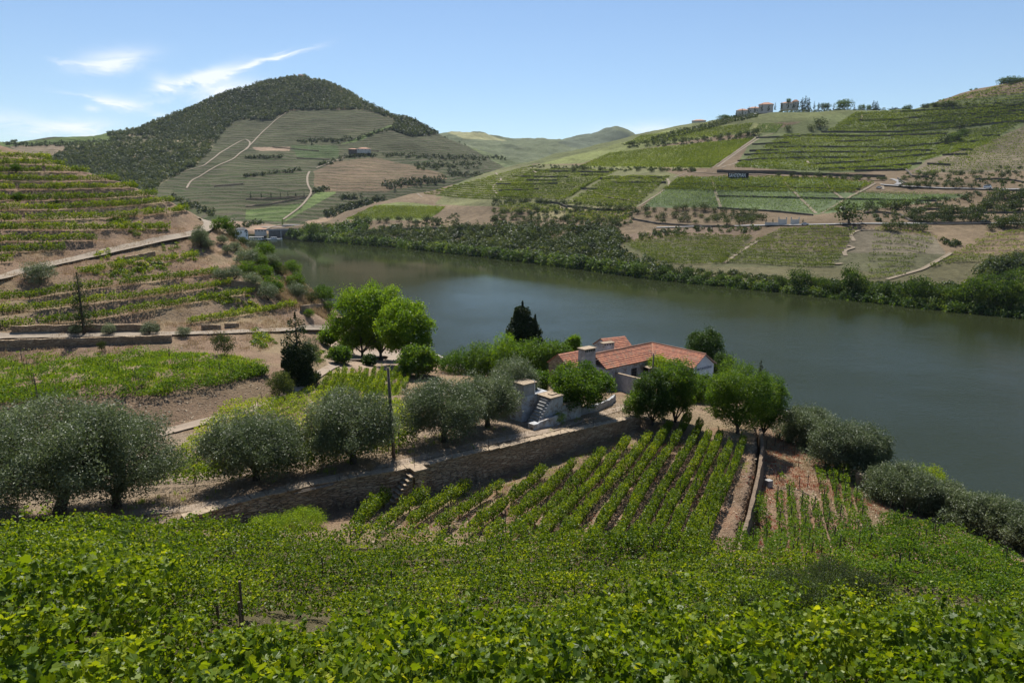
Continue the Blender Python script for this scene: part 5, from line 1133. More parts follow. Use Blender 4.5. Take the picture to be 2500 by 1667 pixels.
P = np.concatenate([samp(Z3((0, 830), (640, 840), (1240, 880), (1200, 1060), (0, 1060)), 330, '1'), samp(Z4((1400, 860), (2352, 800), (2352, 960), (1400, 960)), 110, '1'), samp(Z4((1100, 1090), (2352, 960), (2352, 1240), (1200, 1230)), 200, '1'), samp(Z3((1080, 360), (2230, 262), (2230, 320), (1080, 400)), 150, '1'), samp(Z3((350, 530), (1750, 575), (1750, 600), (350, 560)), 130, '1'), samp(Z4((550, 880), (1350, 895), (1350, 915), (550, 900)), 25, '1'), samp(Z4((1500, 330), (2352, 320), (2352, 345), (1500, 355)), 60, '1'), samp([(700, 570), (900, 560), (1120, 522), (1120, 545), (850, 575)], 130, '1'), samp([(1520, 640), (1700, 660), (2000, 690), (2500, 700), (2500, 770), (2000, 718), (1600, 680)], 700, '1'), samp(Z3((1090, 1130), (1700, 1070), (2265, 1060), (2265, 1110), (1700, 1120), (1100, 1200)), 90, '1'), samp(Z5((1500, 660), (1750, 640), (1700, 760), (1600, 700)), 12, '1')])
cloud('hillside_shrubs', P, rng.uniform(2, 4.2, len(P)), rng.uniform(1.4, 3, len(P)), 40, .3, 'scrub', 18, 'scattered low shrubs over the far slopes', 'shrubs')
# woodland fringe on mountain foot seen behind the bridge
P = samp([(690, 575), (760, 560), (900, 545), (900, 575), (760, 592)], 120, '12'); cloud('riverside_scrub', P, rng.uniform(6, 10, len(P)), rng.uniform(5, 8, len(P)), 90, .2, 'riparian', 19, 'trees and bushes around the bridge end', 'scrub')
print('far trees', cnt_far)

# ================================================================== WALLS, PATHS, BUILDINGS
def wall_along(name, base, top, thick, mat, label, cat='wall', group=None, jag=.06, step=.8, cap=None, sink=.5, back=True):
    """dry-stone wall: base and top polylines in world space (same count); body grows away from the camera side"""
    B = np.array(base, float); Tt = np.array(top, float)
    d = np.concatenate([[0], np.cumsum(np.linalg.norm(np.diff(Tt[:, :2], axis=0), axis=1))]); n = max(3, int(d[-1] / step)); t = np.linspace(0, d[-1], n)
    rs = lambda A: np.stack([np.interp(t, d, A[:, k]) for k in range(3)], 1)
    B, Tt = rs(B), rs(Tt); r = np.random.default_rng(len(name) + n)
    T = np.gradient(Tt[:, :2], axis=0); T /= np.linalg.norm(T, axis=1)[:, None] + 1e-9; Nn = np.stack([-T[:, 1], T[:, 0]], 1)
    if (Nn[:, 1].mean() < 0): Nn = -Nn
    jz = r.normal(size=n) * jag; rows = []
    zb = B[:, 2] - sink
    for k in range(5):
        f = k / 4; off = (r.normal(size=n) * jag * .35)[:, None] * Nn
        rows.append(np.stack([Tt[:, 0] + off[:, 0], Tt[:, 1] + off[:, 1], zb + (Tt[:, 2] + jz - zb) * f], 1))
    rows.append(np.stack([Tt[:, 0] + Nn[:, 0] * thick, Tt[:, 1] + Nn[:, 1] * thick, Tt[:, 2] + jz * .6], 1))
    rows.append(np.stack([Tt[:, 0] + Nn[:, 0] * thick, Tt[:, 1] + Nn[:, 1] * thick, zb], 1))
    V = np.array(rows); ns = len(rows); Fq = gridfaces(ns, n); V = V.reshape(-1, 3); m = len(V)
    caps = [[k * n for k in (0, 1, 5, 6)], [0 * n, 4 * n, 5 * n, 6 * n], [n - 1, 5 * n + n - 1 + 0, 6 * n + n - 1, n - 1]]
    Fq = np.concatenate([Fq, [[0, 4 * n, 5 * n, 6 * n]], [[n - 1, 6 * n + n - 1, 5 * n + n - 1, 4 * n + n - 1]]])
    e = empty(name, tuple(B[0]), label, cat, group); child_world(obj('masonry', npmesh('masonry', V, F4=Fq), M[mat]), e)
    if cap:
        mb = MB()
        s = 0.
        L_ = d[-1]
        while s < L_ - .3:
            l = .5 + .7 * r.random(); c = [np.interp(s + l / 2, t, Tt[:, k]) for k in range(3)]; tx, ty = np.interp(s, t, T[:, 0]), np.interp(s, t, T[:, 1]); nx, ny = -ty, tx
            if ny < 0: nx, ny = -nx, -ny
            mb.box((c[0] + nx * (thick * .42 + r.normal() * .05), c[1] + ny * (thick * .42 + r.normal() * .05), c[2] + .05 + r.normal() * .015), (l * .96, thick + .1, .07 + .04 * r.random()), math.atan2(ty, tx) + r.normal() * .03); s += l
        child_world(mb.build('coping', M[cap]), e)
    return e
Wt = np.array(WALL_TOP); Wb = Wt.copy(); Wb[:, 2] = hgt(Wt[:, 0], Wt[:, 1] - .9, False)
off = np.stack([np.zeros(len(Wt)), -np.full(len(Wt), .35)], 1); Wt2 = Wt.copy(); Wt2[:, :2] += off; Wt2[:, 2] += .05
wall_along('stone_wall', Wb, Wt2, .75, 'schist', 'long brown dry-stone retaining wall with pale coping above the vine field', cap='slab', sink=.6)
# wall right of the vine field
rwT = np.array(RW); rwT[:, 2] = hgt(rwT[:, 0] - .8, rwT[:, 1], False) + .06; rwB = rwT.copy(); rwB[:, 2] = hgt(rwT[:, 0] + .9, rwT[:, 1], False)
mbv = []
e = empty('stone_wall', tuple(rwT[0]), 'low stone wall edging the vine field and dropping to the reddish plot', 'wall')
d_ = resample(rwT, .9); b_ = resample(rwB, .9); n = min(len(d_), len(b_)); d_ = d_[:n]; b_ = b_[:n]; rr = rng.normal(size=(n,)) * .05
V = np.array([np.c_[d_[:, 0] + .95 + rr, d_[:, 1], b_[:, 2] - .5], np.c_[d_[:, 0] + .62 + rr, d_[:, 1], d_[:, 2] + rr], np.c_[d_[:, 0] + .30, d_[:, 1], d_[:, 2] + rr - .03], np.c_[d_[:, 0] + .30, d_[:, 1], b_[:, 2] - .5]])
Fq = np.concatenate([gridfaces(4, n), [[0, n, 2 * n, 3 * n]], [[n - 1, 4 * n - 1, 3 * n - 1, 2 * n - 1]]])
child_world(obj('masonry', npmesh('masonry', V.reshape(-1, 3), F4=Fq), M['brush']), e)
# walls by the lower track at left
def px_wall(name, base, top_off, label, which='N', thick=.5, mat='schist', cat='wall', group=None, height=1.5, cap=None, jag=.05, step=.9):
    B = hits(base, which, 5)
    if B is None: return
    T_ = B.copy(); T_[:, 2] += height
    return wall_along(name, B, T_, thick, mat, label, cat, group, jag, step, cap)
px_wall('retaining_wall', [(30, 813), (150, 809), (300, 808), (388, 808)], 0, 'long low stone retaining wall above the lower track at left', height=1.1)
px_wall('retaining_wall', [(-40, 850), (100, 846), (220, 842), (330, 838), (420, 836)], 0, 'shaded stone wall below the lower track at left', height=1.2)
px_wall('retaining_wall', [(493, 805), (540, 805)], 0, 'short left segment of dug-out stone bank above the lower track', height=.9)
px_wall('retaining_wall', [(552, 801), (584, 799)], 0, 'short right segment of dug-out stone bank above the lower track', height=.8)
px_wall('retaining_wall', [(308, 640), (345, 632), (380, 626)], 0, 'crumbling stone bank just under the upper track', height=1.1)
px_wall('retaining_wall', [(732, 758), (790, 750)], 0, 'short stone terrace wall at the top of the dry spur', height=1.1)
px_wall('retaining_wall', [(565, 700), (600, 705), (640, 712)], 0, 'broken reddish stone wall among the spur trees', height=1.6)
px_wall('stone_wall', [(1408, 1016), (1455, 1006), (1492, 990), (1503, 978)], 0, 'low curved grey wall beside the fig tree', mat='concrete', height=.8, thick=.3)

# paths (part of the ground)
ribbon('track', [(-40, 686), (0, 678), (106, 651), (244, 622), (351, 597), (468, 574), (505, 562), (517, 548), (502, 537), (484, 534)], 2.9, M['path'], 'N', .10, 5)
ribbon('track', [(-40, 830), (0, 824), (200, 820), (375, 816), (560, 812), (745, 805), (850, 806)], 2.2, M['path'], 'N', .08, 5)
ribbon('path', [(300, 1255), (470, 1240), (620, 1215), (900, 1150), (1060, 1110), (1200, 1078), (1330, 1052), (1450, 1015), (1540, 990)], 1.2, M['trail'], 'N', .03, 8)
ribbon('track', [(330, 1075), (480, 1035), (600, 1005), (680, 975), (755, 930), (800, 900), (850, 880), (900, 868)], 1.8, M['trail'], 'N', .03, 6)
ribbon('yard', [(845, 880), (900, 868), (960, 872), (1010, 885)], 9, M['trail'], 'N', .05, 6)
ribbon('road', [(1600, 557), (1700, 554), (1830, 552), (1965, 550), (2100, 547), (2300, 547), (2600, 545)], 5.0, M['road'], '1', .35, 6)
ribbon('road', [(2600, 463), (2440, 464), (2380, 462), (2300, 461), (2200, 456), (2150, 452)], 5.0, M['road'], '1', .4, 6)
ribbon('road', [(2190, 452), (2200, 447), (2188, 440), (2175, 438)], 4.5, M['road'], '1', .4, 3)
for L in [Z3((1250, 885), (1440, 770), (1520, 700), (1500, 650), (1440, 638)), Z3((35, 600), (95, 665), (20, 690), (10, 750), (90, 815)), Z3((600, 690), (760, 730), (860, 760), (1000, 810), (1210, 840)), Z3((1870, 645), (1910, 780), (1950, 895)), Z3((330, 560), (340, 590), (400, 605)), Z3((1870, 558), (2050, 440), (2265, 290)), Z3((1940, 558), (2100, 510), (2200, 480)),
          Z3((1980, 1370), (2120, 1270), (2265, 1180)), Z4((0, 810), (170, 690), (330, 585), (430, 555)), Z4((510, 920), (620, 1030), (760, 1165)), Z4((820, 925), (880, 990), (960, 1050)), Z4((800, 1165), (1000, 1050), (1110, 995), (1215, 935)), Z4((1270, 985), (1280, 950), (1255, 935)), Z5((1030, 565), (900, 565), (850, 570), (780, 600), (820, 660)), Z5((760, 700), (830, 715), (720, 745), (750, 785)),
          Z5((600, 850), (680, 860), (720, 850)), Z5((1100, 985), (1400, 900), (1650, 760)), Z2((1310, 1010), (1350, 1040)), Z4((1110, 392), (1112, 450)), Z4((1350, 665), (1355, 690)), Z4((690, 755), (710, 795)), Z3((1550, 640), (1700, 590), (1760, 600), (2265, 620)), Z4((0, 850), (600, 885), (1290, 915))]:
    ribbon('farm_track', L, 2.2, M['path_far'], '1', .3, 5)
for L in [Z2((490, 845), (468, 880), (475, 960), (512, 1000), (430, 1110), (285, 1215)), Z2((340, 375), (230, 450), (110, 560), (30, 650), (0, 670)), Z2((0, 600), (40, 610), (35, 650), (0, 680)), Z1((1430, 1130), (1450, 1080), (1530, 1040), (1640, 970), (1780, 910), (1920, 800), (1915, 760), (1860, 757), (1700, 850), (1560, 960), (1410, 1000)), Z2((150, 1290), (230, 1260), (300, 1250), (420, 1248)), Z2((540, 820), (640, 780), (760, 735))]:
    ribbon('farm_track', L, 2.8, M['path_far'], '2', .8, 5)

# dark terrace walls over the river
TW = [Z4((1080, 455), (1400, 448), (1600, 425), (2380, 378)), Z4((1300, 505), (1700, 475), (2380, 398)), Z4((800, 545), (1400, 545), (1900, 495), (2380, 458)), Z4((640, 570), (1150, 580), (1500, 568), (1760, 560)), Z4((300, 590), (640, 580)), Z4((270, 640), (560, 630)), Z4((430, 662), (900, 660), (1350, 665), (1600, 640), (1850, 625)),
      Z4((250, 690), (470, 685)), Z4((210, 720), (700, 700), (1200, 700), (1650, 685)), Z4((160, 770), (300, 755), (640, 745), (1200, 738)), Z4((700, 795), (1100, 775), (1400, 740), (1730, 705)), Z4((780, 835), (1300, 810), (1570, 785)), Z4((0, 852), (500, 862), (1000, 882), (1290, 888)), Z4((1060, 845), (1450, 835)), Z4((1400, 390), (1900, 362), (2380, 335)),
      Z4((1730, 722), (1920, 716)), Z4((1840, 682), (1960, 684)), Z4((1610, 790), (1790, 800)), Z4((2030, 575), (2170, 573)), Z4((900, 620), (1240, 612)), Z4((1750, 640), (2050, 610)), Z4((1450, 835), (1500, 885), (1620, 890)), Z4((1380, 900), (1440, 940), (1560, 950)),
      Z4((0, 1036), (500, 1046), (1100, 1062), (1680, 1074)), Z4((0, 1128), (400, 1150), (730, 1182)), Z4((0, 965), (500, 972), (1100, 985)),
      Z3((370, 588), (700, 596), (1000, 600)), Z3((180, 635), (500, 640), (650, 640)), Z3((920, 655), (1200, 650), (1480, 650)), Z3((720, 740), (900, 745)), Z3((1020, 690), (1300, 688), (1480, 690)), Z3((60, 760), (400, 745)), Z3((40, 700), (300, 705), (560, 695)), Z3((280, 668), (560, 672)), Z3((760, 625), (950, 625)), Z3((640, 890), (900, 920), (1130, 925)), Z3((1200, 1000), (1420, 1040), (1700, 1055), (2060, 1065)), Z3((380, 850), (560, 865), (640, 900)),
      Z3((0, 1065), (500, 1072), (1080, 1078)), Z4((1130, 1170), (1250, 1160), (1400, 1180), (1480, 1230), (1700, 1245), (2100, 1240)), Z4((1480, 1140), (1900, 1135), (2352, 1120)), Z4((1600, 1170), (2000, 1165), (2352, 1165)), Z4((1480, 1200), (1900, 1195)), Z4((1980, 905), (2200, 905), (2352, 930)), Z2((660, 1305), (900, 1310), (1300, 1285), (2195, 1290))]
for i, L in enumerate(TW):
    B = hits(L, '1', 7)
    if B is None: continue
    B = B[np.concatenate([[True], np.linalg.norm(np.diff(B, axis=0), axis=1) < 60])]
    if len(B) < 3: continue
    T_ = B.copy(); T_[:, 2] += 1.3 + .6 * (B[:, 1] > 600) + (.8 if i in (12,) else 0)
    x0, x1 = L[0][0], L[-1][0]; ym = sum(p[1] for p in L) / len(L)
    wall_along('terrace_wall', B, T_, .9, 'schist_far', f"{'long' if x1 - x0 > 250 else 'short'} dark terrace wall on the far slope, {ordn(i)} of {len(TW)}, {'above' if ym < 425 else 'below'} the lettered board level", 'wall', 'terrace walls on the far slope', .12, 4.)
for i, L in enumerate([Z2((790, 695), (900, 690), (1020, 690)), Z2((0, 1115), (150, 1105), (470, 1045)), Z2((390, 745), (640, 755)), Z1((1640, 1120), (1860, 1100)), Z2((0, 1060), (200, 1055), (480, 1040)), Z2((200, 660), (560, 690))]):
    B = hits(L, '2', 6)
    if B is None: continue
    T_ = B.copy(); T_[:, 2] += 2.0; wall_along('terrace_wall', B, T_, 1.2, 'schist', f'dark terrace wall low on the mountain vineyards, {ordn(i)} of six', 'wall', 'terrace walls on the mountain', .2, 6.)

# ---- stone staircase against the long wall
pA = atz(1008, 1160, 20.35); tdir = Vector((Wt[6][0] - Wt[3][0], Wt[6][1] - Wt[3][1], 0)).normalized(); ndir = Vector((tdir.y, -tdir.x, 0))
P0 = Vector((pA[0], np.interp(pA[0], Wt2[:, 0], Wt2[:, 1]), 20.42)); ang = math.atan2(tdir.y, tdir.x)
e = empty('stone_staircase', (P0.x, P0.y, 17.7), 'stone staircase of worn slabs climbing the long stone wall', 'staircase')
mb = MB(); c = P0 + ndir * .48; mb.box((c.x, c.y, 20.42), (1.15, 1.05, .14), ang); child_world(mb.build('landing', M['slab']), e)
mb = MB(); c = P0 + ndir * .44; mb.box((c.x, c.y, 18.95), (1.0, .9, 2.78), ang); 
for k in range(9):
    c = P0 - tdir * (.72 + .27 * k) + ndir * .40; hz_ = 20.30 - .29 * (k + 1); mb.box((c.x, c.y, (hz_ + 17.3) / 2 - .06), (.268, .70, hz_ - 17.3 - .02), ang)
child_world(mb.build('masonry', M['schist']), e)
for k in range(9):
    c = P0 - tdir * (.72 + .27 * k) + ndir * .48; mb = MB(); mb.box((c.x, c.y, 20.30 - .29 * (k + 1)), (.42, .95, .10), ang); child_world(mb.build('step', M['slab']), e)
# stakes on the wall
for i, (x, y) in enumerate([(651, 1215), (727, 1204), (826, 1182), (966, 1151), (1010, 1141), (1103, 1120), (1192, 1102), (1281, 1081), (1369, 1064), (1449, 1044), (1519, 1030)]):
    u, w = uw(x, y); X = u * 50
    q = [p for p in [(np.interp(D, [40, 80], [40, 80])) for D in np.linspace(40, 80, 400)] if abs(np.interp(u * p, Wt2[:, 0], Wt2[:, 1]) - p) < .2]
    D = q[0] if q else 60; X = u * D; z = np.interp(X, Wt2[:, 0], Wt2[:, 2]); mb = MB(); mb.tube([(0, 0, -.4), (.03, 0, .6), (.05 * (-1) ** i, 0, 1.15)], [.022, .02, .016], 5)
    o = mb.build('fence_stake', M['metal']); o.location = (X, D + .3, z); tag(o, f'thin rusty stake on the stone wall edge, {ordn(i)} from the left', 'stake', 'stakes on the stone wall')
mb = MB(); a_, b_ = atz(718, 1205, 20.62), atz(812, 1183, 20.62); mb.tube([tuple(a_), tuple(b_)], .07, 4); tag(mb.build('timber_beam', M['timber']), 'long grey beam lying on the wall coping, lower one', 'beam', 'beams on the wall')
mb = MB(); a_, b_ = atz(735, 1197, 20.66), atz(815, 1180, 20.66); mb.tube([tuple(a_), tuple(b_)], .06, 4); tag(mb.build('timber_beam', M['timber']), 'shorter grey beam lying behind the lower beam', 'beam', 'beams on the wall')
# poles
def pole(base, top, D_or_hit, label, rad=.12, arm=True):
    P = hit(*base, 'N') if D_or_hit is None else at(*base, D_or_hit); u, w = uw(*top); T_ = np.array([u * P[1], P[1], H + w * P[1]])
    e = empty('utility_pole', tuple(P), label, 'pole'); d = T_ - P
    mb = MB(); mb.tube([tuple(P - np.array([0, 0, .5])), tuple(P + d * .5), tuple(T_)], [rad * 1.15, rad, rad * .8], 8); child_world(mb.build('shaft', M['post'], smooth=True), e)
    if arm:
        for s in (-.22, .22):
            mb = MB(); mb.tube([tuple(T_ + np.array([0, 0, -.2])), tuple(T_ + np.array([s, 0, -.15])), tuple(T_ + np.array([s, 0, .05]))], .02, 4); mb.box((T_[0] + s, T_[1], T_[2] + .1), (.07, .07, .12)); child_world(mb.build('insulator', M['concrete']), e)
    return e
pole((962, 1118), (947, 897), None, 'leaning wooden pole between two olive trees on the terrace', .14)
pole((1587, 1010), (1596, 863), 82, 'concrete-grey pole standing in front of the house', .12)
pole((1327, 862), (1330, 829), 125, 'short dark pole by the river behind the leafy trees', .12, False)

# ---- ruined outbuilding beside the path
eA = Vector(tuple(atz(1302, 1046, 19.65))); e1 = Vector((.755, .656, 0)).normalized(); e2 = Vector((-e1.y, e1.x, 0)); a1 = math.atan2(e1.y, e1.x)
def RB(mb, s0, s1, d0, d1, z0, z1, z1b=None):
    def p(s, d, z): q = eA + e1 * s + e2 * d; return (q.x, q.y, eA.z + z)
    zb = z1 if z1b is None else z1b
    mb.hexa([p(s0, d0, z0), p(s1, d0, z0), p(s1, d1, z0), p(s0, d1, z0)], [p(s0, d0, z1), p(s1, d0, zb), p(s1, d1, zb), p(s0, d1, z1)])
e = empty('ruined_outbuilding', tuple(eA), 'roofless whitewashed stone ruin with outside steps beside the terrace path', 'ruin')
mb = MB(); RB(mb, 4.1, 6.8, 0, .35, -.6, 1.55, 1.45); RB(mb, 6.45, 6.8, .352, 3.2, -.6, 1.45, 1.45); RB(mb, 3.9, 6.8, 3.202, 3.55, -.6, 2.1, 1.6); child_world(mb.build('room_wall', M['whitewash']), e)
mb = MB(); RB(mb, 4.25, 6.44, 3.12, 3.19, 0, 1.9, 1.5); child_world(mb.build('plaster', M['cream']), e)
mb = MB(); RB(mb, 2.4, 4.09, 0, 1.9, -.6, 2.55)
for k in range(8): RB(mb, .55 + .232 * k, .78 + .232 * k, .02, .28, -.6, .45 + .26 * k)
child_world(mb.build('stair_block', M['whitewash']), e)
mb = MB(); RB(mb, 2.25, 4.2, -.08, 2.0, 2.552, 2.68); RB(mb, 3.0, 3.8, .5, 1.1, 2.682, 2.78); child_world(mb.build('platform', M['slab']), e)
for k in range(9): mb = MB(); RB(mb, .25 + .235 * k, .53 + .235 * k, .3, 1.25, -.5 if k == 0 else .27 * (k - 1), .27 * (k + 1)); child_world(mb.build('step', M['concrete']), e)
mb = MB()
for k in range(16): s = 4.1 + 2.6 * k / 15; RB(mb, s, s + .2, -.05 + .04 * rng.random(), .38, 1.5, 1.58 + .08 * rng.random())
for k in range(14): s = 3.95 + 2.7 * k / 13; RB(mb, s, s + .22, 3.18, 3.62, 1.9 - .35 * k / 13 + .05, 2.2 - .45 * k / 13 + .1 * rng.random())
child_world(mb.build('rubble_top', M['slab']), e)
mb = MB(); RB(mb, .2, 3.2, -.62, -.42, -.5, .75, .95); RB(mb, -.6, .2, -.7, .1, -.6, .7); child_world(mb.build('parapet', M['whitewash']), e)
mb = MB(); RB(mb, .2, 3.8, 1.95, 3.8, -.8, 2.7); child_world(mb.build('rear_wall', M['whitewash']), e)
e = empty('water_tank', tuple(eA + e1 * .6 + e2 * 2.6), 'grey concrete tank box on top of the ruined outbuilding', 'tank')
mb = MB(); RB(mb, .5, 2.1, 2.0, 3.7, 2.702, 3.9, 3.9); child_world(mb.build('tank_body', M['concrete']), e)
mb = MB(); RB(mb, .35, 2.25, 1.85, 3.85, 3.902, 4.0); child_world(mb.build('lid', M['slab']), e)
mb = MB(); q = eA + e1 * 1.9 + e2 * 1.9; mb.tube([(q.x, q.y, q.z + 2.7), (q.x, q.y, q.z + 4.2), (q.x - .2, q.y - .1, q.z + 4.3)], .04, 6); child_world(mb.build('pipe', M['white']), e)

# ---- the house
d1 = Vector((.788, .616, 0)); d2 = Vector((.616, -.788, 0)); K = Vector((20.96, 99.9, 0)); ZR, ZE, ZG = 20.6, 18.95, 14.6; HW = 2.6
def hp(a, b, z): q = K + d1 * a + d2 * b; return (q.x, q.y, z)
he = empty('farmhouse', hp(0, 0, ZG), 'old whitewashed farmhouse with L-shaped red tiled roof and lettered gable', 'house')
mb = MB()
def wallbox(a0, a1_, b0, b1_, z1=ZE - .08, z0=ZG): mb.hexa([hp(a0, b0, z0), hp(a1_, b0, z0), hp(a1_, b1_, z0), hp(a0, b1_, z0)], [hp(a0, b0, z1), hp(a1_, b0, z1), hp(a1_, b1_, z1), hp(a0, b1_, z1)])
wallbox(-12.0, -2.3, -2.3, 2.3); wallbox(-2.298, 2.3, -2.3, 9.35)
child_world(mb.build('wall', M['whitewash']), he)
mb = MB(); g0 = 9.352; g1 = 9.42
mb.add([hp(-2.3, g0, ZG), hp(2.3, g0, ZG), hp(2.3, g0, ZE - .05), hp(0, g0, ZR - .12), hp(-2.3, g0, ZE - .05), hp(-2.3, g1, ZG), hp(2.3, g1, ZG), hp(2.3, g1, ZE - .05), hp(0, g1, ZR - .12), hp(-2.3, g1, ZE - .05)],
       [(0, 1, 2, 3, 4)[::-1], (5, 6, 7, 8, 9), (0, 1, 6, 5), (1, 2, 7, 6), (2, 3, 8, 7), (3, 4, 9, 8), (4, 0, 5, 9)])
M['gable'] = plain('gable_shade_tint', (.55, .60, .66), .85, .12, .8, .01)  # white gable wall: bluish tone of its shaded side put into the base colour
child_world(mb.build('gable', M['gable']), he)
def roof_slope(poly, axis, down, parent, name='roof_slope', pitch_z=None, zr=ZR, ze=ZE, hw=HW, origin=K):
    """poly in (along, out) metres; along = ridge direction, out = horizontal distance from the ridge; real stepped tile courses"""
    rise = zr - ze; sl = math.hypot(hw, rise); ax = Vector(axis).normalized(); dn = (Vector(down).normalized() * hw + Vector((0, 0, -rise))).normalized(); up = ax.cross(dn)
    if up.z < 0: up = -up
    Mx = Matrix((ax, dn, up)).transposed().to_4x4(); Mx.translation = Vector((origin.x, origin.y, zr))
    kk = sl / hw; mbb = MB(); course = .38; mx = max(p[1] for p in poly) * kk; y = 0; j = 0
    def span(yv):
        xs_ = []
        P_ = [(p[0], p[1] * kk) for p in poly]; yv = min(max(yv, 1e-4), mx - 1e-4)
        for (x0, y0_), (x1, y1_) in zip(P_, P_[1:] + P_[:1]):
            if (y0_ - yv) * (y1_ - yv) < 0: xs_.append(x0 + (x1 - x0) * (yv - y0_) / (y1_ - y0_))
            elif abs(y0_ - yv) < 2e-4 : xs_.append(x0)
        return min(xs_), max(xs_)
    while y < mx - .02:
        y2 = min(y + course, mx); a0, b0 = span(y); a1_, b1_ = span(y2); t0, t1 = .02, .075
        w0 = rng.normal() * .008
        mbb.hexa([(a0, y, -.06), (b0, y, -.06), (b1_, y2, -.06), (a1_, y2, -.06)], [(a0, y, t0 + w0), (b0, y, t0), (b1_, y2, t1 + w0), (a1_, y2, t1)]); y = y2; j += 1
    me = mbb.mesh(name); o = obj(name, me, M['tiles']); o.matrix_world = Mx
    o.parent = parent; o.matrix_parent_inverse = Matrix.Translation(parent.location).inverted(); return o
roof_slope([(-12.3, 0), (0, 0), (-HW, HW), (-12.3, HW)], d1, d2, he)
roof_slope([(-12.3, 0), (0, 0), (HW, HW), (-12.3, HW)], d1, -d2, he)
roof_slope([(0, 0), (9.7, 0), (9.7, HW), (HW, HW)], d2, -d1, he)
roof_slope([(0, 0), (9.7, 0), (9.7, HW), (-HW, HW)], d2, d1, he)
mb = MB(); mb.tube([hp(-12.3, 0, ZR + .06), hp(0, 0, ZR + .08), hp(0, 9.7, ZR + .06)], .11, 6); mb.tube([hp(0, 0, ZR + .06), hp(-HW, HW, ZE + .07)], .07, 5); mb.tube([hp(0, 0, ZR + .06), hp(HW, -HW, ZE + .07)], .11, 5); child_world(mb.build('ridge_tiles', M['terracotta']), he)
mb = MB(); mb.tube([hp(-HW - .05, 9.62, ZE - .06), hp(0, 9.62, ZR - .05), hp(HW + .05, 9.62, ZE - .06)], .10, 4); child_world(mb.build('barge_board', M['concrete']), he)
# window, door, porch slab
def on_front(name, a, z, w_, h_, mat, dep=.06, parent=he, b=2.3):
    mb = MB(); mb.hexa([hp(a - w_ / 2, b - .1, z - h_ / 2), hp(a + w_ / 2, b - .1, z - h_ / 2), hp(a + w_ / 2, b + dep, z - h_ / 2), hp(a - w_ / 2, b + dep, z - h_ / 2)], [hp(a - w_ / 2, b - .1, z + h_ / 2), hp(a + w_ / 2, b - .1, z + h_ / 2), hp(a + w_ / 2, b + dep, z + h_ / 2), hp(a - w_ / 2, b + dep, z + h_ / 2)])
    o = mb.build(name, mat); return child_world(o, parent)
wf = on_front('window', -6.4, 17.5, 1.05, 1.35, M['dark_glass'], .02)
mb = MB()
for (aa, zz_, ww_, hh_) in [(-6.9, 17.5, .07, 1.35), (-5.9, 17.5, .07, 1.35), (-6.4, 18.15, 1.05, .07), (-6.4, 16.85, 1.05, .07), (-6.4, 17.5, .045, 1.25), (-6.4, 17.3, .95, .04), (-6.4, 17.75, .95, .04)]:
    mb.hexa([hp(aa - ww_ / 2, 2.325, zz_ - hh_ / 2), hp(aa + ww_ / 2, 2.325, zz_ - hh_ / 2), hp(aa + ww_ / 2, 2.37, zz_ - hh_ / 2), hp(aa - ww_ / 2, 2.37, zz_ - hh_ / 2)], [hp(aa - ww_ / 2, 2.325, zz_ + hh_ / 2), hp(aa + ww_ / 2, 2.325, zz_ + hh_ / 2), hp(aa + ww_ / 2, 2.37, zz_ + hh_ / 2), hp(aa - ww_ / 2, 2.37, zz_ + hh_ / 2)])
fr = mb.build('window_frame', M['post']); fr.parent = wf
on_front('door', -3.9, 16.9, .95, 2.2, M['door'], .03)
mb = MB(); mb.hexa([hp(-5.0, 2.3, 18.3), hp(-3.0, 2.3, 18.3), hp(-3.0, 3.9, 18.1), hp(-5.0, 3.9, 18.1)], [hp(-5.0, 2.3, 18.42), hp(-3.0, 2.3, 18.42), hp(-3.0, 3.9, 18.22), hp(-5.0, 3.9, 18.22)]); child_world(mb.build('porch_roof', M['slab']), he)
mb = MB(); [mb.tube([hp(a_, 3.7, ZG), hp(a_, 3.7, 18.1)], .07, 6) for a_ in (-4.8, -3.1)]; child_world(mb.build('porch_post', M['whitewash']), he)
def text_mesh(txt, size, name):
    c = bpy.data.curves.new(name, 'FONT'); c.body = txt; c.size = size; c.extrude = .012; c.align_x = 'CENTER'; c.align_y = 'CENTER'; c.resolution_u = 3
    o = bpy.data.objects.new(name, c); COL.objects.link(o); dg = bpy.context.evaluated_depsgraph_get(); me = bpy.data.meshes.new_from_object(o.evaluated_get(dg)); bpy.data.objects.remove(o); return me
me = text_mesh('QUINTAVISÓPAS', .52, 'lettering'); t = obj('lettering', me, M['blueink'])
Mx = Matrix((d1, Vector((0, 0, 1)), d2)).transposed().to_4x4(); q = hp(-.15, 9.44, 18.55); Mx.translation = Vector(q); xs_ = [v.co.x for v in me.vertices]; sc_ = 3.9 / (max(xs_) - min(xs_)); t.matrix_world = Mx @ Matrix.Diagonal((sc_, 1, 1, 1)); child_world(t, he); t.matrix_world = Mx @ Matrix.Diagonal((sc_, 1, 1, 1))
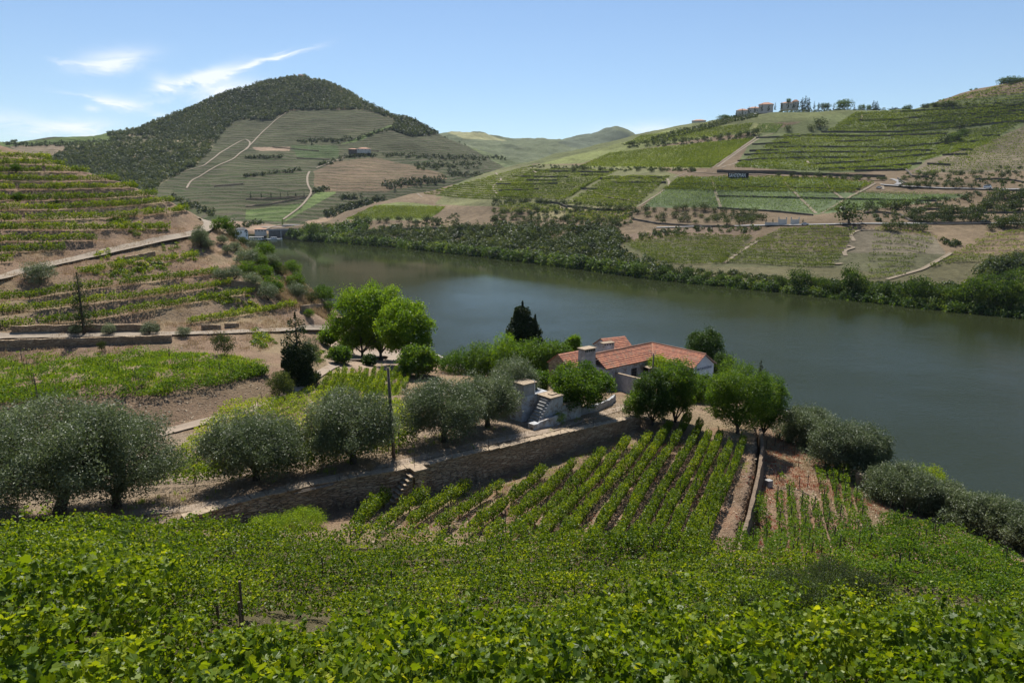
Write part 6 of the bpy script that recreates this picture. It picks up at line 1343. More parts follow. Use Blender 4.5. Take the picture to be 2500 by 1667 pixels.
# big chimney block
cp = K + d1 * -14.3 + d2 * .8; ce = empty('chimney', (cp.x, cp.y, 15), 'massive tapered grey chimney block at the left end of the farmhouse', 'chimney')
mb = MB(); mb.box((cp.x, cp.y, 18.3), (2.3, 1.5, 6.6), math.atan2(d1.y, d1.x), .86); child_world(mb.build('stack', M['concrete']), ce)
mb = MB(); mb.box((cp.x, cp.y, 21.92), (2.3, 1.55, .1), math.atan2(d1.y, d1.x)); child_world(mb.build('cap', M['slab']), ce)
mb = MB()
for k in range(6):
    q = cp + d1 * (-.82 + .33 * k) + d2 * .63; mb.box((q.x, q.y, 21.68), (.15, .12, .36), math.atan2(d1.y, d1.x))
child_world(mb.build('smoke_slots', M['door']), ce)
mb = MB(); mb.box((cp.x, cp.y, 21.74), (1.9, 1.2, .28), math.atan2(d1.y, d1.x)); child_world(mb.build('neck', M['concrete']), ce)
# small tiled sheds
def shed(name, c, ax, L_, hw, zr, ze, zg, label, mat='whitewash'):
    ax = Vector(ax).normalized(); pr = Vector((ax.y, -ax.x, 0)); c = Vector(c); e = empty(name, (c.x, c.y, zg), label, 'shed')
    mb = MB(); f = lambda a, b, z: tuple((c + ax * a + pr * b).to_2d()) + (z,)
    h_ = L_ / 2 - .15; w_ = hw - .2
    mb.add([f(-h_, -w_, zg), f(h_, -w_, zg), f(h_, w_, zg), f(-h_, w_, zg), f(-h_, -w_, ze), f(h_, -w_, ze), f(h_, w_, ze), f(-h_, w_, ze), f(-h_, 0, zr - .1), f(h_, 0, zr - .1)], [(3, 2, 1, 0), (0, 1, 5, 4), (2, 3, 7, 6), (1, 2, 6, 9, 5), (3, 0, 4, 8, 7), (4, 5, 9, 8), (6, 7, 8, 9)])
    child_world(mb.build('wall', M[mat]), e)
    O = c.copy()
    roof_slope([(-L_ / 2, 0), (L_ / 2, 0), (L_ / 2, hw), (-L_ / 2, hw)], ax, pr, e, zr=zr, ze=ze, hw=hw, origin=O); roof_slope([(-L_ / 2, 0), (L_ / 2, 0), (L_ / 2, hw), (-L_ / 2, hw)], ax, -pr, e, zr=zr, ze=ze, hw=hw, origin=O)
    return e
shed('outhouse', (8.2, 95.5, 0), (.788, .616, 0), 4.4, 2.3, 20.2, 18.6, 13.5, 'small tiled outhouse left of the big grey chimney, half hidden by trees', 'schist')
be = shed('outhouse', (16.2, 107.5, 0), (.90, .43, 0), 4.6, 2.4, 19.9, 18.5, 12, 'small tiled outhouse rising behind the farmhouse roof')
q = Vector((14.9, 104.3, 0)); e = empty('chimney', (q.x, q.y, 18), 'low wide whitewashed chimney behind the farmhouse ridge', 'chimney')
mb = MB(); mb.box((q.x, q.y, 18.2), (2.0, .9, 2.9), .45); child_world(mb.build('stack', M['whitewash']), e); mb = MB(); mb.box((q.x, q.y, 19.72), (2.2, 1.05, .1), .45); child_world(mb.build('cap', M['slab']), e)
mb = MB()
for k in range(4): v_ = Vector((math.cos(.45), math.sin(.45), 0)) * (-.72 + .48 * k); mb.box((q.x + v_.x + .20, q.y + v_.y - .42, 19.48), (.16, .1, .22), .45)
child_world(mb.build('smoke_slots', M['door']), e)
# courtyard wall
A_ = Vector(tuple(at(1452, 899, 97.5))); B_ = Vector(tuple(at(1563, 927, 85.5))); C_ = Vector(tuple(at(1600, 934, 84.5)))
e = empty('courtyard_wall', (B_.x, B_.y, 15.5), 'tall bare grey rendered wall in front of the farmhouse', 'wall')
mb = MB()
for p, q in ((A_, B_), (B_, C_)):
    t_ = (q - p); t_.z = 0; t_.normalize(); n_v = Vector((-t_.y, t_.x, 0)) * .3
    mb.hexa([(p.x, p.y, 13.5), (q.x, q.y, 13.5), (q.x + n_v.x, q.y + n_v.y, 13.5), (p.x + n_v.x, p.y + n_v.y, 13.5)], [(p.x, p.y, p.z), (q.x, q.y, q.z), (q.x + n_v.x, q.y + n_v.y, q.z), (p.x + n_v.x, p.y + n_v.y, p.z)])
child_world(mb.build('render', M['concrete']), e)
mb = MB(); mb.tube([tuple(A_ + Vector((.1, .1, .06))), tuple(B_ + Vector((.1, .1, .06))), tuple(C_ + Vector((0, .15, .06)))], .14, 4); child_world(mb.build('coping', M['slab']), e)

# ---- railway on its shelf
RL = resample(np.array([(-52, 206, 6.2), (-45, 194, 6.2), (-30, 171, 6.2), (-13.3, 144.5, 6.2), (-4, 133, 6.2), (11, 123, 6.2), (34, 117, 6.2), (50, 108, 6.2)]), 1.2)
T = np.gradient(RL[:, :2], axis=0); T /= np.linalg.norm(T, axis=1)[:, None]; Nn = np.stack([-T[:, 1], T[:, 0]], 1)
prof = [(-3.2, -2.4), (-2.0, 0), (2.0, 0), (3.2, -2.4)]
V = np.array([np.c_[RL[:, 0] + Nn[:, 0] * a, RL[:, 1] + Nn[:, 1] * a, RL[:, 2] + b] for a, b in prof]); struct('railway_bed', npmesh('railway_bed', V.reshape(-1, 3), F4=gridfaces(4, len(RL))), M['ballast'])
e = empty('railway_track', tuple(RL[0]), 'single railway track curving along the water edge', 'railway track')
for s in (-.8, .8): mb = MB(); mb.tube([(x + n_[0] * s, y + n_[1] * s, z + .2) for (x, y, z), n_ in zip(RL, Nn)], .07, 4); child_world(mb.build('rail', M['rail']), e)
mb = MB(); [mb.box((x, y, z + .07), (.3, 2.5, .16), math.atan2(t_[1], t_[0])) for (x, y, z), t_ in zip(RL[::1], T[::1])]; o = child_world(mb.build('sleepers', M['sleeper']), e); o['kind'] = 'stuff'

# ================================================================== FAR BUILDINGS, BOATS, VEHICLES
def frame_at(P, yaw=0.):
    """local x = to the right seen from the camera (turned by yaw), y = away"""
    P = Vector(tuple(P)); y = Vector((P.x, P.y, 0)).normalized(); y.rotate(Matrix.Rotation(yaw, 3, 'Z').to_quaternion()); x = Vector((y.y, -y.x, 0)); return P, x, y
def lbox(mb, F_, x0, x1, y0, y1, z0, z1, tx=0, ty=0):
    P, x, y = F_; p = lambda a, b, c: tuple(P + x * a + y * b + Vector((0, 0, c)))
    mb.hexa([p(x0, y0, z0), p(x1, y0, z0), p(x1, y1, z0), p(x0, y1, z0)], [p(x0 + tx, y0 + ty, z1), p(x1 - tx, y0 + ty, z1), p(x1 - tx, y1 - ty, z1), p(x0 + tx, y1 - ty, z1)])
def far_house(px0, px1, ptop, pbase, D, label, roof_frac=.28, wins=2, floors=1, dep=None, yaw=0., mat='cream', name='villa', cat='house', group=None, rmat='terracotta'):
    c = at((px0 + px1) / 2, pbase, D); w = (px1 - px0) / FPX * D * 1.0; h = H + uw(px0, ptop)[1] * D - c[2]; dep = dep or w * .8; Fr = frame_at(c, yaw)
    e = empty(name, tuple(c), label, cat, group); hw = h * (1 - roof_frac)
    mb = MB(); lbox(mb, Fr, -w / 2 + .25, w / 2 - .25, .25, dep - .25, -4, hw); child_world(mb.build('wall', M[mat]), e)
    mb = MB(); lbox(mb, Fr, -w / 2 - .2, w / 2 + .2, -.2, dep + .2, hw, hw + .25); lbox(mb, Fr, -w / 2 - .2, w / 2 + .2, -.2, dep + .2, hw + .252, h, w * .36, dep * .36); child_world(mb.build('roof', M[rmat]), e)
    for f in range(floors):
        for i in range(wins):
            x = -w / 2 + w * (i + .5) / wins; z = hw * (f + .45) / floors; mb = MB(); lbox(mb, Fr, x - .5, x + .5, .13, .30, z - .6, z + .7); child_world(mb.build('window', M['dark_glass']), e)
    return e
ES = [(1690, 1722, 291, 304, 1045, 'low tiled house alone at the left end of the hilltop estate', 1, 1), (1798, 1826, 265, 282, 1012, 'leftmost of the three joined estate houses on the skyline', 2, 1), (1826, 1855, 260, 275, 1008, 'middle of the three joined estate houses on the skyline', 2, 1),
      (1853, 1886, 249, 270, 1004, 'tallest pale estate house on the skyline with two floors', 2, 2), (1907, 1934, 248, 261, 1000, 'pale estate house left of the small tower', 3, 1), (1933, 1949, 243, 262, 998, 'small square estate tower with tiled roof', 1, 2)]
for a in ES: far_house(a[0], a[1], a[2], a[3], a[4], a[5], .3, a[6], a[7], group='hilltop estate houses')
c = at(1869, 285, 985); Fr = frame_at(c); e = empty('glass_pavilion', tuple(c), 'long low glass-fronted pavilion cut into the hilltop terrace', 'pavilion')
mb = MB(); lbox(mb, Fr, -19, 18, .5, 8, -3, 3.6); child_world(mb.build('wall', M['bridge']), e)
mb = MB(); lbox(mb, Fr, -20, 19, -.6, 8.4, 3.602, 4.4); child_world(mb.build('roof', M['schist_far']), e)
for i in range(6): mb = MB(); lbox(mb, Fr, -12 + i * 4, -8.4 + i * 4, .3, .48, .2, 3.2); child_world(mb.build('window', M['blueglass']), e)
for i, x in enumerate((1844, 1903, 1910)):
    c = at(x, 283, 980); e = empty('parasol', tuple(c), f"white parasol on the estate terrace, {['far left one', 'middle one', 'right one'][i]}", 'parasol', 'parasols on the estate terrace'); Fr = frame_at(c)
    mb = MB(); mb.tube([tuple(c), tuple(c + np.array([0, 0, 2.6]))], .1, 4); child_world(mb.build('pole', M['post']), e); mb = MB(); lbox(mb, Fr, -2, 2, -2, 2, 2.4, 3.3, 1.6, 1.6); child_world(mb.build('canopy', M['parasol']), e)
def sky_tree(px, base, top, wpx, D, key, label, group=None, name=None): return px_tree(px, base, top, wpx, key, label, 'tree', group, D=D, name=name)
for i, (x, b_, t_, w_, dd) in enumerate([(1797, 283, 271, 3, 985), (1812, 281, 266, 4, 985), (1828, 277, 262, 4, 985), (1843, 273, 260, 4, 985), (1860, 270, 254, 4, 985), (1876, 270, 257, 4, 985), (1892, 268, 252, 4, 985), (1908, 265, 250, 4, 985), (1924, 264, 249, 4, 985), (1937, 263, 249, 5, 985), (1949, 262, 250, 4, 985), (1987, 266, 250, 5, 985), (1998, 268, 251, 4, 985), (2008, 268, 251, 4, 985), (2021, 268, 252, 5, 985), (2035, 270, 253, 4, 985), (2085, 272, 251, 6, 975)]):
    pconifer(x, b_, t_, w_ * 1.25, f'slim dark cypress on the hilltop estate, {ordn(i)} from the left', 'cypress', nl=160, leaf=1.0, D=dd, seed=40 + i, group='cypresses on the hilltop estate', tiers=8, power=.35, asp=.6)
for i, (x, w_, t_) in enumerate([(1958, 16, 240), (1965, 18, 236), (1973, 14, 241)]): pconifer(x, 268, t_, w_, f'dense dark cypress of the tall clump beside the tower, {ordn(i)} from left', 'cypress', nl=500, leaf=1.3, D=992 + i, seed=70 + i, group='tall cypress clump', tiers=10, power=.3, asp=.7, bare=0)
for a in [(1768, 296, 280, 32, 1000, 'round tree on the skyline left of the estate houses'), (2012, 268, 252, 30, 990, 'rounded tree between the cypresses on the skyline'), (2060, 272, 242, 38, 985, 'large umbrella-shaped tree standing on the skyline'), (2103, 272, 255, 16, 970, 'dark tree right of the umbrella-shaped tree'),
          (2120, 272, 256, 12, 970, 'small dark skyline tree, second right of the umbrella-shaped tree'), (2214, 273, 256, 20, 955, 'round bush tree at the foot of the hilltop slope'), (1925, 255, 240, 12, 1003, 'tree behind the pale estate house'),
          (2462, 213, 186, 46, 925, 'big dark tree clump on the rocky summit at upper right'), (2480, 212, 190, 30, 923, 'second dark tree of the rocky summit clump'), (2459, 260, 222, 22, 905, 'dark tree under the summit at upper right'), (2490, 258, 230, 34, 900, 'dark broad tree cut by the right edge below the summit'), (2420, 262, 236, 26, 905, 'round dark tree on the upper right slope'),
          (2370, 222, 217, 7, 932, 'tiny tree alone on the skyline, left of a pair'), (2382, 222, 215, 7, 930, 'tiny tree alone on the skyline, right of a pair'), (2496, 208, 190, 14, 925, 'shrub at the right edge of the summit')]:
    sky_tree(*a[:5], 'bank_tree_%d' % (int(a[0]) % 3), a[5], name='skyline_tree')
for i, x in enumerate((2131, 2140, 2136)): pconifer(x, 273, 247 + 2 * i, 15, f'dark skyline fir of the small fir group, {ordn(i)} of three', 'fir_tree', nl=300, leaf=1.3, D=965 + i, seed=80 + i, group='skyline firs', tiers=8, power=.5, asp=.6)
P = np.array([q for k in range(4) for q in (at(x, y + k * 5 - 4, 985 - k * 9) for x, y in scatter_line([(1590, 322), (1700, 306), (1790, 291), (1850, 287)], 34, 1.2, .6))]); P[:, 2] -= 1
P = np.array([[p[0], p[1], down(p[0], p[1], '1') - .3] for p in P]); cloud('olive_grove', P, rng.uniform(5, 7, len(P)), rng.uniform(3.5, 5, len(P)), 30, .3, 'scrub', 21, 'dark clipped olive grove climbing the ridge to the estate', 'grove')
P = np.array([[p[0], p[1], down(p[0], p[1], '1') - .3] for p in (at(x, y, 965) for x, y in scatter_line([(1900, 277), (2000, 276), (2100, 275), (2230, 270)], 60, 2, .6))]); cloud('hedge', P, rng.uniform(4, 6, len(P)), rng.uniform(2.5, 4, len(P)), 30, .3, 'scrub', 22, 'dark hedge line along the skyline right of the estate', 'hedge')
P = np.array([q for q in (hit(x, y, 'N') for x, y in scatter_line([(1905, 1050), (1960, 1085), (2040, 1140), (2110, 1185), (2190, 1225), (2300, 1262), (2400, 1300), (2520, 1345)], 150, 10, 9)) if q is not None])
cloud('shore_scrub', P, rng.uniform(1.2, 3.2, len(P)), rng.uniform(.8, 2.2, len(P)), 220, .09, 'olive', 33, 'low grey-green scrub between the olives along the right shore', 'scrub', .5)
# lettered board
Pb = hit(1802, 437, '1'); Fr = frame_at(Pb); sw = 47 / FPX * Pb[1]; e = empty('lettered_board', tuple(Pb), 'long black board with white capital letters above the square plots', 'sign')
mb = MB(); lbox(mb, Fr, -sw / 2, sw / 2, 0, .3, .6, 5.0); child_world(mb.build('board', M['black']), e)
mb = MB(); [lbox(mb, Fr, x - .12, x + .12, .32, .55, -2.5, 3.5) for x in (-6, -2, 2, 6)]; child_world(mb.build('legs', M['post']), e)
M['sign_white'] = plain('sign_white', (.85, .85, .84), .6, .02)
me = text_mesh('SANDEMAN', 3.6, 'lettering'); t = obj('lettering', me, M['sign_white']); xs_ = [v.co.x for v in me.vertices]; ys_ = [v.co.y for v in me.vertices]; Mx = Matrix((Fr[1], Vector((0, 0, 1)), -Fr[2])).transposed().to_4x4(); Mx.translation = Fr[0] + Fr[1] * (-.8) + Vector((0, 0, 2.8)) - Fr[2] * .06
M4 = Mx @ Matrix.Diagonal((sw * .80 / (max(xs_) - min(xs_)), 3.3 / (max(ys_) - min(ys_)), 1, 1)); t.parent = e; t.matrix_parent_inverse = Matrix.Translation(e.location).inverted(); t.matrix_world = M4
# road gate
Pg = hit(1925, 549, '1'); Fr = frame_at(Pg); e = empty('gateway', tuple(Pg), 'pale gateway wall with four pillars beside the lower road', 'gateway')
mb = MB(); lbox(mb, Fr, -6, -1.6, .1, .5, -.5, 3.4); lbox(mb, Fr, 1.6, 6, .1, .5, -.5, 3.4); lbox(mb, Fr, -14, -6.3, .1, .4, -.5, 1.4); child_world(mb.build('wall', M['cream']), e)
for x in (-5.9, -1.4, 1.4, 5.9): mb = MB(); lbox(mb, Fr, x - .35, x + .35, 0, .6, -.5, 4.8, .05, .05); child_world(mb.build('pillar', M['cream']), e)
for i, x in enumerate((1835, 1870, 1886, 1960)): pconifer(x, 549, 535, 4, f'tiny columnar cypress beside the road gateway, {ordn(i)} from left', 'cypress', nl=100, leaf=.6, which='1', seed=90 + i, group='cypresses at the road gateway', tiers=6, power=.3, asp=.6)
# vehicles
def vehicle(px, py, L_, h, mat, label, cat, van=False, which='1', D=None):
    P = hit(px, py, which) if D is None else at(px, py, D); P = P + np.array([0, 0, .45]); Fr = frame_at(P); name = 'parked_van' if van else 'parked_car'; e = empty(name, tuple(P), label, cat); w = 1.8
    mb = MB(); 
    if van: lbox(mb, Fr, -L_ / 2, L_ / 2, 0, w, .35, h * .55, .04, .04); lbox(mb, Fr, -L_ / 2 + .1, L_ / 2 - .7, .06, w - .06, h * .55, h, .2, .1)
    else: lbox(mb, Fr, -L_ / 2, L_ / 2, 0, w, .3, h * .58, .1, .05); lbox(mb, Fr, -L_ * .32, L_ * .25, .08, w - .08, h * .58, h, .45, .15)
    child_world(mb.build('body', M[mat]), e)
    if van: 
        for i in range(3): mb = MB(); lbox(mb, Fr, -L_ / 2 + .5 + i * 1.25, -L_ / 2 + 1.5 + i * 1.25, .03, .2, h * .60, h * .88); child_world(mb.build('window', M['dark_glass']), e)
    else:
        for i in range(2): mb = MB(); lbox(mb, Fr, -L_ * .24 + i * L_ * .22, -L_ * .05 + i * L_ * .22, .10, .3, h * .62, h * .88); child_world(mb.build('window', M['dark_glass']), e)
    for x in (-L_ * .32, L_ * .32):
        for y in (-.02, w - .2):
            c = Fr[0] + Fr[1] * x + Fr[2] * y + Vector((0, 0, .32)); mb = MB(); mb.tube([tuple(c), tuple(c + Fr[2] * .22)], .34, 10); child_world(mb.build('wheel', M['tyre']), e)
    return e
vehicle(2411, 461, 5.6, 2.3, 'car_white', 'white passenger van on the upper road at right', 'van', True)
vehicle(1965, 551, 4.4, 1.5, 'car_silver', 'silver car on the lower road beside the gateway', 'car')
vehicle(2146, 461, 4.3, 1.5, 'car_white', 'pale car parked on the bend above the pale plot', 'car')
vehicle(2404, 544, 4.4, 1.5, 'car_silver', 'silver car half hidden by olive trees on the lower road', 'car')
vehicle(1150, 556, 4.3, 1.5, 'car_white', 'small white car on the road above the scrub bank', 'car')

# ---- bridge, quay, boats and houses at the far bend
DB = 705.; bz = 9.2; c = at(705, 584, DB); c[2] = 0; Fr = frame_at(c); mpp = DB / FPX; e = empty('stone_bridge', tuple(c), 'grey stone road bridge with one round arch at the river bend', 'bridge')
xa0, xa1 = (696 - 705) * mpp, (717 - 705) * mpp; X0, X1 = (660 - 705) * mpp, (752 - 705) * mpp; mb = MB()
lbox(mb, Fr, X0, xa0 - .01, 0, 7, -2, bz - 1); lbox(mb, Fr, xa1 + .01, X1, 0, 7, -2, bz - 1)
n = 14; rad_ = (xa1 - xa0) / 2; hc = bz - 1.8 - rad_
for i in range(n):
    t0, t1 = i / n, (i + 1) / n; x0, x1 = xa0 + (xa1 - xa0) * t0, xa0 + (xa1 - xa0) * t1; f = lambda x: hc + math.sqrt(max(rad_ ** 2 - (x - (xa0 + xa1) / 2) ** 2, 0)); z = (f(x0) + f(x1)) / 2; lbox(mb, Fr, x0, x1, 0, 7, z, bz - 1)
child_world(mb.build('masonry', M['bridge']), e)
mb = MB(); lbox(mb, Fr, X0 - 2, X1 + 2, -.4, 7.4, bz - .998, bz - .2); lbox(mb, Fr, X0 - 2, X1 + 2, -.4, -.1, bz - .198, bz + .8); child_world(mb.build('parapet', M['concrete']), e)
for x in (xa0 - 4, xa1 + 3.4): mb = MB(); lbox(mb, Fr, x, x + 1.2, -.8, -.01, -2, bz - 1); child_world(mb.build('buttress', M['concrete']), e)
ribbon('road', [at(640, 566, 735), at(680, 559, 745), at(720, 553, 760), at(765, 549, 775)], 6, M['road'], '2', .6, 5, world=True)
for a in [(575, 603, 556, 574, 668, 'whitewashed riverside house left of the jetty', 3, 1, 'white'), (598, 606, 561, 577, 655, 'narrow white boat shed by the jetty', 1, 2, 'white'), (622, 650, 558, 566, 700, 'low quay building behind the boats', 4, 1, 'cream'), (690, 734, 549, 556, 760, 'dark red long shed above the bridge', 3, 1, 'schist_far')]:
    far_house(a[0], a[1], a[2], a[3], a[4], a[5], .3, a[6], a[7], mat=a[8], name='riverside_house', group='buildings at the river bend', rmat='bridge' if a[8] != 'cream' else 'terracotta')
def boat(px, py, L_, h, mat, label, awn=True, cabin=.35, yaw=0.):
    P = atz(px, py, 0.05); Fr = frame_at(P, yaw); P_, x, y = Fr; e = empty('river_boat', tuple(P), label, 'boat', 'boats at the jetty'); w = L_ * .2
    mb = MB(); rings = []
    for t, ww, zt in [(-.5, .25, h * 1.1), (-.42, .8, h * .8), (-.2, 1, h * .7), (.15, 1, h * .7), (.36, .7, h * .85), (.5, .06, h * 1.25)]:
        for s, z, k in [(-1, zt, 1), (-1, -.3, .55), (1, -.3, .55), (1, zt, 1)]: q = P_ + x * (t * L_) + y * (s * w / 2 * ww * k) + Vector((0, 0, z)); rings.append(tuple(q))
    F_ = []
    for i in range(5):
        for j in range(4): a, b = i * 4 + j, i * 4 + (j + 1) % 4; F_.append((a, b, b + 4, a + 4))
    F_ += [(3, 2, 1, 0), (20, 21, 22, 23)]; mb.add(rings, F_); child_world(mb.build('hull', M[mat]), e)
    mb = MB(); lbox(mb, Fr, -L_ * cabin, L_ * cabin * .7, -w * .35, w * .35, h * .75, h * .75 + 1.6, .3, .1); child_world(mb.build('cabin', M['white']), e)
    for k in range(4): mb = MB(); lbox(mb, Fr, -L_ * cabin + .6 + k * L_ * .13, -L_ * cabin + .6 + k * L_ * .13 + L_ * .09, -w * .37, -w * .30, h * .75 + .6, h * .75 + 1.3); child_world(mb.build('window', M['dark_glass']), e)
    if awn: mb = MB(); lbox(mb, Fr, -L_ * .42, L_ * .33, -w * .45, w * .45, h + 2.5, h + 2.65); [lbox(mb, Fr, xx - .06, xx + .06, -w * .4, -w * .37, h * .7, h + 2.49) for xx in (-L_ * .4, -L_ * .1, L_ * .3)]; child_world(mb.build('awning', M['parasol']), e)
    return e
boat(629, 588, 18, 1.3, 'black', 'dark wooden river boat with white awning at the jetty', True)
boat(670, 585, 15, 1.2, 'white', 'white motor boat moored at the right end of the jetty', False, .25)
boat(620, 581, 17, 1.5, 'white', 'white excursion boat moored behind the dark one', True, .4)
boat(648, 580, 13, 1.2, 'white', 'small white boat with mast behind the jetty', False, .3)
Pm = atz(648, 580, 0); mb = MB(); mb.tube([tuple(Pm + np.array([0, 0, 1])), tuple(Pm + np.array([-3, 0, 8]))], .12, 5); o = mb.build('mast', M['post'])
bb = [o_ for o_ in bpy.data.objects if o_.get('label', '').startswith('small white boat')][0]; child_world(o, bb)
Fr = frame_at(atz(640, 584, 0)); e = empty('jetty', tuple(Fr[0]), 'floating jetty with a thin rail between the boats', 'jetty'); mb = MB(); lbox(mb, Fr, -14, 12, 3, 5, .05, .6); child_world(mb.build('deck', M['concrete']), e); mb = MB(); [lbox(mb, Fr, x, x + .1, 3, 3.1, .6, 1.7) for x in range(-14, 12, 2)]; child_world(mb.build('posts', M['post']), e)
pconifer(690, 552, 533, 6, 'bright pointed cypress above the bridge', 'cypress', nl=260, leaf=.9, which='2', seed=101, mat='fig', power=.3, tiers=9, asp=.6)
for i, x in enumerate((612, 638, 662, 685, 703, 722, 743)): pconifer(x, 482 if x != 743 else 483, 470, 3.6, f'small dark cypress in the spaced line on the mountain foot, {ordn(i)} from left', 'cypress', nl=60, leaf=1.3, which='2', seed=110 + i, group='spaced cypress line', tiers=5, power=.3, asp=.6)
px_tree(766, 588, 543, 34, 'bank_tree_1', 'tall dark tree at the right end of the bridge', 'tree', which='12', name='waterside_tree')
px_tree(750, 592, 572, 40, 'bank_tree_0', 'low bright bush hanging over the water at the bridge', 'tree', which='12', name='waterside_tree')
px_tree(785, 592, 568, 40, 'bank_tree_2', 'bright rounded waterside tree right of the bridge', 'tree', which='12', name='waterside_tree')
# buildings on the mountain
far_house(728, 738, 181, 190, 1790, 'pale chapel building on the mountain top, left part', .2, 2, 1, mat='cream', name='chapel', group='mountain top chapel')
far_house(737, 748, 183, 191, 1788, 'reddish building on the mountain top, right part', .3, 1, 1, mat='terracotta', name='chapel', group='mountain top chapel')
px_tree(742, 192, 180, 12, 'bank_tree_0', 'dark tree standing over the mountain top chapel', 'tree', D=1795, name='skyline_tree'); px_tree(753, 193, 185, 6, 'bank_tree_1', 'small tree right of the mountain top chapel', 'tree', D=1795, name='skyline_tree')
far_house(872, 905, 360, 368, 1235, 'long low orange-roofed farm on the mountain shelf', .45, 4, 1, mat='cream', name='farm_building', group='farm on the mountain shelf'); far_house(851, 874, 362, 371, 1232, 'dark stone left wing of the farm on the mountain shelf', .3, 2, 1, mat='schist_far', name='farm_building', group='farm on the mountain shelf')
for i, (x, b_, t_, w_) in enumerate([(264, 329, 323, 6), (271, 328, 321, 8), (295, 327, 321, 9), (32, 348, 341, 8), (39, 348, 340, 8), (442, 288, 281, 8), (448, 286, 281, 6), (30, 350, 343, 10)]):
    px_tree(x, b_, t_, w_, 'bank_tree_%d' % (i % 3), f'tiny tree on the left mountain skyline, {ordn(i)} of eight', 'tree', 'skyline trees of the left ridge', D=1540 if x < 400 else 1660, name='skyline_tree')

# ---- small near things
e = empty('shore_ruin', tuple(hit(2115, 1200, 'N')), 'small broken stone wall corner on the shore among the olives', 'ruin'); P = hit(2115, 1200, 'N'); Fr = frame_at(P, -.5)
mb = MB(); lbox(mb, Fr, -1.2, .9, 0, .5, -.5, 1.5); lbox(mb, Fr, .5, .9, .502, 2.2, -.5, 1.1); child_world(mb.build('masonry', M['schist']), e)
wl_ = px_wall('stone_wall', [(1862, 1000), (1880, 1008), (1900, 1010), (1930, 1022), (1960, 1040)], 0, 'low pale stone wall under the shore end of the big round trees', height=.7, thick=.5)
P = hit(1876, 1188, 'N'); mb = MB(); mb.box((0, 0, .3), (.55, .5, .75), .4); o = mb.build('stone_block', M['concrete']); o.location = P; tag(o, 'small grey stone block standing alone on the reddish plot', 'block')
L = hits([(1848, 1152), (1870, 1178), (1900, 1190), (1950, 1203), (1995, 1214)], 'N', 8); mb = MB(); mb.tube([tuple(p + np.array([0, 0, .12 + .15 * math.sin(i * .6)])) for i, p in enumerate(L)], .035, 5); tag(mb.build('hose', M['black']), 'black irrigation hose lying across the reddish plot', 'hose')
for i, (x, y) in enumerate([(1845, 1228), (1868, 1205), (1895, 1170), (1918, 1155), (1952, 1192), (1972, 1190), (2000, 1205), (1870, 1098), (1892, 1090), (1912, 1100), (1940, 1112), (2170, 1258), (2178, 1285), (2205, 1250), (2215, 1290), (2240, 1262), (2270, 1300), (2285, 1295), (2300, 1250), (1703, 975 + 70), (1950, 1140), (2075, 1190)]):
    P = hit(x, y, 'N')
    if P is None: continue
    mb = MB(); a = rng.normal() * .08; mb.tube([(0, 0, -.3), (a, a * .3, 1.3)], [.04, .03], 5); o = mb.build('vine_stake', M['post']); o.location = P; tag(o, f'bare wooden stake near the right shore, {ordn(i)} of twenty-two', 'stake', 'bare stakes by the right shore')
for i, (x, y) in enumerate([(1418, 992), (1434, 984)]):
    P = hit(x, y, 'N'); mb = MB(); mb.tube([(0, 0, -.3), (0, 0, 2.3)], .07, 5); o = mb.build('iron_post', M['metal']); o.location = P; tag(o, f"rusty iron post by the fig tree, {['left', 'right'][i]} one", 'post', 'iron posts by the fig tree')
for i, (x, y, hgt_) in enumerate([(594, 1500, 1.5), (592, 1545, 1.25), (535, 1508, 1.2)]):
    P = hit(x, y + 30, 'N'); mb = MB(); mb.tube([(0, 0, -.4), (0, .02, hgt_ + .55)], .055, 8); o = mb.build('vine_post', M['post']); o.location = P; tag(o, f"weathered round vineyard post sticking out of the foreground vines, {['tallest', 'front', 'left'][i]} one", 'post', 'posts in the foreground vines')
# agaves on the shore
for i, (x, y) in enumerate([(1902, 1072), (1925, 1082), (2135, 1205)]):
    P = hit(x, y, 'N'); e = empty('agave', tuple(P), f"spiky agave plant on the dry shore edge, {['left', 'middle', 'right'][i]} one", 'plant', 'agaves on the shore'); mb = MB()
    for k in range(18):
        an = k * 2.4; el = .4 + .9 * (k / 18); l = 1.0; d_ = Vector((math.cos(an) * math.cos(el), math.sin(an) * math.cos(el), math.sin(el))); s_ = Vector((-math.sin(an), math.cos(an), 0)) * .07
        mb.add([tuple(-s_ + Vector((0, 0, .02))), tuple(s_ + Vector((0, 0, .02))), tuple(d_ * l * .6 + s_ * 1.1), tuple(d_ * l), tuple(d_ * l * .6 - s_ * 1.1), tuple(d_ * l * .5 - Vector((0, 0, .06)))], [(0, 1, 2, 4), (4, 2, 3), (0, 5, 1), (1, 5, 2), (5, 4, 3), (5, 3, 2), (0, 4, 5)])
    o = mb.build('leaves', M['agave'], e)

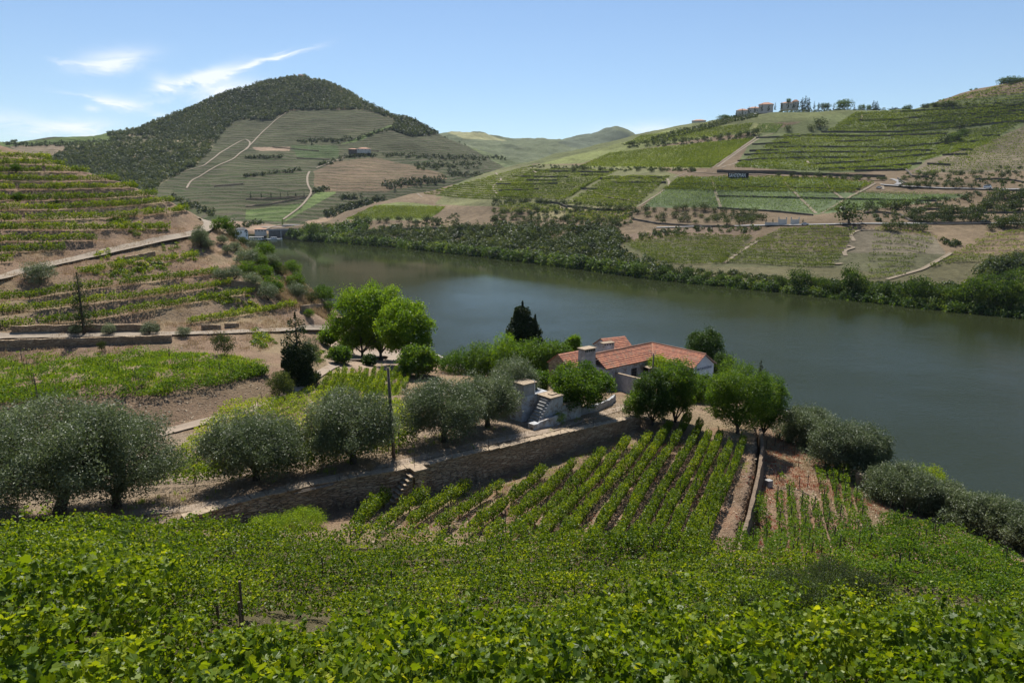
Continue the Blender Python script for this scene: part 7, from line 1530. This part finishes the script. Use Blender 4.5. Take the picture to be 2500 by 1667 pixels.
# ---- loose cover: dry grass, weeds, stones
def tufts(name, P, hh, nb, spread, mat, label, cat, seed, wid=.02, lean=.5):
    r = np.random.default_rng(seed); P = np.asarray(P); n = len(P) * nb; idx = np.repeat(np.arange(len(P)), nb); B = P[idx] + np.c_[r.normal(size=(n, 2)) * spread, np.zeros(n)]; h_ = hh * (.5 + r.random(n)); a = r.random(n) * 6.28; ln = r.random(n) * lean
    Tp = B + np.stack([np.cos(a) * h_ * ln, np.sin(a) * h_ * ln, h_], 1); s = np.stack([-np.sin(a), np.cos(a), a * 0], 1) * wid * (.6 + .8 * r.random(n))[:, None]
    V = np.stack([B - s - np.array([0, 0, .03]), B + s - np.array([0, 0, .03]), Tp], 1).reshape(-1, 3); o = obj(name, npmesh(name, V, F3=np.arange(3 * n).reshape(n, 3), rnd=np.repeat(r.random(n), 3)), M[mat]); return tag(o, label, cat, kind='stuff')
def ground_pts(poly, n, seed, thr=None):
    """points spread evenly over a patch of real ground (patch traced in the photograph)"""
    A = np.array([q for q in (hit(x, y, 'N') for x, y in poly) if q is not None]); r = np.random.default_rng(seed); x = r.uniform(A[:, 0].min(), A[:, 0].max(), n * 3); y = r.uniform(A[:, 1].min(), A[:, 1].max(), n * 3)
    m = inpoly(x, y, [(a[0], a[1]) for a in A])
    if thr is not None: m &= fbm(x * .3, y * .3, 3, seed) > thr
    x, y = x[m][:n], y[m][:n]; return np.stack([x, y, hgt(x, y)], 1)
TERR = [(60, 1290), (470, 1255), (980, 1140), (1300, 1075), (1560, 1005), (1500, 985), (1300, 1055), (1180, 1040), (950, 1085), (700, 1140), (500, 1190), (250, 1225), (30, 1240)]
tufts('dry_grass', ground_pts(TERR, 5000, 5, -.15), .22, 7, .12, 'straw', 'dry straw-coloured grass along the terrace under the olive trees', 'grass', 1, .012)
FLD = [(900, 1330), (1060, 1215), (1290, 1150), (1550, 1050), (1840, 1080), (1780, 1360)]
tufts('dry_grass', ground_pts(FLD, 6000, 6, -.1), .15, 6, .12, 'straw', 'thin dry grass between the vine rows of the field', 'grass', 2, .012)
tufts('weeds', ground_pts(FLD, 1500, 7, .08), .16, 10, .12, 'weed', 'green weeds between the vine rows', 'weeds', 3, .018)
tufts('weeds', ground_pts(TERR, 700, 8, .12), .3, 12, .12, 'weed', 'sparse green weeds on the terrace', 'weeds', 4, .018)
RP = [(1800, 1340), (1850, 1100), (1900, 1050), (2050, 1120), (2160, 1240), (2300, 1290), (2280, 1330), (2150, 1400), (1900, 1400)]
tufts('dry_grass', ground_pts(RP, 5000, 9, -.1), .18, 6, .12, 'straw', 'dry grass over the reddish plot and shore edge', 'grass', 5, .013)
tufts('red_creeper', ground_pts(RP, 1500, 10, .05), .12, 9, .14, 'red', 'low rust-red creeping weeds on the right plot', 'weeds', 6, .03)
tufts('red_creeper', ground_pts(FLD, 900, 11, .12), .10, 8, .14, 'red', 'low rust-red creeping weeds between the vine rows', 'weeds', 7, .03)
SPUR = [(520, 560), (600, 640), (700, 760), (860, 800), (850, 770), (740, 695), (640, 605), (560, 560)]
tufts('dry_grass', ground_pts(SPUR, 4500, 12, -.15), .7, 9, .4, 'straw', 'golden dry grass covering the spur above the river', 'grass', 8, .05)
HILL = [(0, 1060), (0, 380), (420, 520), (560, 600), (700, 760), (640, 900)]
tufts('dry_grass', ground_pts([(-60, 860), (-60, 420), (400, 520), (520, 600), (740, 790), (640, 860)], 9000, 13, 0), .35, 7, .4, 'straw', 'dry grass on the hillside banks', 'grass', 9, .035)
tufts('weeds', ground_pts([(-60, 990), (0, 985), (400, 965), (650, 910), (640, 880), (300, 866), (0, 880)], 3500, 14, -.1), .35, 8, .3, 'weed', 'green weeds among the bush vines', 'weeds', 10, .05)
tufts('weeds', ground_pts([(780, 970), (806, 914), (985, 905), (975, 965)], 2500, 15, -.2), .2, 8, .3, 'weed', 'grass between the short rows of the small plot', 'weeds', 11, .04)
# weedy wild vines spilling down the terrace banks
P = []
for x, y, n_, sx_, sy_ in zip([255, 300, 340, 310, 225, 280, 395, 410, 450, 385, 510, 545, 605, 640, 270, 300, 130, 330, 380, 640, 760, 790], [625, 640, 655, 670, 665, 672, 642, 600, 630, 655, 722, 735, 745, 832, 490, 545, 505, 560, 555, 820, 880, 870], [16, 16, 22, 16, 12, 14, 12, 8, 12, 14, 14, 16, 22, 26, 10, 26, 14, 22, 14, 20, 14, 12], [14] * 22, [7] * 22):
    for _ in range(n_):
        q = hit(x + rng.normal() * sx_, y + rng.normal() * sy_, 'N')
        if q is not None: P.append(q)
cloud('wild_vines', np.array(P), rng.uniform(.7, 1.7, len(P)), rng.uniform(.4, .9, len(P)), 60, .20, 'vine', 31, 'bright wild vines and weeds spilling over the terrace banks', 'weeds', .8)
def stones(name, P, smin, smax, mat, label, seed):
    r = np.random.default_rng(seed); P = np.asarray(P); n = len(P); base = np.array([(-1, -1, -1), (1, -1, -1), (1, 1, -1), (-1, 1, -1), (-.7, -.7, 1), (.7, -.7, 1), (.7, .7, 1), (-.7, .7, 1)], float)
    s = (smin + (smax - smin) * r.random(n) ** 3)[:, None, None] / 2; V = base[None] * s * np.array([1, .75, .4]) * (1 + .35 * r.normal(size=(n, 8, 1))); a = r.random(n) * 6.28; c_, s_ = np.cos(a)[:, None], np.sin(a)[:, None]
    V = np.stack([V[..., 0] * c_ - V[..., 1] * s_, V[..., 0] * s_ + V[..., 1] * c_, V[..., 2]], -1) + P[:, None]; f = np.array([(3, 2, 1, 0), (4, 5, 6, 7), (0, 1, 5, 4), (1, 2, 6, 5), (2, 3, 7, 6), (3, 0, 4, 7)])
    o = obj(name, npmesh(name, V.reshape(-1, 3), F4=((np.arange(n) * 8)[:, None, None] + f[None]).reshape(-1, 4)), M[mat]); return tag(o, label, 'stones', kind='stuff')
stones('loose_stones', np.concatenate([ground_pts(TERR, 3500, 21), ground_pts(FLD, 4500, 22), ground_pts(RP, 4000, 23)]), .04, .28, 'slab', 'loose pale stones scattered over the terrace and fields', 1)
stones('loose_stones', np.concatenate([ground_pts([(-60, 860), (-60, 420), (400, 520), (520, 600), (740, 790), (640, 860)], 9000, 24), ground_pts([(0, 1050), (0, 990), (400, 970), (660, 915), (680, 960), (450, 1030)], 1500, 25)]), .06, .34, 'slab', 'loose stones on the dry hillside banks', 2)

# ---- air: pale haze round everything
mb = MB(); mb.box((0, 1800, 440), (9000, 4900, 900)); hz = mb.build('haze', None); hm = bpy.data.materials.new('haze'); hm.use_nodes = True; n_ = hm.node_tree.nodes; n_.remove(n_['Principled BSDF'])
pv = n_.new('ShaderNodeVolumePrincipled'); pv.inputs['Color'].default_value = (.72, .84, 1, 1); pv.inputs['Density'].default_value = .000024; pv.inputs['Anisotropy'].default_value = .3; hm.node_tree.links.new(pv.outputs[0], n_['Material Output'].inputs['Volume']); hz.data.materials.append(hm); tag(hz, 'thin pale summer haze over the valley', 'haze', kind='stuff')
